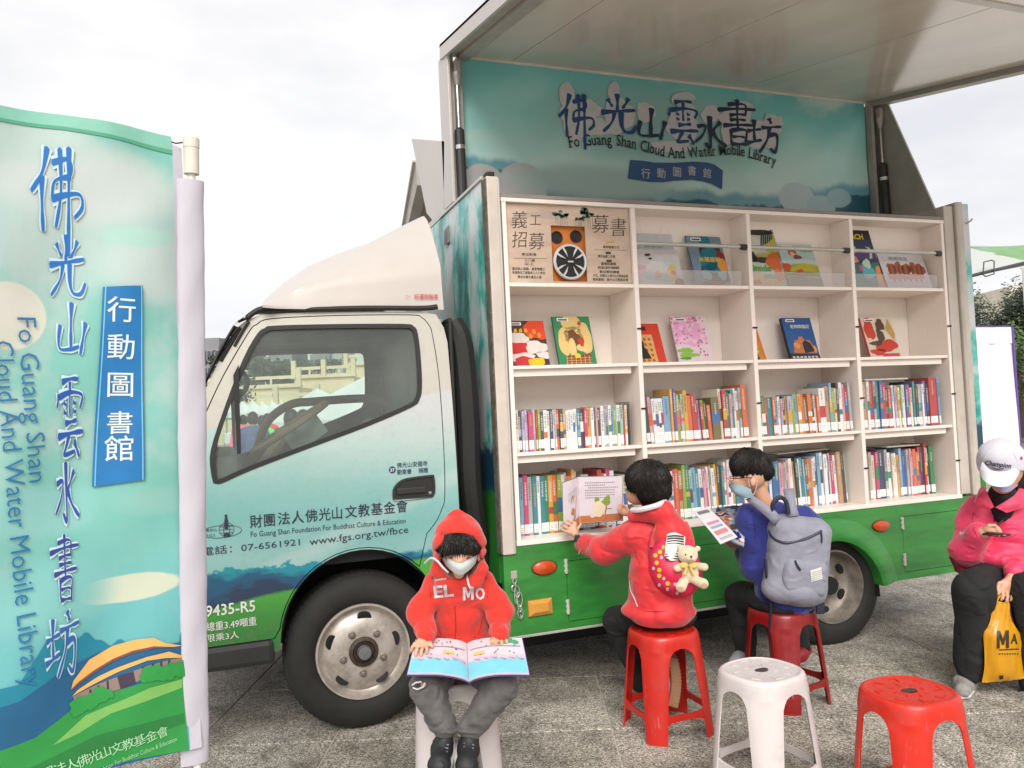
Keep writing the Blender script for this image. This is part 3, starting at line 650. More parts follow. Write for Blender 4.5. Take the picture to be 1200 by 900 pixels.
# ---- background visitors behind the truck
M_SK = None
def far_person(label, x, yh, D, top, hair, bottom=(0.03, 0.03, 0.04), longhair=False, hh=1.6):
    C = at(x, yh, D); z = float(C[2]); s = z / hh if False else 1.0
    b = np.array([C[0], C[1], z - hh]); b[2] = 0; k = z / hh
    t = empty('person', (float(C[0]), float(C[1]), 0)); tag(t, label, 'person', 'visitors seen through the cab window')
    def P(dx, dy, zz): return (C[0] + dx * k, C[1] + dy * k, zz * k)
    s = SDF(.02); s.chain([P(-.09, 0, .08), P(-.09, .01, .48), P(-.08, 0, .9)], [.05, .06, .08], .02).chain([P(.09, 0, .08), P(.09, .01, .48), P(.08, 0, .9)], [.05, .06, .08], .02)
    s.ell(P(-.09, -.05, .05), (.05, .12, .05)).ell(P(.09, -.05, .05), (.05, .12, .05)).cap(P(0, 0, .9), P(0, 0, 1.3), .13, .12).cap(P(0, 0, 1.3), P(0, 0, 1.45), .06).ell(P(0, -.01, 1.5), (.075, .09, .11))
    for sg in (-1, 1): s.chain([P(sg * .17, 0, 1.3), P(sg * .22, 0, 1.03), P(sg * .2, -.1, .8)], [.055, .045, .035], .02)
    obj('body', s.mesh(), M_SKIN, t)
    s = SDF(.02); s.cap(P(0, 0, .88), P(0, 0, 1.27), .17, .16, .03).cap(P(-.12, 0, 1.32), P(.12, 0, 1.32), .08, .08, .05)
    for sg in (-1, 1): s.chain([P(sg * .17, 0, 1.3), P(sg * .23, 0, 1.03), P(sg * .2, -.08, .84)], [.075, .065, .05], .03)
    obj('top', s.mesh(fold=.01, fs=9), mat('c%d%d%d' % tuple(int(v * 99) for v in top), top, .8), t)
    s = SDF(.02)
    for sg in (-1, 1): s.chain([P(sg * .09, 0, .12), P(sg * .09, 0, .5), P(sg * .07, 0, .92)], [.075, .085, .11], .04)
    obj('trousers', s.mesh(), mat('far_trousers', bottom, .8), t)
    s = SDF(.015); s.ell(P(0, -.01, 1.525), (.092, .112, .118))
    if longhair: s.cap(P(0, .07, 1.5), P(0, .1, 1.2), .08, .09, .03)
    obj('hair', s.mesh(), M_HAIR, t)
t_ = NT('skin'); t_.base(t_.ramp(t_.noise(18, 4), [(0.3, (0.52, 0.27, 0.17)), (0.7, (0.63, 0.35, 0.235))])); t_.set(Roughness=.5, Subsurface_Weight=.12, Subsurface_Scale=.01); t_.b.inputs['Subsurface Radius'].default_value = (1, .35, .2); t_.bump(t_.noise(240, 3), .12, .001); M_SKIN = t_.m
t_ = NT('black_hair'); t_.base(t_.ramp(t_.noise(160, 3, stretch=(1, 1, .12)), [(0.3, (0.006, 0.005, 0.005)), (0.7, (0.016, 0.013, 0.012))])); t_.set(Roughness=.42, Specular_IOR_Level=.22); t_.bump(t_.noise(220, 3, stretch=(1, 1, .1)), .5, .003); M_HAIR = t_.m
far_person('long haired visitor in a pink top seen through the cab window', 341, 481, 9.5, (0.75, 0.45, 0.42), 1, longhair=True, hh=1.62)
far_person('short haired visitor in a black top right of the pink one', 355, 483, 10.5, (0.05, 0.05, 0.06), 1)
far_person('visitor in a dark blue top nearest the left edge of the cab window', 296, 485, 13, (0.06, 0.09, 0.2), 1)
far_person('visitor in a bright green vest behind the steering wheel', 307, 489, 15, (0.10, 0.75, 0.12), 1)
far_person('visitor in a bright pink jacket at the left of the cab window view', 285, 488, 17, (0.8, 0.12, 0.25), 1)
far_person('visitor in a red top between the green vest and the long hair', 313, 486, 18, (0.7, 0.05, 0.08), 1)
# ================================================================== THE LIBRARY TRUCK
truck = empty('library_truck', (0.8, 1.0, 0)); tag(truck, 'mobile library truck with white and teal cab, green lower body and open book-lined side', 'truck')
M_BLACK = mat('black_rubber', (0.010, 0.0095, 0.009), 0.65, bump=.2, bs=40); M_PLAST = mat('black_plastic', (0.018, 0.018, 0.018), .45, bump=.25, bs=120)
M_WHITEP = mat('white_truck_paint', (0.44, 0.405, 0.38), .32, var=.05, vs=1.5, coat=.2); M_CREAM = mat('cream_post_paint', (0.50, 0.44, 0.385), .45, var=.12, vs=5)
M_STEEL = mat('grey_steel', (0.22, 0.21, 0.2), .5, .6, var=.3); M_CHROME = mat('chrome', (0.7, .7, .7), .15, 1.0); M_CHAS = mat('chassis_black', (0.006, 0.006, 0.006), .7, var=.3)
# --- cab paint: cream top, white, pale teal, painted hills and green grass at the bottom
t = NT('cab_paint'); x_, y_, z_ = t.xyz(); n1 = t.noise(3.0, 4, .6, stretch=(1, .3, 2.2)); n2 = t.noise(9, 5, .65, stretch=(1, .3, 1.6))
zz = t.math('ADD', z_, t.math('MULTIPLY', t.math('SUBTRACT', n1, .5), .22))
zz = t.math('SUBTRACT', zz, t.math('MULTIPLY', x_, -.10))
sc_ = t.math('MULTIPLY', zz, .5)
col = t.ramp(sc_, [(0.0, srgb(120, 200, 195)), (.38, srgb(163, 214, 208)), (.47, srgb(138, 205, 200)), (.56, srgb(165, 213, 205)), (.66, srgb(204, 226, 220)), (.74, srgb(226, 228, 226)), (1, srgb(228, 226, 222))])
# soft light sweep across the lower door
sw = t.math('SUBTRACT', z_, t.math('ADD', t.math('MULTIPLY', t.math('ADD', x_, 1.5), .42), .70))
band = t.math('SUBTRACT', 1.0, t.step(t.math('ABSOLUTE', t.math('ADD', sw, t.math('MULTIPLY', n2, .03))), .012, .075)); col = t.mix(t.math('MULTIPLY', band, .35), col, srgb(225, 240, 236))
h1 = t.math('ADD', z_, t.math('MULTIPLY', t.math('SUBTRACT', n2, .5), .16)); h2 = t.math('ADD', z_, t.math('MULTIPLY', t.math('SUBTRACT', n1, .5), .30))
col = t.mix(t.math('SUBTRACT', 1.0, t.step(h1, .828, .842)), col, srgb(20, 160, 180))
col = t.mix(t.math('SUBTRACT', 1.0, t.step(h2, .785, .825)), col, srgb(18, 95, 135)); col = t.mix(t.math('SUBTRACT', 1.0, t.step(h2, .735, .775)), col, srgb(35, 62, 95))
h3 = t.math('ADD', z_, t.math('ADD', t.math('MULTIPLY', t.math('SUBTRACT', n1, .5), .06), t.math('MULTIPLY', t.math('ADD', x_, 1.1), -.12)))
col = t.mix(t.math('SUBTRACT', 1.0, t.step(h3, .708, .728)), col, t.ramp(t.math('MULTIPLY', z_, 1.0), [(.40, srgb(30, 120, 50)), (.62, srgb(62, 165, 62)), (.72, srgb(90, 185, 70))]))
u = t.math('ADD', z_, t.math('MULTIPLY', x_, -.12)); col = t.mix(t.step(u, 1.655, 1.668), col, srgb(226, 219, 205))
dirt = t.ramp(t.noise(26, 6, .75), [(.30, .86), (.5, 1.0)]); col = t.mix(.6, col, dirt, 'MULTIPLY'); dm_ = t.math('MULTIPLY', t.math('SUBTRACT', 1.0, t.step(z_, .46, .72)), t.step(t.noise(30, 5, .75), .42, .62)); col = t.mix(t.math('MULTIPLY', dm_, .45), col, (.16, .14, .11)); col = t.mix(1.0, col, (.78, .79, .80), 'MULTIPLY')
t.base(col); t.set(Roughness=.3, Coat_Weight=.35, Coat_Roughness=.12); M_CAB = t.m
t = NT('cab_cream_paint'); t.base(t.ramp(t.noise(2, 4), [(.3, srgb(190, 180, 166)), (.7, srgb(199, 191, 178))])); t.set(Roughness=.3, Coat_Weight=.4); M_CABW = t.m

def tumble(z): return 0.0 if z < 1.35 else 0.075 * ((z - 1.35) / 0.7) ** 1.4
YN = 0.045
def ymap(x, z, d=0.0):
    b = 0.014 * math.sin(max(0, min(1, (z - .5) / .9)) * math.pi)      # slight belly of the door skin
    return YN + d + tumble(z) - b
def panel(outline, holes, d, thick, step=.07, mirror=False):
    loops = [list(outline)] + [list(h) for h in holes]
    tris = tessellate_polygon([[Vector((p[0], p[1], 0)) for p in lp] for lp in loops]); flat = [p for lp in loops for p in lp]
    bm = bmesh.new(); vs = [bm.verts.new((p[0], 0, p[1])) for p in flat]
    for tr in tris:
        try: bm.faces.new([vs[i] for i in tr])
        except ValueError: pass
    zs = [p[1] for p in outline]; xs = [p[0] for p in outline]
    for ax, lo, hi, stp in ((2, min(zs), max(zs), step), (0, min(xs), max(xs), step * 2)):
        q_ = math.ceil(lo / stp) * stp
        while q_ < hi:
            co = [0, 0, 0]; no_ = [0, 0, 0]; co[ax] = q_; no_[ax] = 1
            bmesh.ops.bisect_plane(bm, geom=bm.verts[:] + bm.edges[:] + bm.faces[:], plane_co=co, plane_no=no_); q_ += stp
    bmesh.ops.recalc_face_normals(bm, faces=bm.faces)
    if bm.faces and bm.faces[0].normal.y > 0: bmesh.ops.reverse_faces(bm, faces=bm.faces)
    for v in bm.verts: v.co.y = ymap(v.co.x, v.co.z, d)
    be = [e for e in bm.edges if e.is_boundary]
    r = bmesh.ops.extrude_edge_only(bm, edges=be); nv = [g_ for g_ in r['geom'] if isinstance(g_, bmesh.types.BMVert)]
    for v in nv: v.co.y += thick
    if mirror:
        for v in bm.verts: v.co.y = 1.74 - v.co.y
        bmesh.ops.reverse_faces(bm, faces=bm.faces)
    me = bpy.data.meshes.new('panel'); bm.to_mesh(me); bm.free(); me.shade_smooth(); me.set_sharp_from_angle(angle=math.radians(35)); return me
def s2(pts, n=5): return [(float(p[0]), float(p[1])) for p in spline(pts, n)]
WX, WZ, WR = -0.785, 0.372, 0.362       # front wheel centre and radius
arch = [(WX + .393 * math.cos(math.radians(a)) * 1.0 + .0, .487 + .393 * math.sin(math.radians(a))) for a in range(172, -1, -8)]   # left to right over the wheel
door_top = [(-1.469, 1.548), (-1.382, 1.73), (-1.262, 1.935), (-1.225, 1.972), (-1.153, 2.000), (-0.833, 2.015), (-0.481, 2.017), (-0.42, 2.005), (-0.385, 1.965), (-0.371, 1.919), (-0.353, 1.702), (-0.351, 1.343), (-0.359, 1.094), (-0.378, 1.03), (-0.408, 0.974), (-0.46, 0.915)]
door_out = [(-1.60, .50), (-1.62, .9), (-1.58, 1.25)] + s2(door_top, 4) + [a for a in arch[::-1] if a[0] < -.5] + [(-1.20, .50)]
a_out = []
door_out = [p for p in door_out]
win_o = s2([(-1.442, 1.238), (-1.452, 1.30), (-1.448, 1.391), (-1.387, 1.572), (-1.294, 1.807), (-1.226, 1.927), (-1.19, 1.955), (-1.143, 1.967), (-0.848, 1.973), (-0.52, 1.972), (-0.465, 1.96), (-0.445, 1.92), (-0.439, 1.777), (-0.444, 1.64), (-0.46, 1.585), (-0.501, 1.547), (-0.73, 1.461), (-1.006, 1.373), (-1.266, 1.289), (-1.394, 1.239), (-1.42, 1.232)], 3)
def offs(poly, d):
    n = len(poly); out = []; ar = sum(poly[i][0] * poly[(i + 1) % n][1] - poly[(i + 1) % n][0] * poly[i][1] for i in range(n)); sg = 1 if ar > 0 else -1
    for i in range(n):
        a, b, c = [np.array(poly[k % n]) for k in (i - 1, i, i + 1)]
        e1 = b - a; e2 = c - b; l1 = np.linalg.norm(e1); l2 = np.linalg.norm(e2)
        if l1 < 1e-7 or l2 < 1e-7: continue
        n1 = np.array([e1[1], -e1[0]]) / l1 * sg; n2 = np.array([e2[1], -e2[0]]) / l2 * sg; m = n1 + n2; m = m / max(np.linalg.norm(m), .3)
        out.append(tuple(b + m * d / max(.5, float(m @ n1))))
    return out
def cabside(mirror):
    k = {} 
    body_out = [(-1.70, .47), (-1.735, .8), (-1.72, 1.15), (-1.63, 1.36), (-1.49, 1.615), (-1.385, 1.83), (-1.31, 1.962), (-1.27, 1.995), (-1.20, 2.022), (-.95, 2.035), (-0.42, 2.037), (-0.34, 2.02), (-.305, 1.95), (-.292, 1.874), (-.288, 1.439), (-.286, 1.0), (-.286, .62), (-.375, .58)] + [a for a in arch[::-1] if a[0] > -1.2] + [(-1.185, .47)]
    inner = offs(door_out, .004)
    return panel(body_out, [], .012, .04, mirror=mirror), None
body_near = cabside(False)[0]
# the ring round the door: body side panel with a door-shaped opening
body_out = [(-1.70, .44), (-1.735, .8), (-1.72, 1.15), (-1.63, 1.36), (-1.49, 1.615), (-1.385, 1.83), (-1.31, 1.962), (-1.27, 1.995), (-1.20, 2.022), (-.95, 2.035), (-0.42, 2.037), (-0.34, 2.02), (-.305, 1.95), (-.292, 1.874), (-.288, 1.439), (-.286, 1.0), (-.286, .62), (-.37, .58)]
ring_arch = [(WX + .385 * math.cos(math.radians(a)), .485 + .385 * math.sin(math.radians(a))) for a in range(10, 181, 8)]
body_out += ring_arch + [(-1.175, .44)]
door_hole = offs(door_out, .004)
door_pan = offs(door_out, -.001)
for mir in (False, True):
    sfx = '' 
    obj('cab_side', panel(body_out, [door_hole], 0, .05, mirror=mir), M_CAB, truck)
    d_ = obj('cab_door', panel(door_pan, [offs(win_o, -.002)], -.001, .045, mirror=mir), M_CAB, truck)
    liner = panel(offs(door_out, .02), [offs(win_o, .0)], .022, .01, mirror=mir); obj('door_jamb', liner, M_BLACK, truck)
    fr = panel(win_o, [offs(win_o, -.021)], -.004, .03, mirror=mir); obj('window_frame', fr, M_BLACK, d_)
    gl = panel(offs(win_o, -.02), [], .010, .004, mirror=mir)
    _y = lambda x, z, dd: (ymap(x, z, dd) if not mir else 1.74 - ymap(x, z, dd))
    obj('quarter_bar', MB().prism([(-1.335, 1.27), (-1.318, 1.27), (-1.315, 1.78), (-1.34, 1.73)], *( (ymap(0, 1.5, .0), ymap(0, 1.5, .02)) if not mir else (1.74 - ymap(0, 1.5, .02), 1.74 - ymap(0, 1.5, 0)) ), XZ), M_BLACK, d_)
    glass_o = obj('window', gl, None, d_)
    globals()['_door_near' if not mir else '_door_far'] = d_
    t = _MC.get('_glass')
    if t is None:
        t = NT('tinted_glass'); t.t.nodes.remove(t.b); tr = t.n('ShaderNodeBsdfTransparent'); tr.inputs[0].default_value = (.80, .90, .84, 1); gs = t.n('ShaderNodeBsdfGlossy'); gs.inputs['Roughness'].default_value = .01
        gs.inputs[0].default_value = (1, 1, 1, 1); fr_ = t.n('ShaderNodeFresnel'); fr_.inputs[0].default_value = 1.5; ms = t.n('ShaderNodeMixShader'); du_ = t.n('ShaderNodeBsdfDiffuse'); du_.inputs[0].default_value = (.55, .6, .56, 1); m0 = t.n('ShaderNodeMixShader'); t.l(t.math('MULTIPLY', t.noise(2.5, 4), .20), m0.inputs[0]); t.l(tr.outputs[0], m0.inputs[1]); t.l(du_.outputs[0], m0.inputs[2]); t.l(fr_.outputs[0], ms.inputs[0]); t.l(m0.outputs[0], ms.inputs[1]); t.l(gs.outputs[0], ms.inputs[2])  # uneven grey diffuse mixed in as the reflection haze on the panes
        o_ = [n_ for n_ in t.t.nodes if n_.type == 'OUTPUT_MATERIAL'][0]; t.l(ms.outputs[0], o_.inputs[0]); _MC['_glass'] = t; M_GLASS = t.m
    glass_o.data.materials.append(M_GLASS)
# --- shell between the two sides (front, roof, back) with rounded shoulder
prof = [(-1.70, .44), (-1.735, .8), (-1.72, 1.15), (-1.63, 1.36), (-1.49, 1.615), (-1.385, 1.83), (-1.31, 1.962), (-1.27, 1.995), (-1.20, 2.022), (-.95, 2.035), (-0.42, 2.037), (-0.34, 2.02), (-.305, 1.95), (-.292, 1.874), (-.288, 1.439), (-.286, 1.0), (-.286, .62)]
def shell(i0, i1, m, nm, skip_front=False):
    P = []; seg = prof[i0:i1 + 1]
    cen = np.array([-.9, 1.2])
    for x, z in seg:
        row = []
        for k in range(0, 13):
            w = k / 12
            if w < .25: a = w / .25 * math.pi / 2; yy = .09 * (1 - math.cos(a)) if False else .0 ; 
            yy = ymap(x, z) + .001 + (1.74 - 2 * ymap(x, z) - .002) * w
            b = .055 * (1 - (2 * w - 1) ** 8) ; dn = np.array([x, z]) - cen; dn = dn / np.linalg.norm(dn)
            e_ = 1 - abs(2 * w - 1) ** 3
            row.append((x + dn[0] * .05 * e_, yy, z + dn[1] * .05 * e_))
        P.append(row)
    return obj(nm, MB().grid(P), m, truck, smooth=40)
shell(0, 2, M_CAB, 'cab_front'); shell(6, 11, M_CABW, 'cab_roof'); shell(11, 16, M_CABW, 'cab_back_panel').hide_render = False
# windscreen and pillars
ws = []
for x, z in prof[2:7]: ws.append([(x, .10 + 1.6 * k / 10, z + .0) for k in range(11)])
wso = obj('windscreen', MB().grid(ws), M_GLASS, truck, smooth=40)
for y in (.055, 1.63): obj('windscreen_pillar', MB().grid([[(x - .012, y + .055 * k / 3, z + .012) for k in range(4)] for x, z in prof[2:8]]), M_CABW, truck, smooth=50)
obj('windscreen_seal', MB().tube([(x - .015, ymap(x, z) + .004, z + .004) for x, z in s2(prof[2:7], 4)], .009, 6), M_BLACK, truck)
obj('windscreen_trim', MB().tube([(-1.395, .05 + .04, 1.80), (-1.335, .10, 1.905), (-1.30, .105, 1.958)], [.014, .013, .008], 8).tube([(-1.33, .09, 1.87), (-1.285, .098, 1.95), (-1.262, .10, 1.985), (-1.275, .10, 2.0), (-1.31, .10, 1.985)], .007, 8), M_BLACK, truck)
# gutter strip above the door, wheel arch lip, door handle
gp = s2([(-1.275, 2.0), (-1.21, 2.045), (-1.12, 2.052), (-1.0, 2.046), (-.7, 2.052), (-.42, 2.052), (-.335, 2.060)], 5)
obj('gutter_seal', MB().tube([(x, ymap(x, z) - .012, z) for x, z in gp], [.006] + [.0135] * (len(gp) - 2) + [.014], 8), M_BLACK, truck)
hd = s2([(-.623, 1.115), (-.618, 1.15), (-.590, 1.182), (-.545, 1.198), (-.425, 1.205), (-.409, 1.195), (-.406, 1.13), (-.418, 1.098), (-.45, 1.092), (-.60, 1.088), (-.622, 1.098)], 4)
yy = ymap(-.5, 1.15)
hd_o = obj('door_handle', MB().prism(hd, yy - .009, yy + .03, XZ, [offs(hd, -.010)]), M_PLAST, _door_near)
obj('handle_recess', MB().prism(offs(hd, -.0095), yy - .003, yy + .03, XZ), M_BLACK, _door_near)
obj('handle_grip', MB().box(-.60, -.455, yy - .012, yy - .002, 1.120, 1.150, bev=.004), M_PLAST, _door_near)
obj('key_lock', MB().lathe([(.009, 0), (.009, .006), (.004, .008)], 12, Matrix.Translation((-.433, yy - .004, 1.115)) @ Matrix.Rotation(math.pi / 2, 4, 'X')), M_STEEL, _door_near)
# near mirror bracket seen through the window = grab handle on the far pillar
obj('grab_handle', MB().tube(spline([(-1.335, 1.60, 1.82), (-1.30, 1.55, 1.86), (-1.24, 1.53, 1.80), (-1.25, 1.53, 1.72), (-1.32, 1.55, 1.67), (-1.42, 1.60, 1.68)], 6), .016, 8), M_PLAST, truck)
# black wheel housing, bumper and step
wh = MB(); A_ = [(WX + .39 * math.cos(math.radians(a)), .47 + .39 * math.sin(math.radians(a))) for a in range(-8, 189, 7)]
wh.grid([[(x, y, z) for x, z in A_] for y in (.056, .30, .62)]); wh.prism([(WX + .42 * math.cos(math.radians(a)), .47 + .42 * math.sin(math.radians(a))) for a in range(-20, 201, 10)], .60, .62, XZ)
obj('wheel_housing', wh, M_BLACK, truck, smooth=30)
obj('rear_mudguard', MB().prism([(-.375, .35), (-.285, .35), (-.285, .95), (-.36, .94), (-.44, .80), (-.385, .62)], .07, .5, XZ), M_BLACK, truck)
obj('bumper', MB().box(-1.80, -1.20, .03, 1.77, .385, .50, bev=.025), M_PLAST, truck)
obj('cab_floor', MB().box(-1.69, -.3, .12, 1.70, .80, .90), M_BLACK, truck)
# dark service bay, intake pipe between cab and box
obj('intake_pipe', MB().tube(spline([(-.245, .16, 1.98), (-.205, .14, 1.86), (-.19, .13, 1.5), (-.19, .14, 1.15), (-.15, .2, .85), (-.12, .3, .6)], 6), .062, 12), M_BLACK, truck)
obj('cab_back_frame', MB().box(-.285, -.265, .08, 1.72, .6, 2.0, bev=.008).box(-.265, -.20, .35, 1.5, .5, 1.9), M_BLACK, truck)
# interior: steering wheel, dash, seats
M_DASH = mat('dashboard_plastic', (0.10, 0.125, 0.115), .6); M_SEAT = mat('brown_seat_vinyl', (0.20, 0.10, 0.045), .55, vs=9); M_WOODW = mat('tan_wheel_cover', (0.17, 0.115, 0.06), .5, vs=20)
obj('dashboard', MB().box(-1.70, -1.36, .14, 1.66, .90, 1.30, bev=.04).box(-1.60, -1.32, .14, 1.66, 1.18, 1.36, bev=.04), M_DASH, truck)
obj('steering_wheel', MB().tube([(-1.045 + .235 * math.cos(a) * .80 - .02, .45 + .235 * math.sin(a), 1.475 + .235 * math.cos(a) * .50) for a in [2 * math.pi * i / 40 for i in range(40)]], .0165, 8, closed=True).tube([(-1.30, .45, 1.15), (-1.08, .45, 1.45)], .035, 8).tube([(-1.065, .23, 1.475), (-1.08, .45, 1.45), (-1.065, .67, 1.475)], .016, 6).lathe([(.0, .02), (.06, .01), (.065, -.02)], 16, Matrix.Translation((-1.08, .45, 1.46))), M_WOODW, truck)
st = MB()
for y0 in (.22, .75, 1.20):
    st.box(-.95, -.45, y0, y0 + .42, .92, 1.15, bev=.04)
obj('cab_seat', st, M_SEAT, truck)
sb = MB()
for y0 in (.22, .75, 1.20): sb.box(-.52, -.40, y0, y0 + .42, 1.1, 1.50, bev=.05)
obj('seat_back', sb, M_SEAT, truck)
P = spline([(-1.22, 1.1, 1.30), (-1.15, 1.05, 1.50), (-1.02, 1.02, 1.60), (-.88, 1.0, 1.615), (-.55, .98, 1.62), (-.42, .98, 1.57)], 6)
obj('bunk_rail', MB().tube(P, .026, 10), M_WOODW, truck)
obj('tablet', MB().box(-.10, .10, -.008, .008, -.065, .065, Matrix.Translation((-1.0, .32, 1.44)) @ Matrix.Rotation(-.6, 4, 'Y') @ Matrix.Rotation(.3, 4, 'X'), bev=.005), mat('tablet_screen', (.25, .32, .28), .15), truck)
obj('cab_lining', MB().box(-1.25, -.30, .14, 1.66, 1.985, 2.0).box(-.33, -.31, .13, 1.66, .9, 2.0), mat('grey_lining', (.24, .25, .24), .8), truck)
# --- wind deflector above the cab
seam = [(-1.20, 2.055, .07), (-1.126, 2.09, .11), (-1.043, 2.14, .12), (-.939, 2.185, .13), (-.813, 2.22, .135), (-.597, 2.254, .14), (-.336, 2.281, .14), (-.30, 2.285, .14)]
top = [(-1.21, 2.075, .5), (-1.166, 2.147, .5), (-1.076, 2.234, .5), (-.94, 2.328, .5), (-.77, 2.40, .5), (-.614, 2.462, .5), (-.405, 2.575, .5), (-.300, 2.628, .5)]
rows = []
for s_, tp in zip(seam, top):
    x, z, y = s_; bz = 2.045
    r_ = [(x, y - .03, bz), (x, y - .03, bz + .012)] + [(x, y - .03 + .03 * k / 3, bz + (z - bz) * k / 3) for k in range(1, 3)] + [(x, y, z)]
    for k in range(1, 6):
        a = k / 6; r_.append((x * (1 - a) + tp[0] * a, y + (tp[2] - y) * a, z + (tp[1] - z) * math.sin(a * math.pi / 2)))
    r_ += [(tp[0], tp[2], tp[1]), (tp[0], .7, tp[1] + .012), (tp[0], .9, tp[1] + .015)]
    r_ += [(a, 1.80 - b, c) for a, b, c in r_[::-1][1:]]
    rows.append(r_)
obj('wind_deflector', MB().grid(rows), mat('deflector_paint', srgb(206, 197, 190), .35, var=.03, coat=.3), truck, smooth=50)
m_ = MB(); tm = _R * 0
fn = lambda u, v: (-.50 + u, .108 - .006, 2.10 + v)
put_text(m_, '好運特裝車', .022, .045, 0, fn, off=.03); put_text(m_, '○×', .014, .0, 0.003, fn)
obj('lettering', m_, ink(214, 60, 70), truck)
# wheels
M_TYRE = mat('tyre_rubber', (0.013, 0.012, 0.011), .8, bump=.3, bs=60, var=.25, vs=9)
t = NT('steel_rim'); t.base(t.ramp(t.noise(14, 5, .7), [(.3, (0.30, 0.265, 0.225)), (.55, (0.48, 0.43, 0.385)), (.8, (0.52, .48, .44))])); t.set(Roughness=.42, Metallic=.45); M_RIM = t.m
def wheel(cx, cy, cz, R, flip=1, deep=False, nm='wheel'):
    w = empty(nm, (0, 0, 0)); w.parent = truck; w.matrix_parent_inverse = Matrix.Translation(-truck.location); w.location = (cx, cy, cz)
    M = Matrix.Rotation(math.pi / 2, 4, 'X') if flip > 0 else Matrix.Rotation(-math.pi / 2, 4, 'X')   # lathe axis -> -y
    k = R / .362
    pr = [(.222, .0), (.236, .020), (.262, .030), (.300, .030), (.330, .018), (.348, .002), (.360, -.022), (.362, -.06), (.362, -.15), (.352, -.19), (.31, -.215), (.222, -.20)]
    obj('tyre', MB().lathe([(r * k, z) for r, z in pr], 64, M, caps=False), M_TYRE, w, local=True, smooth=50)
    tr = MB()
    for i in range(72):
        a = 2 * math.pi * i / 72
        Q = M @ Matrix.Rotation(a, 4, 'Z') @ Matrix.Translation((.355 * k, 0, 0))
        tr.box(-.006, .0085, -.009, .009, -.058, -.028, Q); tr.box(-.006, .0085, -.009, .009, -.13, -.075, Q); tr.box(-.022, -.004, -.007, .007, -.014, -.0, Q)
    obj('tread_blocks', tr, M_TYRE, w, local=True)
    if deep:
        rp = [(.224, .004), (.222, .012), (.213, .012), (.208, -.002), (.200, -.035), (.19, -.07), (.178, -.085), (.150, -.10), (.118, -.108), (.085, -.108), (.075, -.10), (.07, -.05), (.055, -.042), (0.0, -.042)]
    else:
        rp = [(.224, .004), (.222, .012), (.213, .012), (.208, .0), (.198, -.020), (.188, -.026), (.172, -.012), (.150, .003), (.120, .012), (.095, .014), (.070, .013), (.064, .005), (.052, .002)]
    bm = MB(); bm.lathe([(r * k, z) for r, z in rp], 64, M, caps=False)
    if not deep:
        obj('rim', bm, M_RIM, w, local=True, smooth=40)
        hb = MB().lathe([(.072, .008), (.070, .022), (.055, .026), (.048, .012), (.040, .012), (.036, .030), (.026, .036), (0, .037)], 40, M); obj('hub', hb, mat('hub_rusty', (.07, .05, .04), .5, .5, var=.4, vs=40), w, local=True, smooth=40)
        obj('hub_cap', MB().lathe([(.033, .034), (.031, .046), (.0, .048)], 32, M), mat('hub_grey', (.16, .16, .165), .5, .4), w, local=True, smooth=40)
        nr = 5; rr_ = .100
    else:
        obj('rim', bm, mat('rear_rim', (.24, .21, .18), .5, .4, var=.4, vs=12), w, local=True, smooth=40); nr = 6; rr_ = .10
    hole = None
    for i in range(nr if deep else 5):
        a = math.radians(14 + i * 72 if not deep else 30 + i * 60); c = Matrix.Rotation(a, 4, 'Z') @ Matrix.Translation((.158 * k, 0, 0)); sc = Matrix.Diagonal((.60, 1.0, 1, 1))
        obj('vent_hole', MB().lathe([(.0, .0035), (.033, .0035), (.035, .001), (.033, -.02)], 20, M @ c @ Matrix.Translation((0, 0, -.001 if not deep else -.088)) @ Matrix.Rotation(math.radians(-20 if not deep else 0), 4, 'Y') @ sc), M_CHAS, w, local=True)
    pass
    if not deep:
        nut = None
        for i in range(5):
            a = math.radians(50 + i * 72); c = Matrix.Rotation(a, 4, 'Z') @ Matrix.Translation((.102, 0, .012))
            if nut is None: nut = MB().lathe([(.019, 0), (.019, .004), (.0155, .006), (.0125, .006)], 16).lathe([(.0120, .004), (.0120, .017), (.008, .02), (0, .02)], 6).mesh(); nut.materials.append(mat('wheel_nut', (.22, .19, .165), .5, .5, var=.3, vs=60))
            o = bpy.data.objects.new('wheel_nut', nut); COL.objects.link(o); o.parent = w; o.matrix_local = M @ c
    return w
wheel(WX, .085, WZ, .372); wheel(2.075, .085, .345, .362, deep=True); wheel(WX, 1.75, WZ, .372, flip=-1); wheel(2.075, 1.78, .345, .362, flip=-1, deep=True)
# chassis
ch = MB().box(-1.5, 3.1, .55, .62, .40, .58).box(-1.5, 3.1, 1.2, 1.27, .40, .58)
for x in (-.2, .6, 1.4, 2.6, 3.0): ch.box(x, x + .08, .62, 1.2, .44, .54)
ch.tube([(2.075, .1, .345), (2.075, 1.7, .345)], .055, 10).tube([(WX, .1, .36), (WX, 1.7, .36)], .045, 10).box(1.85, 2.3, .8, 1.05, .26, .48, bev=.06)
ch.box(.1, .7, .30, .55, .30, .62, bev=.03).tube([(.9, .9, .40), (1.8, .9, .36)], .04, 8).box(.9, 1.4, 1.28, 1.6, .32, .64, bev=.03).tube([(-.5, .75, .38), (1.2, .75, .36), (1.5, .8, .34)], .035, 8)
ch.box(-.05, 1.56, .42, .60, .16, .60, bev=.02).box(.0, 1.5, 1.30, 1.6, .2, .6, bev=.02).box(2.5, 3.1, .45, 1.5, .30, .6, bev=.02)  # storage lockers, added to block light and darken the ground beneath
obj('chassis', ch, M_CHAS, truck)
obj('box_floor', MB().box(-.06, 3.2, .03, 1.97, .60, .74), M_CHAS, truck)
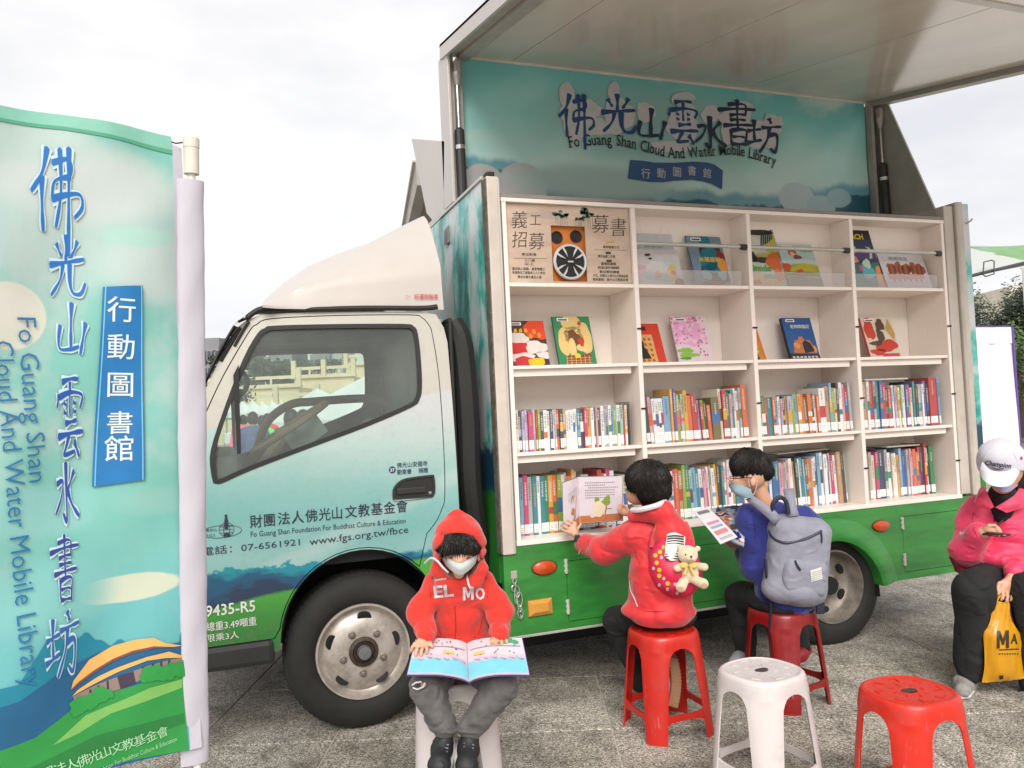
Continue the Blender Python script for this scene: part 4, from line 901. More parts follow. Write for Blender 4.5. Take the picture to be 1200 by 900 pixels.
# --- box: front wall with painted clouds, rear wall, far side, roof spine
t = NT('box_art'); x_, y_, z_ = t.xyz(); nA = t.noise(2.6, 5, .6, stretch=(1, 2.2, .8)); nB = t.noise(6.5, 5, .65)
cld = t.ramp(t.math('ADD', nA, t.math('MULTIPLY', t.math('SUBTRACT', nB, .5), .22)), [(.36, srgb(22, 118, 112)), (.43, srgb(40, 170, 162)), (.48, srgb(120, 206, 196)), (.53, srgb(190, 220, 216)), (.60, srgb(226, 226, 230))])
z2 = t.math('ADD', z_, t.math('MULTIPLY', t.math('SUBTRACT', nB, .5), .22))
cld = t.mix(t.step(z_, 2.2, 2.6), cld, srgb(140, 212, 198)) if False else cld
cld = t.mix(t.math('SUBTRACT', 1.0, t.step(z2, 1.28, 1.34)), cld, srgb(18, 72, 100)); cld = t.mix(t.math('SUBTRACT', 1.0, t.step(z2, 1.07, 1.11)), cld, srgb(48, 135, 52)); t.base(cld); t.set(Roughness=.35, Coat_Weight=.2); M_ART = t.m
fw_ = obj('front_wall', MB().box(-.075, -.045, .062, 1.94, .62, 2.722), M_ART, truck)
obj('rear_wall', MB().prism([(.062, .36), (1.94, .36), (1.94, 2.76), (.062, 2.735)], 3.16, 3.19, YZ), M_CREAM, truck)
obj('far_wall', MB().box(-.075, 3.19, 1.945, 1.975, .5, 2.74), M_WHITEP, truck)
obj('roof_sheet', MB().prism([(.86, 2.73), (1.97, 2.73), (1.97, 2.76), (.86, 2.77)], -.075, 3.19, YZ), M_WHITEP, truck)
# white cap strip along the front wall top and the step above it
obj('wall_cap', MB().box(-.085, -.035, .06, .9, 2.724, 2.742, bev=.004), M_WHITEP, truck)
obj('corner_bracket', MB().prism([(-.02, 2.73), (-.09, 2.62), (-.09, 2.53), (-.02, 2.60)], .72, .80, XZ), M_STEEL, truck)
# posts beside the shelves
pm = MB().box(-.078, -.014, -.018, .06, .775, 2.722, bev=.006); obj('door_post', pm, M_CREAM, truck)
obj('post_seal', MB().box(-.086, -.078, -.012, .05, .78, 2.71), mat('grimy_seal', (.09, .08, .06), .9, var=.5, vs=30), truck)
obj('post_bead', MB().tube([(-.016, -.02, .78), (-.016, -.02, 2.71)], .006, 8), M_WHITEP, truck); obj('post_cap', MB().box(-.074, -.030, -.014, .05, 2.722, 2.748, bev=.008), M_BLACK, truck)
obj('door_post', MB().box(3.068, 3.148, -.004, .06, .835, 2.715, bev=.006), M_CREAM, truck); obj('door_post', MB().box(3.153, 3.180, -.02, .062, .825, 2.738, bev=.006), mat('beige_frame', (.42, .38, .33), .6), truck); obj('door_post', MB().box(3.182, 3.228, -.012, .062, .82, 2.745, bev=.006), M_CREAM, truck)
obj('rear_edge_panel', MB().box(3.230, 3.285, -.004, .02, .50, 2.735), M_ART, truck)
obj('rail_catch', MB().tube([(3.24, -.02, 2.60), (3.27, -.03, 2.615), (3.285, -.03, 2.63)], .005, 6), M_STEEL, truck)
# --- green lower body with hatches, lamps, hinges
t = NT('green_body_paint'); x_, y_, z_ = t.xyz(); nG = t.noise(1.6, 5, .65, stretch=(.7, 1, 3.2)); nH = t.noise(7, 4, .6, stretch=(1, 1, 4))
t.base(t.mix(.35, t.ramp(nG, [(.32, srgb(44, 104, 46)), (.5, srgb(52, 140, 60)), (.68, srgb(70, 172, 72))]), t.ramp(nH, [(.3, srgb(50, 110, 50)), (.7, srgb(66, 158, 68))]))); t.set(Roughness=.36, Coat_Weight=.25, Coat_Roughness=.2); M_GREEN = t.m
RAX, RAZ, RAR = 2.0, .30, .36
rarch = [(RAX + RAR * 1.02 * math.cos(math.radians(a)), .285 + RAR * math.sin(math.radians(a))) for a in range(10, 171, 8)]
skirt = [(-.075, .358), (-.075, .772), (-.012, .772), (-.012, .822), (3.19, .822), (3.19, .358), (2.40, .358)] + rarch + [(1.60, .358)]
hA = [(.285, .385), (1.46, .385), (1.46, .70), (.285, .715)]
hatch1 = rrect(.27, 1.50, .392, .708, .008, 2); hatch2 = rrect(2.555, 3.14, .392, .738, .008, 2)
sk = MB().prism([(p[0], p[1]) for p in skirt], -.004, .03, XZ, [hatch1[::-1], hatch2[::-1]]); obj('lower_body', sk, M_GREEN, truck, smooth=30)
for hh_ in (hatch1, hatch2):
    d_ = obj('storage_hatch', MB().prism(offs(hh_, -.003), -.0035, .02, XZ), M_GREEN, truck); 
    x0 = min(p[0] for p in hh_)
    for z0 in (.645 if hh_ is hatch1 else .66, .435):
        hm = MB().tube([(x0 - .002, -.010, z0), (x0 - .002, -.010, z0 + .075)], .008, 10)
        for i in range(3): hm.box(x0 - .012, x0 + .008, -.012, -.003, z0 + .006 + i * .026, z0 + .02 + i * .026, bev=.002)
        obj('hinge', hm, mat('pale_hinge', (.55, .52, .46), .45, .3), d_)
    obj('gap', MB().box(min(p[0] for p in hh_) - .01, max(p[0] for p in hh_) + .01, .022, .028, min(p[1] for p in hh_) - .01, max(p[1] for p in hh_) + .01), M_CHAS, d_)
# flared arch lip over the rear wheel
lip = MB(); 
for w_, y_ in ((0, -.004),): 
    P = [[(RAX + (RAR * 1.02 + r) * math.cos(math.radians(a)), yy, .285 + (RAR + r) * math.sin(math.radians(a))) for a in range(8, 173, 4)] for r, yy in ((.13, -.0045), (.10, -.014), (.05, -.026), (.012, -.03), (-.004, -.022), (-.004, .05))]
lip.grid(P); obj('arch_lip', lip, M_GREEN, truck, smooth=60)
obj('wheel_housing', MB().grid([[(RAX + (RAR * 1.03) * math.cos(math.radians(a)), yy, .285 + RAR * 1.01 * math.sin(math.radians(a))) for a in range(-4, 185, 6)] for yy in (.02, .6)]).prism([(RAX + .45 * math.cos(math.radians(a)), .285 + .42 * math.sin(math.radians(a))) for a in range(0, 181, 10)], .60, .62, XZ), M_BLACK, truck)
obj('far_skirt', MB().box(-.075, 3.19, 1.945, 1.97, .34, .80), M_GREEN, truck)
obj('sill_moulding', MB().box(-.075, 1.60, -.008, .02, .345, .358, bev=.003), mat('pale_moulding', (.35, .34, .3), .5), truck); obj('sill_moulding', MB().box(2.40, 3.19, -.006, .02, .347, .357, bev=.003), M_GREEN, truck)
M_ORANGE = mat('orange_lens', srgb(206, 78, 28), .25, coat=.5, var=.1, vs=30, bump=.3, bs=90); M_AMBER = mat('amber_lens', srgb(224, 160, 72), .25, coat=.5, bump=.3, bs=200)
for cx, cz, rx, rz in ((.146, .688, .068, .036), (2.382, .697, .064, .034)):
    q_ = MB().lathe([(1.0, 0), (1.0, .25), (.92, .62), (.6, .9), (0, 1.0)], 32, Matrix.Translation((cx, -.004, cz)) @ Matrix.Diagonal((rx, .026, rz, 1)) @ Matrix.Rotation(math.pi / 2, 4, 'X')); lo = obj('side_marker_lamp', q_, M_ORANGE, truck, smooth=40)
    obj('lamp_base', MB().lathe([(1.06, 0), (1.06, .35), (.95, .4)], 32, Matrix.Translation((cx, -.002, cz)) @ Matrix.Diagonal((rx, .02, rz, 1)) @ Matrix.Rotation(math.pi / 2, 4, 'X')), M_PLAST, lo)
lm = MB(); M = Matrix.Translation((.111, -.004, .490)) @ Matrix.Rotation(-.02, 4, 'Y')
lm.add([(-.066, 0, -.040), (.066, 0, -.040), (.066, 0, .040), (-.066, 0, .040), (-.066, -.012, -.040), (.066, -.012, -.040), (.066, -.012, .040), (-.066, -.012, .040), (-.040, -.026, -.020), (.040, -.026, -.020), (.040, -.026, .022), (-.040, -.026, .022)],
       [(0, 1, 5, 4), (1, 2, 6, 5), (2, 3, 7, 6), (3, 0, 4, 7), (4, 5, 9, 8), (5, 6, 10, 9), (6, 7, 11, 10), (7, 4, 8, 11), (8, 9, 10, 11)], M); obj('turn_lamp', lm, M_AMBER, truck)
# hanging chain with clips
cm = MB().box(-.038, -.004, -.008, .0, .650, .690, bev=.002)
def link_(mb, c, h, w, rot): mb.tube([Matrix.Translation(c) @ Matrix.Rotation(rot, 4, 'Z') @ Vector((w * math.cos(a), 0, h * math.sin(a))) for a in [2 * math.pi * i / 12 for i in range(12)]], .0028, 6, closed=True)
for i, (dx, dz, w, h, ro) in enumerate([(-.024, .640, .010, .014, 0), (-.022, .622, .008, .013, 1.4), (-.030, .604, .012, .016, .3), (-.014, .585, .014, .030, .2), (-.020, .56, .012, .036, .6), (-.004, .545, .016, .038, 0), (-.012, .520, .010, .022, 1.2), (-.004, .500, .009, .018, .2), (0, .474, .015, .026, .1), (.0, .455, .009, .012, 1.3)]):
    link_(cm, (dx, -.016 - .004 * (i % 2), dz), h, w, ro)
obj('door_chain', cm, mat('chain_metal', (.55, .54, .5), .35, .7), truck)
# grime under the seam of the truck, black hose drooping under the skirt
# --- raised wing: roof half swung up towards the camera, hinged on the spine
wl = Vector((0, -.981, -.196)); hy, hz = .80, 3.725
def wing_pt(x, s, up=0.0): return Vector((x, hy, hz)) + wl * s + Vector((0, -.196, .981)) * up
t = NT('wing_underside'); t.base(t.ramp(t.noise(1.5, 4, .6, stretch=(2.5, .7, 1)), [(.3, (0.55, 0.49, 0.425)), (.7, (0.64, .58, .51))])); t.set(Roughness=.16, Specular_IOR_Level=.6); M_UNDER = t.m
def wing_box(x0, x1, s0, s1, u0, u1): 
    m = MB(); c = [wing_pt(x, s_, u_) for u_ in (u0, u1) for s_ in (s0, s1) for x in (x0, x1)]
    m.add(c, [(0, 1, 3, 2), (4, 6, 7, 5), (0, 4, 5, 1), (1, 5, 7, 3), (3, 7, 6, 2), (2, 6, 4, 0)]); return m
xs_ = [.07, 1.263, 2.144, 3.27]
for a_, b_ in ((.11, .40), (.40, 1.265), (1.265, 2.144), (2.144, 3.27)):
    obj('ceiling_panel', wing_box(a_ + .003, b_ - .003, 0, 1.99, 0, .02), M_UNDER, truck)
obj('wing_top_skin', wing_box(-.06, 3.36, -.04, 2.75, .045, .06), M_WHITEP, truck)
obj('panel_joint', wing_box(.08, 3.3, 0, 2.0, .022, .040), mat('joint_dark', (.10, .085, .07), .8), truck)
M_FRAME = mat('wing_frame_grey', (.36, .335, .30), .45, .2, var=.15)
for x0, x1 in ((.035, .108), (3.272, 3.35)): obj('wing_rail', wing_box(x0, x1, 0, 1.99, -.030 if x0 < 1 else -.035, .04), M_FRAME, truck)
obj('wing_rail', wing_box(-.04, .03, 0, 2.7, -.01, .043), M_FRAME, truck)
obj('wing_edge', wing_box(-.06, -.042, -.02, 2.7, -.03, .062), M_WHITEP, truck)
obj('fold_strip', wing_box(-.04, 3.36, 1.995, 2.05, -.006, .044), mat('fold_strip_white', (.62, .60, .56), .4), truck)
obj('wing_flap', wing_box(-.04, 3.36, 2.055, 2.72, .0, .04), M_UNDER, truck)
# upright frame behind the banner, hinges and gas struts
obj('upright_panel', MB().box(.06, 3.27, .86, .90, 2.76, 3.74), M_FRAME, truck)
obj('upright_edge', MB().box(-.05, -.032, .70, .90, 2.78, 3.72, bev=.004), M_WHITEP, truck)
obj('upright_channel', MB().box(-.028, .0, .74, .88, 2.745, 3.70).box(.028, .052, .74, .88, 2.80, 3.70), M_FRAME, truck)
obj('gable_plate', MB().prism([(.30, 2.77), (.66, 3.68), (.92, 3.73), (.92, 2.77)], 3.345, 3.360, YZ), mat('gable_grey', (.30, .28, .25), .5), truck)
obj('upright_channel', MB().box(3.262, 3.288, .74, .86, 2.80, 3.69).box(3.30, 3.325, .78, .88, 2.76, 3.68), M_FRAME, truck)
for x, yb in ((.012, .70), (3.318, .70)):
    obj('gas_strut', MB().tube([(x, yb, 2.72), (x, yb + .01, 3.22)], .030, 12).tube([(x, yb + .01, 3.22), (x, yb + .01, 3.235)], [.03, .018], 12), M_PLAST, truck)
    obj('strut_rod', MB().tube([(x, yb + .01, 3.22), (x, yb + .015, 3.52)], .010, 10), M_CHROME, truck)
    obj('strut_end', MB().tube([(x, yb + .015, 3.50), (x, yb + .015, 3.56), (x, yb + .015, 3.58)], [.014, .026, .026], 10).box(x - .018, x + .018, yb - .01, yb + .03, 3.58, 3.65, bev=.004), M_FRAME, truck)
    obj('strut_band', MB().tube([(x, yb + .005, 3.10), (x, yb + .005, 3.125)], .032, 12), M_CHROME, truck)
# far wing, half open on the other side, its gable seen left of the upright
g_ = [onX(488, 163, -.02), onX(524, 165, -.02), onX(524, 262, -.02), onX(503, 262, -.02)]
def yz(p): return (float(p[1]), float(p[2]))
obj('far_wing_gable', MB().prism([yz(onX(487, 163, -.02)), yz(onX(526, 166, -.02)), (.92, 2.76), (1.15, 2.76), yz(onX(505, 250, -.02))], -.05, -.02, YZ), M_WHITEP, truck)
P_ = [onX(487, 190, .02), onX(473, 270, .02)]
for k, dx in enumerate((0, .28, .6)):
    A_, B_ = P_; 
    obj('far_wing_rib', MB().prism([(float(A_[1]) + .0, float(A_[2])), (float(B_[1]), float(B_[2])), (float(B_[1]) - .12, float(B_[2]) - .02), (float(A_[1]) - .02, float(A_[2]) - .18)], .02 + dx, .10 + dx, YZ), M_FRAME, truck)
obj('far_wing_skin', MB().prism([(float(A_[1]) + .02, float(A_[2]) + .02), (float(B_[1]) + .02, float(B_[2])), (float(B_[1]) - .0, float(B_[2])), (float(A_[1]) + .0, float(A_[2]))], .0, 3.2, YZ), M_FRAME, truck)
# --- lettering and emblem on the cab door
def cabfn(u, v): return (u, ymap(u, v) - .0035, v)
m_ = MB()
s_ = '財團法人佛光山文教基金會'
for i, c in enumerate(s_): put_text(m_, c, .055, -1.290 + i * .0622, 1.019 + i * .0010, cabfn, off=.012, sx=.92)
put_text(m_, 'Fo Guang Shan Foundation For Buddhist Culture & Education', .026, -1.288, .980, cabfn, w=.725, rot=-.003)
put_text(m_, '電話：07-6561921', .036, -1.50, .914, cabfn, w=.43, rot=.008)
put_text(m_, 'www.fgs.org.tw/fbce', .035, -1.026, .916, cabfn, w=.475, rot=.03)
# emblem: standing figure over a gridded globe in an orbit
for rx, rz, x0, z0 in ((.088, .028, -1.415, 1.017), (.032, .032, -1.392, 1.024), (.013, .032, -1.392, 1.024)):
    m_.tube([cabfn(x0 + rx * math.cos(a), z0 + rz * math.sin(a)) for a in [2 * math.pi * i / 32 for i in range(32)]], .0011, 4, closed=True)
for dz in (-.014, 0, .014): m_.tube([cabfn(-1.392 - .028, 1.024 + dz), cabfn(-1.392 + .028, 1.024 + dz)], .0009, 4)
put_poly(m_, [(-1.400, 1.026), (-1.385, 1.026), (-1.383, 1.062), (-1.388, 1.080), (-1.397, 1.080), (-1.401, 1.060)], lambda u, v: cabfn(u, v)); put_poly(m_, arc(-1.3925, 1.086, .0065, 0, 345, 10), cabfn)
put_poly(m_, [(-1.408, 1.002), (-1.392, 1.010), (-1.376, 1.002), (-1.380, 0.996), (-1.404, 0.996)], cabfn)
put_text(m_, '佛光山', .014, -1.482, 1.020, cabfn); put_text(m_, 'F.G.S', .013, -1.478, 0.998, cabfn)
obj('lettering', m_, ink(38, 42, 66), _door_near)
m_ = MB(); put_poly(m_, arc(-.617, 1.243, .017, 0, 345, 20), lambda u, v: cabfn(u, v)); put_text(m_, '佛光山安國寺', .024, -.594, 1.250, cabfn, w=.155, off=.01); put_text(m_, '劉東睿', .024, -.594, 1.216, cabfn, w=.072, off=.015); put_text(m_, '捐贈', .024, -.486, 1.216, cabfn, w=.047, off=.015)
obj('lettering', m_, ink(35, 48, 92), _door_near)
def cabfn2(u, v): return (u, ymap(u, v) - .0050, v)
m_ = MB(); put_text(m_, '37', .016, -.617, 1.2345, cabfn2, align='C', off=.02)
put_text(m_, '9435-R5', .052, -1.492, .640, cabfn2, w=.213, off=.012); put_text(m_, '總重3.49噸重', .038, -1.492, .572, cabfn2, w=.216, off=.01); put_text(m_, '限乘3人', .032, -1.492, .524, cabfn2, w=.138)
obj('lettering', m_, ink(232, 235, 228), _door_near)
# ================================================================== BOOKCASE
bc = empty('bookcase', (1.5, .1, .83)); tag(bc, 'cream built-in bookcase with four bays and four rows filling the open truck side', 'bookcase')
t = NT('shelf_paint'); t.base(t.mix(.5, t.ramp(t.noise(3, 4, .6), [(.3, (.76, .67, .60)), (.7, (.83, .745, .68))]), t.ramp(t.noise(45, 5, .7, stretch=(1, 1, .25)), [(.26, (.62, .54, .48)), (.42, (.83, .74, .67))]))); t.set(Roughness=.42); t.bump(t.noise(80, 3), .08, .001); M_SHELF = t.m
ZR = [.838, 1.287, 1.738, 2.173, 2.597]                 # board tops (bottom to top); last = underside of the top board
XD = [.016, .775, 1.536, 2.296, 3.049]                  # divider centres
obj('shelf_board', MB().box(.0, 3.066, -.010, .34, .812, ZR[0], bev=.004), M_SHELF, bc)
for k, (z, th) in enumerate(((ZR[1], .018), (ZR[2], .018), (ZR[3], .02))):
    for i in range(4):
        a, b = XD[i] + .014, XD[i + 1] - .014
        obj('shelf_board', MB().box(a, b, .004, .31 if k < 2 else .30, z - th, z, bev=.003), M_SHELF, bc)
        if k < 2: obj('board_apron', MB().box(a, b - .03, .030, .045, z - .055, z - th - .001), M_SHELF, bc)
obj('shelf_board', MB().box(.0, 3.066, -.004, .17, ZR[4], ZR[4] + .022, bev=.004), M_SHELF, bc)
for i, x in enumerate(XD):
    w = .012 if i in (0, 4) else .0135
    obj('upright_board', MB().box(x - w, x + w, -.002, .31, ZR[0], ZR[4], bev=.003), M_SHELF, bc)
obj('back_panel', MB().box(.0, 3.066, .312, .322, ZR[0], 2.36), M_SHELF, bc)
obj('back_panel', MB().box(.0, 3.066, .165, .175, 2.165, ZR[4] + .02), M_SHELF, bc)
obj('top_cover', MB().box(-.0, 3.066, .0, .9, ZR[4] + .024, 2.64), mat('dusty_top', (.25, .22, .2), .8), bc)
for i in range(1, 4):
    a, b = XD[i] + .014, XD[i + 1] - .014
    r_ = obj('book_rail', MB().tube([(a, .012, 2.403), (b, .012, 2.403)], .0115, 12), mat('rail_grey', (.48, .47, .42), .35, .4), bc)
    obj('rail_cap', MB().tube([(b - .045, .012, 2.403), (b, .012, 2.403)], .0155, 12).box(b - .03, b, .004, .02, 2.385, 2.392), M_PLAST, r_)
    ac = NT('clear_acrylic') if '_acr' not in _MC else None
    if ac is not None:
        ac.t.nodes.remove(ac.b); tr = ac.n('ShaderNodeBsdfTransparent'); tr.inputs[0].default_value = (.93, .92, .92, 1); df = ac.n('ShaderNodeBsdfPrincipled'); df.inputs['Base Color'].default_value = (.75, .7, .7, 1); df.inputs['Roughness'].default_value = .1
        ms = ac.n('ShaderNodeMixShader'); ms.inputs[0].default_value = .22; ac.l(tr.outputs[0], ms.inputs[1]); ac.l(df.outputs[0], ms.inputs[2]); o_ = [n_ for n_ in ac.t.nodes if n_.type == 'OUTPUT_MATERIAL'][0]; ac.l(ms.outputs[0], o_.inputs[0]); _MC['_acr'] = ac.m
    obj('acrylic_lip', MB().box(a + .002, b - .05, .006, .009, ZR[3], ZR[3] + .085), _MC['_acr'], bc)
for i in range(1, 5):
    for z in (1.925, 1.485, 1.055):
        obj('shelf_clip', MB().box(XD[i] - .012, XD[i] + .020, -.010, -.001, z - .004, z + .005, bev=.002), M_BLACK, bc)
# ================================================================== BOOKS standing on the two lower rows
CN = {'W': ('white', (.78, .76, .74)), 'C': ('cream', (.70, .62, .48)), 'G': ('grey', (.38, .38, .38)), 'K': ('black', (.03, .03, .035)), 'R': ('red', srgb(205, 36, 40)), 'P': ('magenta', srgb(214, 50, 110)),
      'L': ('pale pink', srgb(235, 175, 185)), 'O': ('orange', srgb(235, 110, 45)), 'Y': ('yellow', srgb(240, 175, 35)), 'N': ('green', srgb(35, 135, 75)), 'A': ('lime green', srgb(150, 180, 40)), 'B': ('blue', srgb(40, 105, 175)), 'T': ('teal', srgb(20, 140, 150)),
      'V': ('violet', srgb(110, 80, 160)), 'D': ('dark brown', srgb(80, 52, 40)), 'S': ('sky blue', srgb(135, 180, 215)), 'M': ('mint', srgb(170, 215, 195)), 'U': ('navy', srgb(30, 48, 98)), 'E': ('tan', srgb(205, 160, 120)), 'H': ('olive', srgb(120, 105, 45)), 'I': ('lavender', srgb(205, 190, 220)), 'F': ('dark green', srgb(30, 70, 60))}
M_PAGE = mat('book_pages', (.70, .66, .58), .8, var=.15, vs=60, stretch=(1, 1, .2)); M_LBL = mat('paper_label', (.80, .79, .77), .6, var=.05, vs=50)
ROWN = {0: 'upper book row', 1: 'bottom book row'}; BAYN = ['leftmost bay', 'second bay', 'third bay', 'rightmost bay']
ORD = ['first', 'second', 'third', 'fourth', 'fifth', 'sixth', 'seventh', 'eighth', 'ninth', 'tenth', 'eleventh', 'twelfth', 'thirteenth', 'fourteenth', 'fifteenth', 'sixteenth', 'seventeenth', 'eighteenth', 'nineteenth', 'twentieth', 'twenty-first', 'twenty-second', 'twenty-third', 'twenty-fourth', 'twenty-fifth', 'twenty-sixth']
def nth(i, n):
    if i < n / 2: return ORD[i] + ' from left'
    return ORD[n - 1 - i] + ' from right'
TITLE_C = {'W': ['K', 'R', 'B', 'N'], 'C': ['K', 'R', 'D'], 'L': ['K', 'R'], 'M': ['K', 'B'], 'I': ['K', 'V'], 'S': ['U', 'W'], 'Y': ['K', 'D', 'W'], 'E': ['D', 'W'], 'G': ['W', 'K']}
def bmat(c): return mat('cover_' + CN[c][0].replace(' ', '_'), tuple(v * .84 + .055 for v in CN[c][1]), .38, var=.10, vs=25, coat=.15)
def shelf_books(spec, row, bay, x0, x1, z, y, lean, label_h=.055, no_label=False):
    toks = spec.split(); rr0 = random.Random(bay * 7 + row)
    for q_ in sorted(range(len(toks)), key=lambda i: -float(toks[i][1:].split('/')[0]))[:7]:       # wide blocks are several thin books side by side
        c, rest = toks[q_][0], toks[q_][1:].split('/'); w_ = float(rest[0])
        if w_ < 6 or w_ > 9 or rr0.random() < .35: continue
        c2 = rr0.choice('WWCLGSI'); hh0 = '/' + str(float(rest[1]) - rr0.uniform(-1, 2)) if len(rest) > 1 else ''; toks[q_] = '%s%.1f%s %s%.1f%s' % (c, w_ * .55, ('/' + rest[1]) if len(rest) > 1 else '', c2, w_ * .45, hh0)
    toks = ' '.join(toks).split(); n = len(toks); tot = 0; items = []
    for tk in toks:
        c = tk[0]; rest = tk[1:].split('/'); w = float(rest[0]) ; h = float(rest[1]) / 100 if len(rest) > 1 else None; items.append([c, w, h]); tot += w
    k = (x1 - x0) / tot; x = x0; rr = random.Random(bay * 10 + row)
    for i, (c, w, h) in enumerate(items):
        w = w * k; hh = h if h else rr.uniform(.205, .225); dpt = min(.19, hh * rr.uniform(.62, .75)); yy = y + rr.uniform(-.006, .012); g_ = .0006
        la = lean * (.6 + .4 * math.sin(i * .35 + bay)) + rr.uniform(-.006, .006)
        b = MB(); th = min(.0022, w * .18)
        # cover: spine plus two boards
        b.box(g_, w - g_, 0, th, 0, hh); b.box(g_, g_ + th, th, dpt, 0, hh); b.box(w - g_ - th, w - g_, th, dpt, 0, hh)
        me = b.mesh(False); me.materials.append(bmat(c))
        o = bpy.data.objects.new('book', me); COL.objects.link(o); o.location = (x, yy, z + .0005); o.rotation_euler = (0, la, 0)
        prv = CN[items[i - 1][0]][0] if i else 'left side board'; nm = CN[c][0]; hw = 'thick ' if w > .028 else ('thin ' if w < .014 else '')
        tag(o, '%s%s book beside %s, %s, %s, %s' % (hw, nm, (prv + ' book') if i else 'side board', nth(i, n), BAYN[bay], ROWN[row]), 'book', 'books standing on the truck shelves')
        p = MB().box(g_ + th, w - g_ - th, th, dpt - .003, .003, hh - .004); obj('pages', p, M_PAGE, o, local=True)
        ti = MB(); cc = rr.choice(TITLE_C.get(c, ['W', 'W', 'Y', 'C'])); zt = hh * rr.uniform(.86, .95); m_ = rr.randint(4, 9); sz = min(w * .62, .011)
        for q_ in range(m_):
            zz = zt - q_ * sz * 1.25
            if zz - sz < hh * .36: break
            cx = w / 2; a_ = sz * .5
            ti.box(cx - a_, cx + a_, -.0006, 0, zz - sz * .22, zz); ti.box(cx - a_ * .25, cx + a_ * .15, -.0006, 0, zz - sz, zz - sz * .22); 
            if q_ % 2: ti.box(cx - a_, cx + a_ * .8, -.0006, 0, zz - sz * .85, zz - sz * .68)
        if ti.v: obj('spine_title', ti, bmat(cc), o, local=True)
        if rr.random() < .38 and w > .012:
            z0 = hh * rr.uniform(.3, .45); obj('spine_band', MB().box(g_, w - g_, -.0004, 0, z0, z0 + hh * rr.uniform(.08, .3)), bmat(rr.choice('WYRTBNOKS')), o, local=True)
        if not no_label and rr.random() < .9: 
            lb = obj('call_number_label', MB().box(g_ * 1.5, w - g_ * 1.5, -.0009, 0, .012 + rr.uniform(-.002, .004), .012 + label_h * (.86)), M_LBL, o, local=True)
            lm_ = MB(); 
            for q_ in range(3): lm_.box(w * .25, w * (.55 + .2 * rr.random()), -.0012, -.0009, .018 + q_ * .011, .0205 + q_ * .011)
            obj('label_print', lm_, mat('ink_grey', (.2, .2, .22), .6), o, local=True)
        x += w / max(.9, math.cos(la))
shelf_books('C5 K9 I6 P8 G5 R3 A4 K5 W6 W5 U5 W6 O5 K6 Y9 W4 W4 W4 W4 T5 K6 P5 Y6 W5 D7 D6 W5 I4 G4 W5 S6 A4 W5 M5 R4 C4', 0, 0, .045, .70, ZR[1], .05, .0)
shelf_books('D3/28 S4/28 F6/28 L5/26 W5/25 W5/25 W4/25 W5/25 S11/26 Y4/30 V5/30 A5/27 P3/24 M5/27 Y6/29 O8/26 R6/27 R4/24 S5/23 R4/22 A5/23 D4/22 O6/20 H14/24 C5/29 R7/28 N5/27 L4/26 T5/28 W8/29 G7/29 O9/31', 0, 1, .80, 1.50, ZR[1], .05, -.07)
shelf_books('K3/26 G4/25 N5/24 R4/23 T7/23 O8/23 W6/23 K3/23 Y4/23 I6/23 A5/23 S6/24 Y5/24 O5/24 H5/22 O6/24 K7/24 O4/23 W9/27 E6/28 S4/30 A7/27 D4/30 W6/30 L4/29 R5/27 G4/30', 0, 2, 1.565, 2.265, ZR[1], .05, -.05)
shelf_books('I5/30 E5/30 E5/28 W4/30 R8/30 G4/30 T5/30 B5/30 R5/29 D4/26 R6/26 K4/25 W7/27 Y7/26 A3/26 W5/27 V5/27 P6/27 C4/25 T4/29 F5/26 G7/27 W3/27 V6/29 F4/27 R13/31 R8/30', 0, 3, 2.325, 3.0, ZR[1], .05, -.02)
shelf_books('T4/31 U4/31 S4/31 P5/32 G5/31 T5/31 W4/31 T5/31 N4/31 Y5/31 O5/31 A5/31 C6/31 O6/30 Y6/33 D5/30 G9/30 F5/29 K5/29 R5/32 O6/30 P5/32 W5/31 B5/28 W5/28 C5/28 D5/29', 1, 0, .035, .745, ZR[0], .12, 0)
shelf_books('B5/28 R4/27 O5/28 Y5/29 S5/28 U4/28 L5/28 W6/29 L5/28 C5/28 P3/29 O5/29 E5/28 A5/31 N6/31 M4/28 S7/29 T5/28 W5/28 L4/28 P3/27 W6/29 W5/28 Y4/30 D5/30 T4/29 W6/31 W7/32 E4/29 T5/28 B4/28 V4/28 W6/29', 1, 1, .80, 1.52, ZR[0], .12, -.05)
shelf_books('G4/28 W4/28 O5/28 V4/28 Y4/27 B4/28 W4/30 B4/28 T7/29 L5/28 L4/27 G6/28 L4/29 W5/30 E4/28 F8/30 T6/30 S3/29 H4/29 O6/29 W7/29 S5/32 W7/32 W6/31 B7/31 P6/30 W4/30 E7/32 D6/32 M4/30', 1, 2, 1.565, 2.27, ZR[0], .12, -.05)
shelf_books('P7/29 L3/26 A7/28 F4/27 E6/29 G5/30 C6/28 P6/30 U12/31 G5/31 W5/29 G4/28 C9/28 Y4/27 S5/31 V4/31 B6/29 G8/30 P4/29 O6/30 O5/28 R4/31 U7/31 R4/33 W4/30 K3/28 N8/31', 1, 3, 2.325, 2.985, ZR[0], .12, -.02)
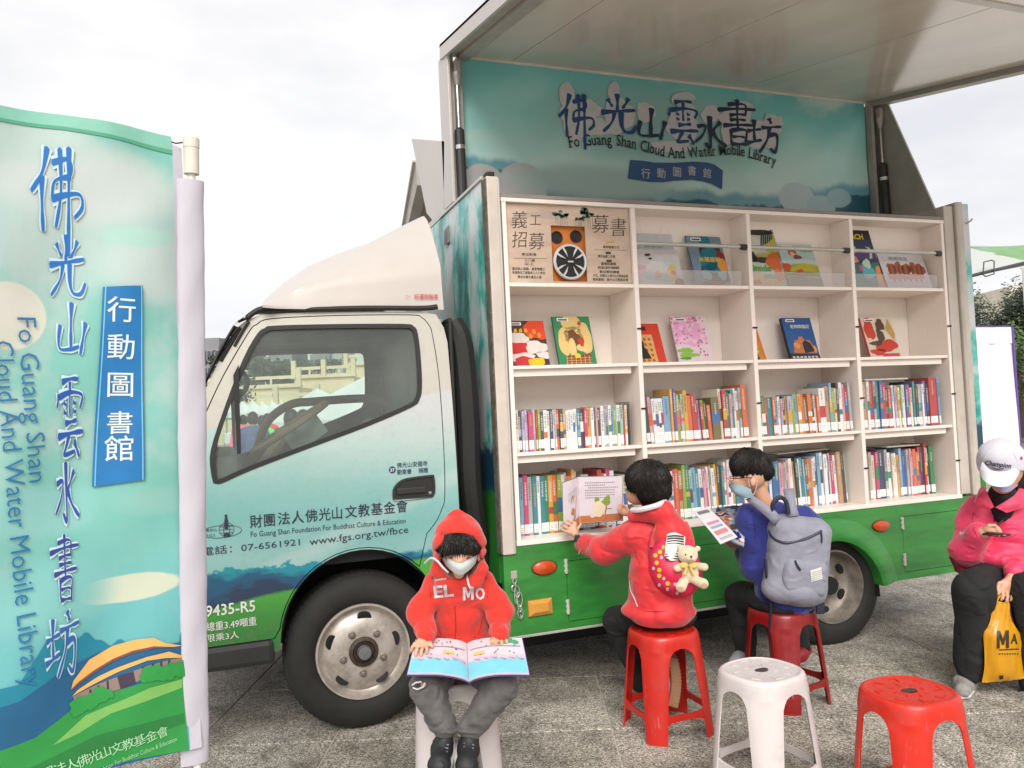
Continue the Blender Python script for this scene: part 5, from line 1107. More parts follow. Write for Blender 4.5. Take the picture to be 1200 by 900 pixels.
# big folders and flat books lying behind / on top of the rows
def lone(name, label, cat, boxes, m, loc, rot=(0, 0, 0), extra=None):
    t = empty(name, loc); t.rotation_euler = rot; tag(t, label, cat)
    for nm, bx, mm in boxes: obj(nm, MB().box(*bx, bev=.0015), mm, t, local=True)
    return t
lone('bookend', 'grey metal bookend leaning at the right end of the leftmost upper book row', 'bookend', [('plate', (0, .003, 0, .16, 0, .24), mat('zinc', (.42, .40, .38), .4, .6)), ('foot', (-.09, 0, 0, .16, 0, .002), mat('zinc', (.42, .40, .38), .4, .6))], None, (.726, .06, ZR[1]))
lone('flat_book', 'grey folder lying flat over the books in the rightmost bay upper row', 'folder', [('cover', (0, .36, 0, .22, 0, .006), bmat('G')), ('pages', (.003, .357, .003, .217, .0061, .011), M_PAGE)], None, (2.42, .09, ZR[1] + .305))
lone('flat_book', 'thin pale book lying flat on the books of the rightmost bay bottom row', 'book', [('cover', (0, .28, 0, .22, 0, .004), bmat('F')), ('pages', (.003, .277, .003, .217, .0041, .010), M_PAGE)], None, (2.60, .12, ZR[0] + .318))
lone('flat_book', 'cream picture book lying over the third bay bottom row books', 'book', [('cover', (0, .40, 0, .22, 0, .004), bmat('F')), ('pages', (.003, .397, .003, .217, .0041, .008), M_PAGE)], None, (1.76, .14, ZR[0] + .325), (0, -.02, 0))
# ================================================================== picture books shown cover-out
def cover_book(label, pxl, pxr, zs, top_px, base, art, y=.10, tilt=16, th=.010, spine=None, name='picture_book'):
    """pxl/pxr: photo columns of the lower corners on the shelf; top_px: (x,y) of the top edge"""
    A = onZ_at(pxl, zs, y); B = onZ_at(pxr, zs, y); w = B - A; tl = math.radians(tilt)
    # height so that the tilted cover's top meets the photo row
    hh = None
    for k in range(60):
        h = .12 + k * .005; P = np.array([A, y + h * math.sin(tl), zs + h * math.cos(tl)]); d = P - CAM; zc = d @ _F; py = 450 - FPX * (d @ _U) / zc
        if py <= top_px: hh = h; break
    hh = hh or .3
    t = empty(name, (A, y, zs)); t.rotation_euler = (-tl, 0, 0); tag(t, label, 'book', 'picture books displayed cover-out on the upper shelves')
    o = obj('cover', MB().box(0, w, 0, .0018, 0, hh).box(0, w, th - .0018, th, 0, hh).box(0, .0018, 0, th, 0, hh), base, t, local=True); obj('pages', MB().box(.0018, w - .002, .0019, th - .0019, .002, hh - .002), M_PAGE, t, local=True)
    if spine: obj('spine', MB().box(-.0012, 0, 0, th, 0, hh), spine, t, local=True)
    lay = [0]
    def put(fn_name, m, pts=None, txt=None, **kw):
        lay[0] += 1; mb = MB(); L_ = -.0004 - .00025 * lay[0]
        f_ = lambda u, v: (min(max(u, 0), 1) * w if not kw.get('free') else u * w, L_, min(max(v, 0), 1) * hh)
        if pts is not None:
            for q_ in (pts if isinstance(pts[0][0], (tuple, list)) else [pts]): 
                cl = []
                for a_ in q_:
                    b_ = (min(max(a_[0], 0), 1), min(max(a_[1], 0), 1))
                    if not cl or b_ != cl[-1]: cl.append(b_)
                if len(cl) > 2: put_poly(mb, cl, f_)
        if txt is not None: put_text(mb, txt, kw.get('h', .1), kw.get('x', .1), kw.get('y', .8), f_, w=kw.get('w'), off=kw.get('off', .02))
        obj(fn_name, mb, m, t, local=True)
    art(put)
    return t
def onZ_at(px, z, y):
    # world x where the photo column px meets the line (y, z)
    lo, hi = -3.0, 6.0
    for _ in range(40):
        mid = (lo + hi) / 2; d = np.array([mid, y, z]) - CAM; x = 600 + FPX * (d @ _R) / (d @ _F)
        if x < px: lo = mid
        else: hi = mid
    return (lo + hi) / 2
def B_(cx, cy, rx, ry, s, **k): return blobshape(cx, cy, rx, ry, s, **k)
def sticker(put): put('barcode_sticker', M_LBL, [(.12, .9), (.42, .9), (.42, .965), (.12, .965)]); put('sticker_print', ink(60, 60, 70), [[(.15, .915), (.39, .915), (.39, .945), (.15, .945)]])
def art_a(put):
    put('cover_art', ink(236, 70, 28), B_(.82, .85, .33, .28, 1)); put('cover_art', ink(214, 32, 34), B_(.2, .42, .36, .26, 2)); put('cover_art', ink(232, 222, 216), [B_(.25, .62, .34, .11, 3), B_(.72, .42, .28, .14, 4), B_(.3, .2, .4, .10, 5), B_(.9, .25, .2, .08, 6)]); put('cover_art', ink(205, 40, 50), B_(.4, .12, .3, .1, 8)); put('cover_art', ink(244, 196, 30), B_(.68, .08, .2, .12, 7))
    put('title', ink(246, 170, 40), [[(.08 + i * .13, .74), (.17 + i * .13, .75), (.16 + i * .13, .83), (.09 + i * .13, .82)] for i in range(4)]); put('cover_art', ink(240, 150, 40), [[(x + .05 * math.cos(a), y + .06 * math.sin(a)) for a in [i * .9 for i in range(7)]] for x, y in ((.62, .66), (.84, .68), (.72, .76))]); sticker(put)
def art_b(put):
    put('cover_art', ink(238, 205, 130), [B_(.48, .88, .26, .16, 1, am=.05), B_(.25, .5, .17, .3, 2, am=.1), B_(.78, .55, .2, .32, 3, am=.1), B_(.5, .6, .25, .2, 9, am=.08)]); put('cover_art', ink(120, 72, 40), B_(.5, .52, .17, .2, 4)); put('cover_art', ink(240, 212, 140), [B_(.42, .36, .10, .2, 5, am=.05), B_(.72, .36, .2, .08, 6, am=.05)])
    put('cover_art', ink(206, 60, 50), [B_(.68, .48, .08, .09, 7), B_(.70, .86, .05, .04, 8)]); put('cover_art', ink(150, 70, 44), [(.2, 0), (.85, 0), (.9, .24), (.22, .2)]); put('cover_art', ink(232, 200, 130), [[(.2 + i * .12, 0), (.215 + i * .12, 0), (.235 + i * .12, .2), (.22 + i * .12, .2)] for i in range(6)] + [[(.2, .05 + i * .05), (.88, .055 + i * .05), (.88, .063 + i * .05), (.2, .058 + i * .05)] for i in range(3)])
    put('cover_art', ink(240, 214, 40), B_(.52, .2, .08, .05, 10, am=.02)); sticker(put)
def art_c(put):
    put('cover_art', ink(232, 180, 110), [(0, 0), (.72, 0), (.70, .72), (0, .72)]); put('cover_art', ink(190, 90, 40), [B_(.1 + .16 * (i % 4), .08 + .13 * (i // 4), .05, .035, i) for i in range(20)]); put('cover_art', ink(28, 30, 30), [B_(.12, .52, .26, .17, 3), [(0, .12), (.52, .12), (.42, .34), (.26, .5), (0, .5)]]); put('cover_art', ink(120, 120, 112), B_(.12, .46, .09, .05, 6)); put('title', ink(70, 20, 20), None, '食夢獏', h=.09, x=.04, y=.82, w=.5, off=.05)
def art_d(put):
    rr = random.Random(5); put('cover_art', ink(244, 178, 214), B_(.42, .66, .5, .32, 1)); put('cover_art', ink(250, 206, 228), [B_(rr.uniform(.0, .9), rr.uniform(.38, 1), .07, .05, i) for i in range(26)]); put('cover_art', ink(226, 120, 178), [B_(rr.uniform(.0, .9), rr.uniform(.4, 1), .035, .02, i) for i in range(26)])
    put('cover_art', ink(110, 60, 80), [B_(rr.uniform(.0, .9), rr.uniform(.35, 1), .018, .012, i) for i in range(12)]); put('cover_art', ink(150, 200, 80), [B_(.25, .27, .22, .05, 3), B_(.32, .17, .28, .05, 4)]); put('cover_art', ink(80, 160, 70), [B_(.22, .10, .16, .025, 5)]); put('title', ink(206, 90, 140), [[(x, y), (x + .035, y), (x + .035, y + .045), (x, y + .045)] for x, y in ((.62, .33), (.66, .27), (.63, .2), (.74, .22), (.75, .14), (.82, .14))]); sticker(put)
def art_e(put): put('cover_art', ink(200, 150, 50), [(0, 0), (.8, 0), (.75, .55), (0, .62)]); put('cover_art', ink(90, 70, 110), [B_(.3, .1, .3, .1, 1)]); put('cover_art', ink(240, 210, 80), [B_(.2 + .2 * (i % 3), .2 + .1 * (i // 3), .07, .03, i) for i in range(9)])
def art_f(put):
    put('cover_art', ink(214, 120, 70), [(.15, .17), (.2, .36), (.28, .48), (.36, .46), (.44, .56), (.55, .55), (.6, .47), (.78, .46), (.9, .30), (.95, .16)]); put('cover_art', ink(44, 40, 40), [(.52, .16), (.5, .4), (.62, .47), (.78, .4), (.88, .2)]); put('cover_art', ink(34, 30, 30), [(0, 0), (1, 0), (1, .12), (0, .16)]); put('cover_art', ink(215, 205, 190), [B_(.1 + .13 * i, .07, .05, .025, i) for i in range(7)]); put('cover_art', ink(235, 160, 90), [B_(.3, .34, .1, .07, 6), B_(.9, .25, .05, .08, 8)])
    put('title', ink(235, 232, 228), None, '老神降臨記', h=.085, x=.22, y=.74, w=.66, off=.03); sticker(put)
def art_g(put):
    put('cover_art', ink(214, 62, 40), [B_(.2, .72, .16, .28, 1), B_(.62, .3, .34, .16, 2), B_(.3, .15, .25, .08, 7)]); put('cover_art', ink(205, 160, 90), [(.72, .7), (.88, .98), (1, .6), (.92, .42)]); put('cover_art', ink(92, 66, 48), [B_(.58, .82, .14, .14, 3), B_(.5, .55, .12, .18, 4), B_(.3, .36, .2, .06, 5)]); put('cover_art', ink(225, 60, 90), [(.4, .03), (.95, .03), (.95, .11), (.4, .11)]); sticker(put)
cover_book('dark brown and red picture book with white clouds and a yellow patch, leftmost bay', 598, 645, ZR[2], 377, ink(70, 44, 40), art_a, y=.14)
cover_book('green picture book with a golden figure holding a brown bundle, leftmost bay', 656, 700, ZR[2], 372, ink(58, 140, 92), art_b, y=.14, spine=ink(40, 90, 60))
cover_book('red framed picture book with a black animal, left end of the second bay', 747, 782, ZR[2], 380, ink(222, 62, 36), art_c, y=.12, tilt=20)
cover_book('pink blossom picture book with green leaves, second bay', 796, 838, ZR[2], 372, ink(240, 218, 226), art_d, y=.16)
cover_book('orange and gold picture book half hidden behind the third bay side board', 880, 899, ZR[2], 371, ink(230, 120, 60), art_e, y=.10, tilt=22)
cover_book('blue picture book with an orange cliff and white title, third bay', 928, 962, ZR[2], 373, ink(38, 92, 160), art_f, y=.16, th=.022, spine=ink(30, 30, 34))
cover_book('cream and orange-red swirled picture book alone in the rightmost bay', 1021, 1057, ZR[2], 373, ink(228, 216, 190), art_g, y=.16, th=.016, spine=ink(214, 60, 90))
def art_h1(put): put('cover_art', ink(206, 214, 226), [(0, 0), (1, 0), (1, .7), (0, .74)]); put('cover_art', ink(60, 60, 66), [B_(.08 + .1 * i, .93 + .02 * math.sin(i * 2), .05, .012, i) for i in range(10)]); put('title', ink(84, 88, 110), None, '一起野餐的雪人', h=.06, x=.25, y=.62, w=.52, off=.0)
def art_h2(put):
    put('cover_art', ink(190, 212, 222), B_(.55, .3, .36, .2, 1)); put('cover_art', ink(240, 232, 236), [B_(.5, .5, .25, .16, 3)]); put('cover_art', ink(240, 168, 70), B_(.5, .3, .06, .09, 4)); put('cover_art', ink(240, 214, 120), B_(.8, .34, .1, .24, 5)); put('cover_art', ink(214, 60, 50), B_(.82, .36, .05, .06, 6)); put('cover_art', ink(236, 200, 206), B_(.16, .42, .1, .16, 7)); put('cover_art', ink(150, 84, 60), B_(.92, .1, .12, .1, 8)); put('cover_art', ink(70, 70, 76), [B_(.34, .84, .06, .04, 2), B_(.38, .74, .04, .03, 12)])
def art_i(put):
    put('cover_art', ink(60, 52, 56), [(.3, .55), (.3, .82), (.9, .82), (1, .1), (.5, .02), (.2, .2)]); put('cover_art', ink(20, 130, 148), [B_(.52, .92, .16, .12, 1, am=.05), B_(.55, .55, .26, .26, 2), B_(.6, .36, .3, .10, 3)]); put('cover_art', ink(150, 44, 48), B_(.88, .60, .12, .12, 4)); put('cover_art', ink(244, 158, 58), B_(.87, .42, .13, .14, 5, am=.1)); put('cover_art', ink(120, 190, 196), [B_(.35, .22, .14, .09, 6), B_(.8, .22, .12, .09, 7)]); put('cover_art', ink(120, 76, 56), B_(.45, .06, .3, .05, 8)); put('title', ink(246, 206, 96), None, '米羅貓貓', h=.09, x=.22, y=.48, w=.62, off=.04); sticker(put)
def art_j(put):
    rr = random.Random(9); put('cover_art', ink(196, 190, 90), [(.5, .7), (1, .9), (1, .6), (.3, .55), (0, .5), (0, .4), (1, .45)]); put('cover_art', ink(226, 226, 214), [B_(.35, .72, .3, .14, 4)]); put('cover_art', ink(50, 54, 50), [[(.52 + i * .07, .66 + i * .03), (.56 + i * .07, .66 + i * .03), (.68 + i * .07, .9 + i * .02), (.64 + i * .07, .91 + i * .02)] for i in range(6)] + [B_(.1, .9, .14, .1, 1), B_(.55, .93, .4, .05, 2), B_(.2, .5, .18, .09, 3), B_(.5, .46, .25, .05, 7)])
    put('cover_art', ink(226, 110, 50), [B_(.8, .42, .2, .16, 5)]); put('cover_art', ink(240, 212, 150), [B_(.4, .12, .5, .12, 6)]); put('cover_art', ink(230, 150, 100), [B_(.85, .2, .14, .1, 8), B_(.2, .08, .12, .04, 9)]); put('cover_art', ink(120, 200, 150), B_(.6, .18, .2, .04, 11)); put('title', ink(96, 176, 84), None, 'Llinnde', h=.11, x=.04, y=.27, w=.62, off=.03)
def art_k(put):
    put('cover_art', ink(170, 176, 60), [(0, .12), (1, .1), (1, .5), (.6, .56), (.2, .52), (0, .46)]); put('cover_art', ink(206, 186, 44), [B_(.5, .42, .4, .05, 1), B_(.7, .5, .3, .04, 2)]); put('cover_art', ink(110, 128, 50), [B_(.5, .3, .5, .05, 3), B_(.35, .2, .4, .04, 13)]); put('cover_art', ink(210, 80, 50), [B_(.36, .82, .12, .08, 4), B_(.45, .36, .1, .06, 5), B_(.1, .46, .12, .1, 15)]); put('cover_art', ink(240, 200, 180), B_(.37, .76, .07, .06, 6)); put('cover_art', ink(150, 66, 50), B_(.48, .7, .12, .05, 8)); put('cover_art', ink(150, 140, 130), [(0, 0), (1, 0), (1, .2), (0, .22)]); put('title', ink(76, 150, 60), None, '阿飛', h=.09, x=.6, y=.82, w=.34, off=.06); sticker(put)
def art_l(put):
    put('cover_art', ink(36, 34, 48), [(0, .84), (1, .84), (1, 1), (0, 1)]); put('cover_art', ink(90, 60, 130), [(0, .5), (1, .5), (1, .66), (0, .64)]); put('cover_art', ink(50, 120, 120), [(0, 0), (1, 0), (1, .45), (0, .4)]); put('cover_art', ink(226, 226, 190), [(.72, .9 - .18), (.86, .70), (.9, .62), (.86, .52), (.76, .5), (.82, .6), (.8, .68)]); put('cover_art', ink(240, 150, 130), B_(.15, .5, .24, .08, 1)); put('cover_art', ink(230, 80, 110), [B_(.1, .3, .1, .06, 2), B_(.4, .34, .06, .05, 3)]); put('cover_art', ink(100, 190, 200), B_(.6, .28, .2, .12, 4)); put('cover_art', ink(210, 235, 205), [B_(.62, .42, .12, .08, 5), B_(.2, .72, .06, .05, 6), B_(.36, .66, .05, .06, 7)]); put('cover_art', ink(240, 160, 80), [(.78, 0), (1, 0), (1, .4), (.85, .36)]); put('title', ink(246, 204, 50), None, 'MiRACH', h=.09, x=.05, y=.84, w=.7, off=.04)
def art_m(put):
    put('cover_art', ink(176, 96, 56), [B_(.22 + .16 * i, .56 + .03 * (i % 2), .10, .17, i) for i in range(5)]); put('cover_art', ink(120, 60, 36), [[(.14 + .1 * i, .42), (.18 + .1 * i, .42), (.20 + .1 * i, .66), (.17 + .1 * i, .66)] for i in range(8)]); put('cover_art', ink(224, 150, 130), [(.1, .28), (.88, .28), (.9, .42), (.08, .42)]); put('cover_art', ink(206, 160, 160), [[(.15 + .12 * i, .30), (.2 + .12 * i, .18), (.24 + .12 * i, .30)] for i in range(6)]); put('title', ink(150, 160, 176), None, '媽媽快走', h=.1, x=.22, y=.80, w=.42, off=.0)
cover_book('pale grey poster-like snow picture book behind the rail, second bay top row', 746, 797, ZR[3] + .02, 264, ink(222, 222, 224), art_h1, y=.10, tilt=12)
cover_book('white snow picture book with small colourful figures, in front, second bay top row', 746, 802, ZR[3], 292, ink(226, 222, 222), art_h2, y=.045, tilt=14)
cover_book('grey blue picture book with a teal figure and orange lion, second bay top row', 817, 858, ZR[3], 277, ink(128, 152, 172), art_i, y=.05, tilt=17, th=.008)
cover_book('jungle picture book with black and white stripes and green title, third bay top row', 880, 924, ZR[3], 267, ink(214, 216, 196), art_j, y=.05, tilt=17)
cover_book('pale blue and olive picture book with an orange child, third bay top row', 925, 966, ZR[3], 265, ink(196, 218, 214), art_k, y=.045, tilt=18, th=.006)
cover_book('navy picture book with a crescent moon and yellow title, rightmost bay top row', 1001, 1038, ZR[3], 269, ink(44, 56, 92), art_l, y=.05, tilt=16)
cover_book('white picture book of brown striped animals in a row, rightmost bay top row', 1041, 1094, ZR[3], 297, ink(234, 226, 230), art_m, y=.045, tilt=18, th=.006)
# ================================================================== notice board with the wheel cover
nb = empty('notice_board', (.39, .03, ZR[3])); tag(nb, 'beige volunteer recruiting notice board with orange opening and silver wheel cover, top left bay', 'notice board')
t = NT('notice_paper'); x_, y_, z_ = t.xyz(); wash = t.noise(5, 4, .6, stretch=(1, 1, 3)); t.base(t.ramp(wash, [(.35, srgb(206, 178, 158)), (.6, srgb(222, 196, 176))])); t.set(Roughness=.5); M_NOTE = t.m
def np_(x, y): p = onY(x, y, .02); return (float(p[0]), float(p[2]))
out = [np_(590.5, 238.5), np_(738, 248), np_(740.5, 333.5), np_(594, 331.5)]
hole = [np_(645.3, 264.3), np_(685.5, 265.5), np_(688, 332.6), np_(648.3, 331.8)]
out = [(.032, ZR[4] - .002), (.758, ZR[4] - .002), (.758, ZR[3] + .001), (.032, ZR[3] + .001)]
hz1 = (hole[0][1] + hole[1][1]) / 2; hx0 = (hole[0][0] + hole[3][0]) / 2; hx1 = (hole[1][0] + hole[2][0]) / 2; hz0 = ZR[3] + .012
obj('panel', MB().prism(out[::-1], .018, .024, XZ, [[(hx0, hz0), (hx1, hz0), (hx1, hz1), (hx0, hz1)][::-1]]), M_NOTE, nb)
obj('recess_panel', MB().box(hx0 - .02, hx1 + .02, .045, .05, hz0 - .008, hz1 + .01), mat('orange_board', srgb(232, 132, 44), .5, var=.06), nb)
for px in ((653, 277), (675.5, 276)):
    c_ = np_(*px); obj('speaker_cone', MB().lathe([(.034, 0), (.034, .006), (.028, .007), (.024, .001), (.010, -.004), (0, -.004)], 28, Matrix.Translation((c_[0] + .006, .044, c_[1])) @ Matrix.Rotation(math.pi / 2, 4, 'X')), M_BLACK, nb, smooth=40)
wc = np_(666.5, 307.2); R0 = .098; M = Matrix.Translation((wc[0] + .004, .012, wc[1])) @ Matrix.Rotation(math.pi / 2, 4, 'X')
hb = obj('wheel_cover', MB().lathe([(R0, 0), (R0, .004), (R0 * .95, .009), (R0 * .86, .008), (R0 * .84, .002)], 48, M, caps=False), mat('silver_plastic', (.62, .61, .6), .3, .5), nb, smooth=40)
obj('cover_back', MB().lathe([(R0 * .88, .0), (0, .001)], 32, M), M_BLACK, hb)
for i in range(8):
    a = math.radians(22.5 + 45 * i); m_ = MB(); c_, s_ = math.cos(a), math.sin(a)
    pt = [(.30, -.045 if i % 2 else -.02), (.90, -.16), (.90, -.05), (.62, .0)] if i % 2 else [(.30, .045), (.62, 0), (.90, .05), (.90, .16)]
    pts = [(R0 * (u * c_ - v * s_), R0 * (u * s_ + v * c_)) for u, v in pt]
    m_.prism(pts, .003, .009, M); obj('spoke', m_, mat('silver_plastic', (.62, .61, .6), .3, .5), hb)
obj('cap_badge', MB().box(wc[0] - .012, wc[0] + .02, .0025, .004, wc[1] - .004, wc[1] + .004), mat('silver_plastic', (.62, .61, .6)), hb)
fn = lambda u, v: (u, .0172, v)
def T(mb, s, px, py, h, w=None, off=.0, rot=0, sh=0): a = np_(px, py); put_text(mb, s, h, a[0], a[1], fn, w=w, off=off, rot=rot, shear=sh, align='C')
m_ = MB(); 
for s, x, y, h in (('義', 608, 268, .085), ('工', 627, 265, .060), ('招', 608, 290.5, .080), ('募', 628, 293, .085), ('募', 703, 273.5, .095), ('書', 724, 277.5, .095)): T(m_, s, x, y, h, off=-.006, rot=.04, sh=.15)
for i, (s, x, y, w) in enumerate((('參加對象', 620, 300, .085), ('十八歲', 620.5, 307, .06), ('以上', 620, 311, .05), ('歡迎熱心服務、喜愛閱讀工', 619.5, 317, .185), ('有服務志工經驗者之人士參加', 619.5, 321.5, .185), ('請洽本雲水書坊人員', 620.5, 326.5, .135), ('募捐舊書方式', 716, 291.5, .10), ('提供童書二手書', 710.5, 302.2, .105), ('圖書館書籍', 713, 311, .09), ('請洽雲水書坊行動圖書館', 713, 315.5, .13), ('歡迎贊助購書', 714, 320.5, .12), ('戶名：財團法人佛光山文教基金會', 715.5, 325, .215), ('郵政劃撥：佛光山文教基金會', 715.5, 329.5, .215))): T(m_, s, x, y, .0145, w=w, off=.01)
for x, y in ((712.5, 296.6), (713.5, 306)): a = np_(x, y); put_poly(m_, [(a[0] - .016, a[1] - .006), (a[0] + .016, a[1] - .006), (a[0] + .016, a[1] + .007), (a[0] - .016, a[1] + .007)], fn)
for a, b in (((601, 302.7), (640, 303)), ((696, 292.7), (735, 293.4))): a = np_(*a); b = np_(*b); m_.tube([(a[0], .0172, a[1]), (b[0], .0172, b[1])], .0009, 4)
obj('lettering', m_, ink(66, 58, 50), nb)
m_ = MB(); rr = random.Random(4)
for x, y, s in ((653, 250, 1), (661, 254, 1), (681, 256, .8), (686, 249.5, 1.3), (691, 254, .9), (677, 257, .6)):
    a = np_(x, y)
    for k in range(7): put_poly(m_, B_(a[0] + rr.uniform(-.022, .022) * s, a[1] + rr.uniform(-.012, .016) * s, .013 * s, .007 * s, k + int(x)), fn)
    for k in (-.014, .0, .015): m_.box(a[0] + k - .0008, a[0] + k + .0008, .0168, .0172, a[1] - .05 - .02 * rr.random(), a[1])
obj('tree_print', m_, ink(88, 112, 88), nb)
m_ = MB(); a = np_(640, 252); put_poly(m_, B_(a[0], a[1] - .0, .12, .022, 3, am=.3), lambda u, v: (u, .0176, v)); obj('hill_print', m_, ink(196, 176, 164), nb)
m_ = MB(); a = np_(714, 284); put_poly(m_, [(a[0] - .03, a[1] - .02), (a[0] - .02, a[1] + .002), (a[0] + .03, a[1] + .010), (a[0] + .025, a[1] - .004), (a[0] - .01, a[1] - .006)], fn); obj('bird_print', m_, ink(222, 170, 80), nb)
# ================================================================== BIG BANNER under the raised wing
YB = .795
def bp_(x, y): p = onY(x, y, YB); return (float(p[0]), float(p[2]))
bn = empty('title_banner', (1.66, YB, 2.8)); tag(bn, 'long teal library title banner hanging under the raised truck wing above the bookcase', 'banner')
t = NT('banner_art'); x_, y_, z_ = t.xyz(); nA = t.noise(1.1, 4, .55, stretch=(1, 1, 1.6)); nB = t.noise(9, 5, .7, stretch=(1, 1, .7)); nC = t.noise(2.0, 3, .5, stretch=(1, 1, .2))
v_ = t.math('ADD', t.math('MULTIPLY', t.math('SUBTRACT', z_, 2.8), .9), t.math('MULTIPLY', t.math('SUBTRACT', nA, .5), .9))
col = t.ramp(v_, [(.12, srgb(224, 246, 240)), (.38, srgb(182, 232, 228)), (.65, srgb(132, 212, 210)), (.9, srgb(106, 196, 196))])
col = t.mix(t.step(nA, .54, .68), col, srgb(200, 228, 222))
dots = t.math('SUBTRACT', 1.0, t.step(t.math('ADD', z_, t.math('MULTIPLY', nB, -.10)), 2.92 - .05, 2.945 - .05))
hr = t.math('ADD', z_, t.math('MULTIPLY', t.math('SUBTRACT', nC, .5), -.35)); xl = t.math('MULTIPLY', t.math('ABSOLUTE', t.math('SUBTRACT', x_, 1.7)), -.07)
hh_ = t.math('ADD', t.math('ADD', hr, xl), t.math('MULTIPLY', t.math('SUBTRACT', nB, .5), .07))
col = t.mix(t.math('MULTIPLY', t.math('SUBTRACT', 1.0, t.step(hh_, 2.94, 3.00)), .8), col, srgb(54, 150, 172))
col = t.mix(t.math('SUBTRACT', 1.0, t.step(hh_, 2.885, 2.905)), col, srgb(18, 92, 112))
nE = t.noise(5, 4, .6)
for (cx, cy, rx, ry, c, so) in [(612, 222, 26, 30, (196, 194, 194), .08), (566, 214, 24, 20, (190, 190, 190), .1), (934, 232, 20, 17, (196, 212, 216), .12), (962, 242, 16, 12, (176, 204, 212), .12), (984, 232, 13, 10, (160, 200, 206), .2), (780, 150, 120, 30, (150, 196, 194), .9), (700, 215, 90, 14, (176, 206, 204), .8)]:
    a_ = bp_(cx, cy); b_ = bp_(cx + rx, cy - ry); col = t.mix(t.ell(x_, z_, a_[0], a_[1], b_[0] - a_[0], b_[1] - a_[1], nE, .35, so), col, srgb(*c))
t.base(col); t.set(Roughness=.42, Coat_Weight=.15); t.bump(t.noise(2.2, 2), .25, .03)
X0, X1, Z0, Z1 = .062, 3.255, 2.79, 3.712
P = [[(X0 + (X1 - X0) * i / 60, YB + .004 * math.sin(i * .5) * math.sin(j * .6 + .4), Z0 + (Z1 - Z0) * j / 14) for i in range(61)] for j in range(15)]
P2 = [[(a, b + .006, c) for a, b, c in r_] for r_ in P]
mb = MB().grid(P).grid(P2); obj('banner_sheet', mb, t.m, bn, smooth=60)
obj('banner_edge', MB().box(X0 - .002, X1 + .002, YB - .012, YB - .002, Z1 - .004, Z1 + .014), mat('edge_white', (.6, .57, .52), .5), bn)
BL = [0]
def bfn(lift): return lambda u, v: (u, YB - .0062 - lift, v)
def bart(nm, m, polys=None, px=True, lift=0, mb=None):
    q_ = mb or MB()
    if polys:
        for pl in polys: put_poly(q_, [bp_(*p) for p in pl] if px else pl, bfn(lift))
    return obj(nm, q_, m, bn)
def pxblob(cx, cy, rx, ry, s, **k): return blobshape(cx, cy, rx, ry, s, **k)
m_ = ink(206, 206, 208)
CH = [('佛', 655, 113, 697, 163), ('光', 703, 112, 744, 156), ('山', 745, 126, 781, 166), ('雲', 782, 119, 818, 168), ('水', 814, 138, 849, 173), ('書', 843, 122, 884, 170), ('坊', 875, 140, 914, 178)]
q_ = MB()
for i, (c, x0, y0, x1, y1) in enumerate(CH):
    a = bp_(x0, y1); b = bp_(x1, y0); put_brush(q_, c, a[0], a[1], b[0] - a[0], b[1] - a[1], bfn(.0003 + i * .00003), 2.2, (0, -.00006, 0))
bart('cloud_print', m_, mb=q_) if False else [bart('cloud_print', m_, [pl_], lift=.0002 + .00006 * k_) for k_, pl_ in enumerate([pxblob(664, 112, 9, 16, 2, am=.1), pxblob(719, 108, 7, 12, 5, am=.1), pxblob(800, 116, 14, 8, 6, am=.1), pxblob(868, 128, 14, 10, 8, am=.1), pxblob(905, 146, 12, 12, 9), pxblob(690, 130, 14, 12, 12), pxblob(756, 132, 11, 12, 13), pxblob(832, 134, 12, 10, 14), pxblob(786, 172, 24, 7, 11), pxblob(700, 150, 16, 10, 15), pxblob(676, 140, 20, 24, 21), pxblob(724, 136, 18, 22, 22), pxblob(800, 144, 18, 24, 23), pxblob(862, 148, 20, 22, 24), pxblob(894, 158, 18, 18, 25)])]
for i, (c, x0, y0, x1, y1) in enumerate(CH):
    q_ = MB(); a = bp_(x0, y1); b = bp_(x1, y0); put_brush(q_, c, a[0], a[1], b[0] - a[0], b[1] - a[1], bfn(.0018), 1.3, (0, -.0003, 0))
    bart('title_character', ink(28, 76, 128) if i in (0, 1, 3) else ink(30, 46, 78), mb=q_)
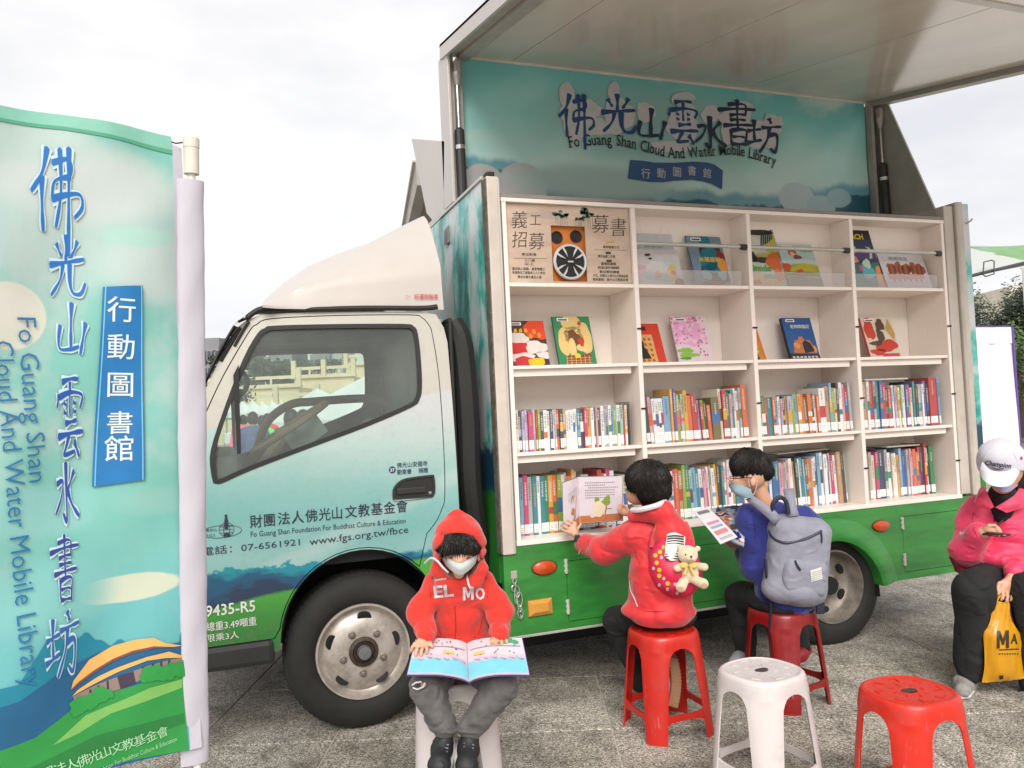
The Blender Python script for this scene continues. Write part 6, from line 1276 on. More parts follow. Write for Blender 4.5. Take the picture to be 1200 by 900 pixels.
# the English line follows a wave
q_ = MB(); base = [(667.5, 173.5), (690, 171), (720, 170.5), (747, 176), (781, 184.5), (804, 185.6), (835, 183), (860, 182), (880, 186), (909, 195)]
base = [bp_(*p) for p in base]; sp = spline([(a, b) for a, b in base], 20); L_ = [0]
for a, b in zip(sp[:-1], sp[1:]): L_.append(L_[-1] + float(np.linalg.norm(b - a)))
def serif(mb, ch, h, f_, x, y, w):
    """light roman look: the glyph plus small foot serifs"""
    put_text(mb, ch, h, x, y, f_, w=w, off=.004)
txt = 'Fo Guang Shan Cloud And Water Mobile Library'; wd = []
for c in txt: vs, fs = text_mesh(c, .004) if c != ' ' else (None, None); wd.append((vs[:, 0].max() - vs[:, 0].min()) if vs is not None and len(vs) else .26)
gap = .085; tot = sum(wd) + gap * len(wd); k = L_[-1] / tot; s = 0
for c, w in zip(txt, wd):
    if c != ' ':
        m = s + w * k / 2; i = max(1, min(len(L_) - 1, next((j for j, v in enumerate(L_) if v >= m), len(L_) - 1))); f_ = (m - L_[i - 1]) / max(1e-6, L_[i] - L_[i - 1]); p = sp[i - 1] + (sp[i] - sp[i - 1]) * f_; d = sp[i] - sp[i - 1]; rot = math.atan2(d[1], d[0])
        vs, fs = text_mesh(c, .010); hh = .108; X = (vs[:, 0] - (vs[:, 0].max() + vs[:, 0].min()) / 2) * k; Y = vs[:, 1] * hh; cc, ss = math.cos(rot), math.sin(rot)
        q_.add([bfn(.0025)(p[0] + a * cc - b * ss, p[1] + a * ss + b * cc) for a, b in zip(X, Y)], fs)
        # foot serifs on stems
        if c in 'FhiLnrlAMdk':
            xb = X[Y < Y.min() + .004]
            if len(xb): 
                for e in {round(float(xb.min()), 3), round(float(xb.max()), 3)}: q_.add([bfn(.0025)(p[0] + (e + a) * cc - b * ss, p[1] + (e + a) * ss + b * cc) for a, b in ((-.009, 0), (.009, 0), (.009, .005), (-.009, .005))], [(0, 1, 2, 3)])
    s += (w + gap) * k
bart('lettering', ink(34, 40, 48), mb=q_)
C_ = lambda x, y: (650 + x / 4.286, 100 + y / 4.286)
bart('ribbon_print', ink(46, 88, 142), [[C_(*p) for p in ((378, 376), (440, 380), (500, 389), (590, 390), (700, 384), (760, 388), (800, 399), (842, 430), (838, 525), (790, 498), (740, 484), (690, 476), (600, 480), (540, 487), (470, 486), (365, 470))]], lift=.001)
q_ = MB()
for c, x, y in (('行', 455, 470), ('動', 533, 468), ('圖', 612, 462), ('書', 687, 456), ('館', 763, 468)): a = bp_(*C_(x, y)); put_text(q_, c, .062, a[0], a[1], bfn(.002), align='C', off=.008, rot=-.03)
bart('lettering', ink(200, 205, 208), mb=q_)
# ================================================================== STANDING FLAG in the left foreground
FA = at(213, 500, 2.0); FB = at(0, 500, 1.75); fe = FA - FB; fe[2] = 0; fe /= np.linalg.norm(fe); fnrm = np.array([fe[1], -fe[0], 0.0])
if fnrm @ (CAM - FA) < 0: fnrm = -fnrm
FO = np.array([FA[0], FA[1], 0.0])
def f_uv(x, y):
    r_ = ray(x, y); t_ = ((FO - CAM) @ fnrm) / (r_ @ fnrm); p = CAM + t_ * r_; return (float((p - FO) @ fe), float(p[2]))
def frip(u, v): return .010 * math.sin(u * 17 + v * 1.5) * min(1, abs(u) * 6) + .006 * math.sin(v * 5.0 + u * 9) + .004 * math.sin(v * 13 - u * 22) + .0007 * math.sin(u * 50 + v * 18)
def F_(lift=0.0):
    def g_(u, v):
        p = FO + fe * u + fnrm * (frip(u, v) + lift); return (p[0], p[1], v)
    return g_
fl = empty('standing_flag', (float(FO[0]) + .02, float(FO[1]), 0)); tag(fl, 'tall teal standing banner flag with a white pole sleeve in the left foreground', 'flag')
t = NT('flag_art'); x_, y_, z_ = t.xyz(); nA = t.noise(3.2, 5, .6, stretch=(1, 1, .9)); nB = t.noise(16, 4, .7); nW = t.noise(45, 2, .5, stretch=(1, 1, .3))
col = t.ramp(nA, [(.30, srgb(126, 206, 190)), (.5, srgb(140, 208, 196)), (.60, srgb(176, 214, 206)), (.72, srgb(196, 220, 216))])
zz = t.math('ADD', z_, t.math('MULTIPLY', t.math('SUBTRACT', nA, .5), .35)); col = t.mix(t.math('SUBTRACT', 1, t.step(zz, 1.0, 1.3)), col, srgb(112, 196, 200)); 
upr = t.math('MULTIPLY', t.step(zz, 1.75, 1.95), t.math('SUBTRACT', 1.0, t.step(zz, 2.05, 2.16))); col = t.mix(t.math('MULTIPLY', upr, .6), col, srgb(206, 220, 218))
for (cx, cy, rx, ry, c, so, am) in [(95, 215, 95, 48, (214, 226, 222), .7, .9), (190, 315, 60, 40, (206, 224, 220), .7, .9), (50, 165, 60, 26, (200, 222, 214), .8, .9), (12, 370, 36, 40, (228, 230, 214), .10, .12), (12, 362, 22, 22, (236, 232, 222), .5, .4), (150, 690, 60, 16, (222, 228, 204), .15, .25), (160, 278, 40, 12, (186, 226, 214), .5, .6), (40, 600, 60, 30, (150, 214, 208), .8, 1.), (190, 585, 50, 16, (150, 210, 200), .8, .8), (60, 700, 60, 40, (140, 212, 208), .8, .8)]:
    r0 = ray(cx, cy); t0 = ((FO - CAM) @ fnrm) / (r0 @ fnrm); p0_ = CAM + t0 * r0; sc0 = t0 / FPX; col = t.mix(t.ell(x_, z_, float(p0_[0]), float(p0_[2]), rx * sc0 * float(fe[0]), ry * sc0, nA if ry > 30 else t.noise(9, 4, .6), am, so), col, srgb(*c))
col = t.mix(1.0, col, (.88, .88, .88), 'MULTIPLY')
t.base(col); t.set(Roughness=.55, Sheen_Weight=.1); nR = t.n('ShaderNodeTexNoise'); nR.noise_type = 'RIDGED_MULTIFRACTAL'; nR.inputs['Scale'].default_value = 3.2; nR.inputs['Detail'].default_value = 3; nR.inputs['Distortion'].default_value = .8; mR = t.n('ShaderNodeMapping'); mR.inputs['Scale'].default_value = (1.6, 1.6, .6); t.l(t.coord(), mR.inputs[0]); t.l(mR.outputs[0], nR.inputs['Vector']); t.bump(t.math('ADD', t.math('MULTIPLY', nW, .15), nR.outputs[0]), .30, .012); t.b.inputs['Subsurface Weight'].default_value = 0; M_FLAG = t.m
UL = -.62; TOPV = lambda u: 2.236 - .004 * (u / UL) + .0 ; BOTV = lambda u: .700 + (f_uv(80, 905)[1] - .700) * min(1, (u / (f_uv(80, 905)[0])))
NU, NV = 44, 110
def FP(i, j, lift): u = UL * (1 - i / NU); v0 = BOTV(u); return F_(lift)(u, v0 + (TOPV(u) - v0) * j / NV)
mb = MB().grid([[FP(i, j, 0) for i in range(NU + 1)] for j in range(NV + 1)]); obj('flag_cloth', mb, M_FLAG, fl, smooth=70)
LY = [0]
def fart(nm, m, polys=(), lift=.001, mb=None, sub=.02, uv=False):
    lift = lift * 1.25
    q_ = mb or MB()
    for pl in polys:
        p_ = [p if uv else f_uv(*p) for p in pl]; p_ = [(min(a, -.001), max(b, BOTV(a) + .002)) for a, b in p_]; c_ = [p_[0]]
        for p in p_[1:]:
            if abs(p[0] - c_[-1][0]) + abs(p[1] - c_[-1][1]) > 1e-5: c_.append(p)
        put_poly(q_, c_, F_(lift), sub)
    return obj(nm, q_, m, fl, smooth=70)
fart('flag_hem', ink(140, 204, 184), [[(212, 161), (150, 148), (75, 134), (-75, 114), (-75, 130), (75, 149), (150, 164), (212, 178)]], .0012)
fart('hem_stitch', ink(84, 172, 140), [[(207, 176), (150, 163), (75, 148), (-75, 129), (-75, 133), (75, 152), (150, 167), (207, 181)]], .0016)
W1 = ink(214, 230, 224)
# painted hills, hall with golden roof, meadow
jag = [(x, 756 - 12 * math.sin((x + 40) / 60) - 4 * math.sin(x / 7.3) - 2.5 * math.sin(x / 3.1)) for x in range(60, 212, 4)]
fart('hill_print', ink(18, 132, 158), [[(-75, 830)] + [(-40, 815), (20, 800)] + jag + [(213, 735), (216, 890), (-75, 960)]], .0020)
fart('hill_print', ink(22, 96, 140), [[(-75, 850), (20, 820), (70, 786), (120, 764), (170, 760), (214, 752), (216, 890), (-75, 960)]], .0024)
fart('meadow_print', ink(42, 152, 68), [[(-75, 905), (40, 862), (90, 826), (130, 812), (180, 796), (214, 790), (221, 886), (190, 892), (60, 925), (-75, 990)]], .0028)
fart('meadow_print', ink(128, 190, 96), [[(60, 872), (100, 838), (140, 822), (175, 806), (214, 796), (214, 806), (175, 820), (130, 836), (92, 858)]], .0032); fart('meadow_print', ink(32, 128, 58), [[(-75, 940), (40, 895), (110, 862), (216, 836), (217, 848), (120, 880), (40, 918), (-75, 968)]], .0031)
C4 = lambda x, y: (80 + x / 5.627, 740 + y / 5.627)
fart('hall_print', ink(150, 126, 120), [[C4(*p) for p in ((30, 425), (200, 350), (330, 300), (520, 225), (640, 190), (755, 172), (755, 240), (640, 260), (520, 300), (330, 385), (200, 430), (40, 480))]], .0034)
fart('hall_print', ink(66, 52, 70), [[C4(*p) for p in ((325, 300), (430, 262), (445, 340), (345, 378))]] + [[C4(x, y), C4(x + 14, y - 5), C4(x + 16, y + 62), C4(x + 2, y + 66)] for x, y in ((255, 330), (485, 235), (548, 212), (602, 200), (655, 190), (195, 360), (140, 385))], .0038)
fart('roof_print', ink(236, 184, 104), [[C4(*p) for p in ((15, 378), (30, 325), (140, 190), (300, 100), (450, 55), (560, 40), (640, 75), (752, 92), (700, 100), (560, 95), (430, 128), (300, 185), (180, 255), (70, 330))], [C4(*p) for p in ((20, 425), (60, 385), (200, 300), (330, 240), (520, 165), (660, 130), (757, 160), (757, 174), (640, 172), (520, 190), (330, 270), (200, 335), (60, 405))]], .0042)
fart('eave_print', ink(134, 74, 66), [[C4(*p) for p in ((70, 330), (180, 255), (300, 185), (430, 128), (560, 95), (700, 100), (560, 108), (430, 143), (300, 200), (180, 272), (70, 345), (18, 385), (15, 378))]], .0046)
[fart('shrub_print', ink(40, 156, 66), [blobshape(*C4(x, y), 11, 9, x, am=.3)], .0048 + .00008 * k_) for k_, (x, y) in enumerate( ((60, 500), (110, 470), (160, 450), (230, 415), (530, 285), (590, 270), (650, 262), (710, 250), (745, 240)))]
fart('person_print', ink(196, 150, 170), [blobshape(14, 880, 5, 3, 3)], .003) if False else None
# vertical calligraphy with white glow
VC = [('佛', 36, 178, 99, 276), ('光', 57, 276, 99, 348), ('山', 66, 350, 102, 422), ('雲', 66, 440, 99, 538), ('水', 66, 540, 92, 615), ('書', 60, 628, 92, 708), ('坊', 52, 712, 92, 796)]
VCOL = [(24, 112, 190), (22, 110, 196), (24, 104, 190), (26, 84, 170), (40, 76, 160), (44, 64, 146), (34, 100, 176)]
for gi, (fat, lf) in enumerate(((2.0, .0036), (1.0, .0050))):
    for i, (c, x0, y0, x1, y1) in enumerate(VC):
        a = f_uv(x0, y1); b = f_uv(x1, y0); q_ = MB(); put_brush(q_, c, a[0], a[1], b[0] - a[0], b[1] - a[1], F_(lf), fat, fnrm * .00012)
        obj('title_glow' if gi == 0 else 'title_character', q_, ink(206, 232, 240) if gi == 0 else ink(*VCOL[i]), fl)
# vertical English lines (letters turned a quarter)
def vline(s, p0, p1, h, m):
    a = np.array(f_uv(*p0)); b = np.array(f_uv(*p1)); q_ = MB(); vs, fs = None, None
    d = b - a; L0 = float(np.linalg.norm(d)); rot = math.atan2(d[1], d[0]); put_text(q_, s, h, a[0], a[1], F_(.0056), w=L0, rot=rot, off=-.004); obj('lettering', q_, m, fl)
BLU = ink(30, 118, 170)
vline('Fo Guang Shan', (20, 372), (34, 566), .040, BLU); vline('Cloud And Water Mobile Library', (-8, 400), (24, 804), .040, BLU)
fart('title_plate', ink(16, 118, 184), [[(119, 337), (165, 336), (168, 562), (109, 571)]], .0050)
fart('plate_line', ink(120, 196, 220), [[(162.5, 336.5), (164, 336.5), (166.5, 562), (165, 562)], [(121.5, 337), (123, 337), (113, 570), (111.5, 570)]], .0056)
q_ = MB()
for c, x, y in (('行', 140, 379), ('動', 140, 422), ('圖', 140, 466), ('書', 140, 509), ('館', 139, 541)):
    a = f_uv(x, y); put_text(q_, c, .056 if c != '書' else .050, a[0], a[1], F_(.0074), align='C', off=.012, rot=-.03)
obj('lettering', q_, ink(226, 238, 240), fl)
q_ = MB()
for i, c in enumerate('財團法人佛光山文教基金會'):
    k = i - 2; x = 84 + (200 - 84) * (k - 1) / 8.6 if k >= 0 else 84 - 14 * (1 - k); y = 900 - (x - 84) * .335; a = f_uv(x, y)
    put_text(q_, c, .024, a[0], a[1], F_(.0056), align='C', off=.004, rot=.22)
a = np.array(f_uv(70, 922)); b = np.array(f_uv(207, 868)); d = b - a; put_text(q_, 'Fo Guang Shan Foundation For Buddhist Culture & Education', .0115, a[0], a[1], F_(.0056), w=float(np.linalg.norm(d)), rot=math.atan2(d[1], d[0]), off=-.004)
obj('lettering', q_, ink(176, 226, 176), fl)
# pole, sleeve, cap, cord
P0 = at(224, 160, 2.0); P1 = at(231, 893, 2.0); dr = (P0 - P1) / (P0[2] - P1[2]); base_ = P1 - dr * P1[2]
obj('pole', MB().tube([base_, P0 - dr * .03], .0095, 14), mat('pole_white', (.7, .68, .65), .4), fl)
sv = []
for j in range(80):
    v = j / 79; p = P1 + (at(226, 212, 2.0) - P1) * v; r_ = .0265 + .0007 * math.sin(j * .31) + .0004 * math.sin(j * 1.3 + 1)
    sv.append([tuple(p + fe * (r_ * math.cos(a) * (1.28 + .03 * math.sin(j * .17)) - .006) + fnrm * (r_ * .55 * math.sin(a) + .0022 * math.sin(a * 2 + j * .35) * math.sin(j * .21 + 1))) for a in [2 * math.pi * i / 22 for i in range(22)]])
M_SLEEVE = mat('sleeve_cloth', srgb(206, 201, 213), .7, var=.04, vs=8, bump=.35, bs=30, bd=.004, stretch=(1, 1, .35))
obj('sleeve', MB().grid(sv, wrap=True), M_SLEEVE, fl, smooth=60)
obj('sleeve_flap', MB().grid([[F_(.0)(-.004 + .055 * i / 6, f_uv(207, 162)[1] - .01 - .055 * (i / 6) * (2.2 if j == 1 else 0) - (f_uv(207, 160)[1] - .70) * (j / 60.0) if False else (2.228 - .02 * (i / 6)) * (1 - j / 60) + (.70) * (j / 60)) for i in range(4)] for j in range(61)]), M_SLEEVE, fl, smooth=60)
obj('pole_cap', MB().tube([P0 - dr * .095, P0 - dr * .03], .0185, 18).tube([P0 - dr * .031, P0 - dr * .029, P0 - dr * .006, P0], [.016, .0195, .0195, .014], 18), mat('cap_cream', (.62, .57, .5), .5), fl, smooth=40)
obj('cord', MB().tube([F_(0)(-.002, 2.232), tuple(np.array(F_(0)(.01, 2.230))), P0 - dr * .012], .0018, 6), M_BLACK, fl)
obj('flag_base', MB().box(-.3, .3, -.02, .02, 0, .02, Matrix.Translation((base_[0], base_[1], 0)), bev=.004).box(-.02, .02, -.3, .3, 0, .0195, Matrix.Translation((base_[0], base_[1], 0)), bev=.004), M_STEEL, fl)
# ================================================================== PLASTIC STOOLS
def plastic(name, c):
    t = NT(name); sc_ = t.noise(55, 4, .7, stretch=(1, 1, .12)); du = t.noise(7, 5, .7); col = t.ramp(t.noise(4, 3), [(.3, tuple(v * .93 for v in c)), (.7, c)])
    col = t.mix(t.math('MULTIPLY', t.step(sc_, .60, .70), .30), col, tuple(min(1, v * .6 + .22) for v in c)); col = t.mix(t.math('MULTIPLY', t.step(du, .52, .72), .35), col, tuple(v * .55 + .04 for v in c)); t.base(col); t.l(t.ramp(du, [(.3, .26), (.7, .5)]), t.b.inputs['Roughness']); t.set(Coat_Weight=.1); t.bump(sc_, .06, .002); return t.m
M_REDST = plastic('red_stool_plastic', srgb(214, 40, 26)); M_DRED = plastic('dark_red_stool_plastic', srgb(150, 20, 22)); M_WHST = plastic('white_stool_plastic', srgb(232, 222, 220)); M_ORST = plastic('bright_red_stool_plastic', srgb(226, 42, 20))
def stool(label, x, y, rz, m, h=.46, a0=.150, a1=.172, p0=2.5, rung=.105, group='plastic stools on the paving'):
    t = empty('plastic_stool', (x, y, 0), rz); tag(t, label, 'stool', group)
    za = h - .055        # top of the arches
    def R(th, z):
        k = 1 - z / h; k = max(0, min(1, k)); a = a0 + (a1 - a0) * k ** .9; p = p0 + (5.5 - p0) * k
        return a / ((abs(math.cos(th)) ** p + abs(math.sin(th)) ** p) ** (1 / p))
    zs = [h - .012, h - .02, h - .035, za, za - .004, za - .012, za - .025, za - .045, za - .08] + [za - .08 - (za - .08) * i / 8 for i in range(1, 9)]
    def phi(z):
        if z >= za: return 0.0
        d = (za - z); w = math.radians(21.5); q = min(1, d / .045); return w * math.sqrt(1 - (1 - q) ** 2) + math.radians(9.5) * min(1, max(0, (d - .03)) / (za - .03)) ** .8
    def quad(q):
        P = []
        for z in zs:
            f = phi(z); row = []
            for i in range(13):
                s = i / 12; th = q * math.pi / 2 + f + (math.pi / 2 - 2 * f) * s; r = R(th, z); 
                if z < za - .02: r += .004 * math.cos((s - .5) * math.pi * 2) * -1
                row.append((r * math.cos(th), r * math.sin(th), z))
            P.append(row)
        return P
    for q in range(4):
        P = quad(q); leg = MB().grid(P[3:]); Q = [[(x_ * (1 - .0045 / math.hypot(x_, y_)), y_ * (1 - .0045 / math.hypot(x_, y_)), z_) for x_, y_, z_ in r_] for r_ in P[3:]]
        leg.grid(Q); n = len(P[3:]); 
        ring = [(r_[0], s_[0]) for r_, s_ in zip(P[3:], Q)]; leg.grid([[a, b] for a, b in ring]); ring = [(r_[-1], s_[-1]) for r_, s_ in zip(P[3:], Q)]; leg.grid([[a, b] for a, b in ring]); leg.grid([P[-1], Q[-1]])
        obj('leg', leg, m, t, local=True, smooth=50)
    sk = MB(); th = [2 * math.pi * i / 64 for i in range(64)]
    prof = [(1.0, za), (1.0, h - .035), (1.0, h - .016), (.985, h - .006), (.95, h), (.90, h + .0005), (.885, h - .002), (.80, h - .0025), (.55, h - .004), (.30, h - .004), (.22, h - .003), (.17, h - .003), (.155, h - .006), (.15, h - .02)]
    sk.grid([[(R(a, z if k < 4 else h) * f * math.cos(a), R(a, z if k < 4 else h) * f * math.sin(a), z) for a in th] for k, (f, z) in enumerate(prof)], wrap=True)
    obj('seat', sk, m, t, local=True, smooth=45)
    obj('seat_hole', MB().lathe([(0, h - .0028), (.020, h - .0028), (.024, h - .0022)], 20, Matrix.Diagonal((1.3, .8, 1, 1))), mat('hole_dark', (.05, .03, .03), .8), t, local=True)
    rb = MB()
    for a in range(0, 360, 45):
        for r0, r1 in ((.045, .062), (.085, .115)):
            c = math.cos(math.radians(a + 12)); s = math.sin(math.radians(a + 12)); 
            M = Matrix.Rotation(math.radians(a + 12 + (20 if r0 > .08 else 0)), 4, 'Z'); rb.box(r0, r1, -.018, -.0155, h - .003, h - .0008, M)
            if r0 > .08: rb.box(r1 - .002, r1, -.018, .018, h - .003, h - .0008, M)
    obj('seat_rib', rb, m, t, local=True)
    # rungs between neighbouring legs
    for q in range(4):
        z = rung; f = phi(z); a = q * math.pi / 2 - f - .02; b = q * math.pi / 2 + f + .02; A = Vector((R(a, z) * math.cos(a), R(a, z) * math.sin(a), z)); B = Vector((R(b, z) * math.cos(b), R(b, z) * math.sin(b), z))
        nrm = Vector((math.cos(q * math.pi / 2), math.sin(q * math.pi / 2), 0)); rg = []
        for i in range(9):
            s = i / 8; p = A.lerp(B, s); fl_ = .010 * (abs(2 * s - 1) ** 4)
            rg.append([p + Vector((0, 0, .014 + fl_)), p + Vector((0, 0, -.012 - fl_)), p - nrm * .010 + Vector((0, 0, -.012 - fl_)), p - nrm * .010 + Vector((0, 0, .014 + fl_))])
        obj('rung', MB().grid(rg, wrap=True), m, t, local=True, smooth=40)
    return t
ang = lambda x, y: math.atan2(CAM[1] - y, CAM[0] - x)
stool('white plastic stool with empty seat in the foreground, between two red ones', .54, -1.237, ang(.54, -1.237) - math.pi / 4 + .03, M_WHST)
stool('bright red plastic stool with empty seat, nearest to the camera at the right', .849, -1.651, ang(.849, -1.651) - math.pi / 4 - .02, M_ORST)
stool('red plastic stool under the child in the red coat with the bear backpack', .505, -.56, .0, M_REDST)
stool('dark red plastic stool under the child in blue with the grey backpack', 1.21, -.52, .20, M_DRED)
stool('white plastic stool under the child in the orange hoodie with an open book', -.55, -.72, ang(-.55, -.72) + .04, M_WHST)
stool('red plastic stool mostly hidden under the seated adult in the pink jacket', 2.52, -.62, .3, M_DRED)
# small mark pressed on the left red stool rung, sticker on its leg
# ================================================================== PEOPLE
def strands(o, parent, crown, n, ln, seed, keep=None, fall=.55, r0=.0017):
    """locks lying on the hair: each a tapered curved sliver that follows the surface away from the crown and down"""
    me = o.data; rr = random.Random(seed); nv = len(me.vertices); mb = MB(); cr_ = Vector(crown); k = 0; tries = 0
    while k < n and tries < n * 6:
        tries += 1; v = me.vertices[rr.randrange(nv)]; p = v.co.copy(); nrm = v.normal
        if keep and not keep(p): continue
        k += 1; d = (p - cr_); d = d.normalized() * .8 + Vector((0, 0, -fall)) + Vector((rr.gauss(0, .09), rr.gauss(0, .09), rr.gauss(0, .06))); L_ = ln * rr.uniform(.6, 1.25); P = []; R_ = []
        q = p - nrm * .002
        for i in range(5):
            t_ = d - nrm * d.dot(nrm); t_ = t_.normalized() if t_.length > 1e-5 else Vector((0, 0, -1)); s_ = i / 4
            P.append(q + nrm * (.0028 * math.sin(s_ * 3.0) + .0022 * s_ * rr.random())); R_.append(r0 * (1.0 - s_ * .85) * (.5 + min(1, s_ * 4) * .5)); q = q + t_ * (L_ / 4) + Vector((0, 0, -.0012 * i)) - nrm * .0012 * i
        side = nrm.cross(P[1] - P[0]).normalized() if (P[1] - P[0]).length > 1e-6 else Vector((1, 0, 0)); vs = []
        for a, b in zip(P, R_): vs += [a - side * b * 1.6, a + nrm * b, a + side * b * 1.6]
        mb.add(vs, [(i * 3 + j, i * 3 + j + 1, i * 3 + j + 4, i * 3 + j + 3) for i in range(4) for j in (0, 1)])
    tag(obj('hair_locks', mb, M_HAIR, parent), kind='stuff')
def V(*a): return np.array(at(*a))
def fabric(name, c, bump=.35, bs=260, rough=.85, var=.10, sheen=.3, vs=10): 
    t = NT(name); t.base(t.ramp(t.noise(vs, 4, .6), [(.3, tuple(v * (1 - var) for v in c)), (.7, tuple(min(1, v * (1 + var)) for v in c))])); t.set(Roughness=rough, Sheen_Weight=sheen)
    n1 = t.noise(bs, 2); n2 = t.n('ShaderNodeTexNoise'); n2.noise_type = 'RIDGED_MULTIFRACTAL'; n2.inputs['Scale'].default_value = 10; n2.inputs['Detail'].default_value = 4; n2.inputs['Roughness'].default_value = .45; n2.inputs['Distortion'].default_value = .9; mp_ = t.n('ShaderNodeMapping'); mp_.inputs['Scale'].default_value = (1, 1, 1.5); t.l(t.coord(), mp_.inputs[0]); t.l(mp_.outputs[0], n2.inputs['Vector']); s_ = t.math('ADD', t.math('MULTIPLY', n1, .05), t.math('MULTIPLY', n2.outputs[0], .6)); t.bump(s_, min(1, bump * 2.2), .03); return t.m
M_HOOD = fabric('red_fleece', srgb(224, 46, 30)); M_JEAN = fabric('grey_denim', srgb(98, 95, 94), bs=420, var=.35, vs=14, sheen=.1); M_COAT = fabric('coral_red_coat', srgb(226, 36, 44), bump=.3, rough=.6); M_BLUE = fabric('blue_shirt', srgb(28, 40, 130), rough=.75); M_BLK = fabric('black_trousers', (.010, .010, .011), sheen=0, rough=.9); M_PINK = fabric('pink_jacket', srgb(240, 52, 100), rough=.5, bump=.4)
M_MASK = mat('mask_pale', srgb(206, 214, 212), .75, var=.05, bump=.3, bs=400); M_MASKB = mat('mask_blue', srgb(150, 178, 190), .75, var=.06, bump=.3, bs=400); M_MASKL = mat('mask_lavender', srgb(186, 176, 212), .75, var=.05); M_NOTW = fabric('white_trim', srgb(226, 218, 222)); M_SHOE = mat('black_shoe', (.011, .011, .013), .6, var=.3, bump=.3, bs=150); M_SOLE = mat('shoe_sole', (.5, .48, .46), .7)
def fingers(s, wrist, palm, knuckles, tips, thumb, up, r=.0068, bend=.012):
    """palm from wrist to knuckles, four separate bent fingers and a thumb; up = outward side of the back of the hand"""
    up = np.array(up, float); up /= np.linalg.norm(up)
    s.cap(wrist, palm, r * 2.2, r * 2.3, .012)
    for k_ in knuckles: s.cap(palm, k_, r * 2.0, r * 1.25, .010)
    for i, (k_, t_) in enumerate(zip(knuckles, tips)):
        d = t_ - k_; m1 = k_ + d * .42 + up * bend; m2 = k_ + d * .76 + up * bend * .7; rr_ = r * (1, 1.04, 1, .88)[i]
        s.chain([k_, m1, m2, t_], [rr_ * 1.05, rr_ * .98, rr_ * .9, rr_ * .74], .003)
    s.chain([wrist * .45 + palm * .55, thumb[0], thumb[1]], [r * 1.5, r * 1.15, r * .9], .006)
def rotm(x, y, z): return np.stack([np.array(x) / np.linalg.norm(x), np.array(y) / np.linalg.norm(y), np.array(z) / np.linalg.norm(z)], 1)
RU = rotm(_R, _F, _U)
def patch(mb, rows): mb.grid([[tuple(p) for p in r] for r in rows])
def surf_patch(name, pts_px, m, parent, th=.0025, n=6):
    """rows of (px,py,D) control points -> smooth thick sheet"""
    rows = [spline([V(*p) for p in r], n) for r in pts_px]; cols = list(zip(*rows)); cols = [spline(c, n) for c in cols]; G = [list(r) for r in zip(*cols)]
    mb = MB(); patch(mb, G); patch(mb, [[np.array(p) + _F * th for p in r] for r in G]); 
    e0 = [G[0], [np.array(p) + _F * th for p in G[0]]]; e1 = [G[-1], [np.array(p) + _F * th for p in G[-1]]]; patch(mb, e0); patch(mb, e1)
    patch(mb, [[r[0] for r in G], [np.array(r[0]) + _F * th for r in G]]); patch(mb, [[r[-1] for r in G], [np.array(r[-1]) + _F * th for r in G]])
    return obj(name, mb, m, parent, smooth=50)
def project_on(me_obj, px, py, dD=-.003, D0=2.0):
    """distance along the photo ray where it meets a mesh"""
    me = me_obj.data; from mathutils.bvhtree import BVHTree
    k = me_obj.name
    if k not in _BVH:
        vs = [v.co.copy() for v in me.vertices]; _BVH[k] = BVHTree.FromPolygons(vs, [tuple(p.vertices) for p in me.polygons])
    d = Vector(ray(px, py)); ln = d.length; hit = _BVH[k].ray_cast(Vector(CAM), d.normalized())
    if hit[0] is None: return None
    return hit[3] / ln + dD
_BVH = {}
def on_cloth(o, px, py, lift=.003):
    D = project_on(o, px, py, -lift)
    return V(px, py, D) if D else None
def print_on(o, name, m, parent, body=None, x=0, y=0, h=10, w=None, rot=0, polys=None, lift=.0025, off=.03, align='L', shear=0):
    """letters or outlines printed on a cloth surface (pixel-sized layout turned into real points on the cloth)"""
    mb = MB(); last = [3.0]
    def f_(u, v):
        D = project_on(o, u, -v, -lift)
        if D is None: D = last[0]
        last[0] = D; return tuple(V(u, -v, D))
    if body:
        tmp = MB(); put_text(tmp, body, h, x, -y, lambda u, v: (u, v, 0.0), w=w, off=off, rot=rot, align=align, shear=shear)
        bm = bmesh.new(); vs_ = [bm.verts.new(p) for p in tmp.v]
        for fc in tmp.f:
            try: bm.faces.new([vs_[i] for i in fc])
            except ValueError: pass
        for ax_ in (0, 1):
            c_ = [p[ax_] for p in tmp.v]; q_ = math.ceil(min(c_)) + .37; 
            while q_ < max(c_):
                co = [0, 0, 0]; co[ax_] = q_; no_ = [0, 0, 0]; no_[ax_] = 1; bmesh.ops.bisect_plane(bm, geom=bm.verts[:] + bm.edges[:] + bm.faces[:], plane_co=co, plane_no=no_); q_ += 1.5
        bm.verts.index_update(); mb.add([f_(v.co.x, v.co.y) for v in bm.verts], [[v.index for v in f.verts] for f in bm.faces]); bm.free()
    for pl in (polys or []): put_poly(mb, [(a, -b) for a, b in pl], f_, 3.0)
    return obj(name, mb, m, parent)

def letter_m(x, y, w, h): return [(x + a * w, y - b * h - .04 * w * a) for a, b in ((0, 0), (0, 1), (.26, 1), (.5, .5), (.74, 1), (1, 1), (1, 0), (.77, 0), (.77, .60), (.57, .18), (.43, .18), (.23, .60), (.23, 0))]
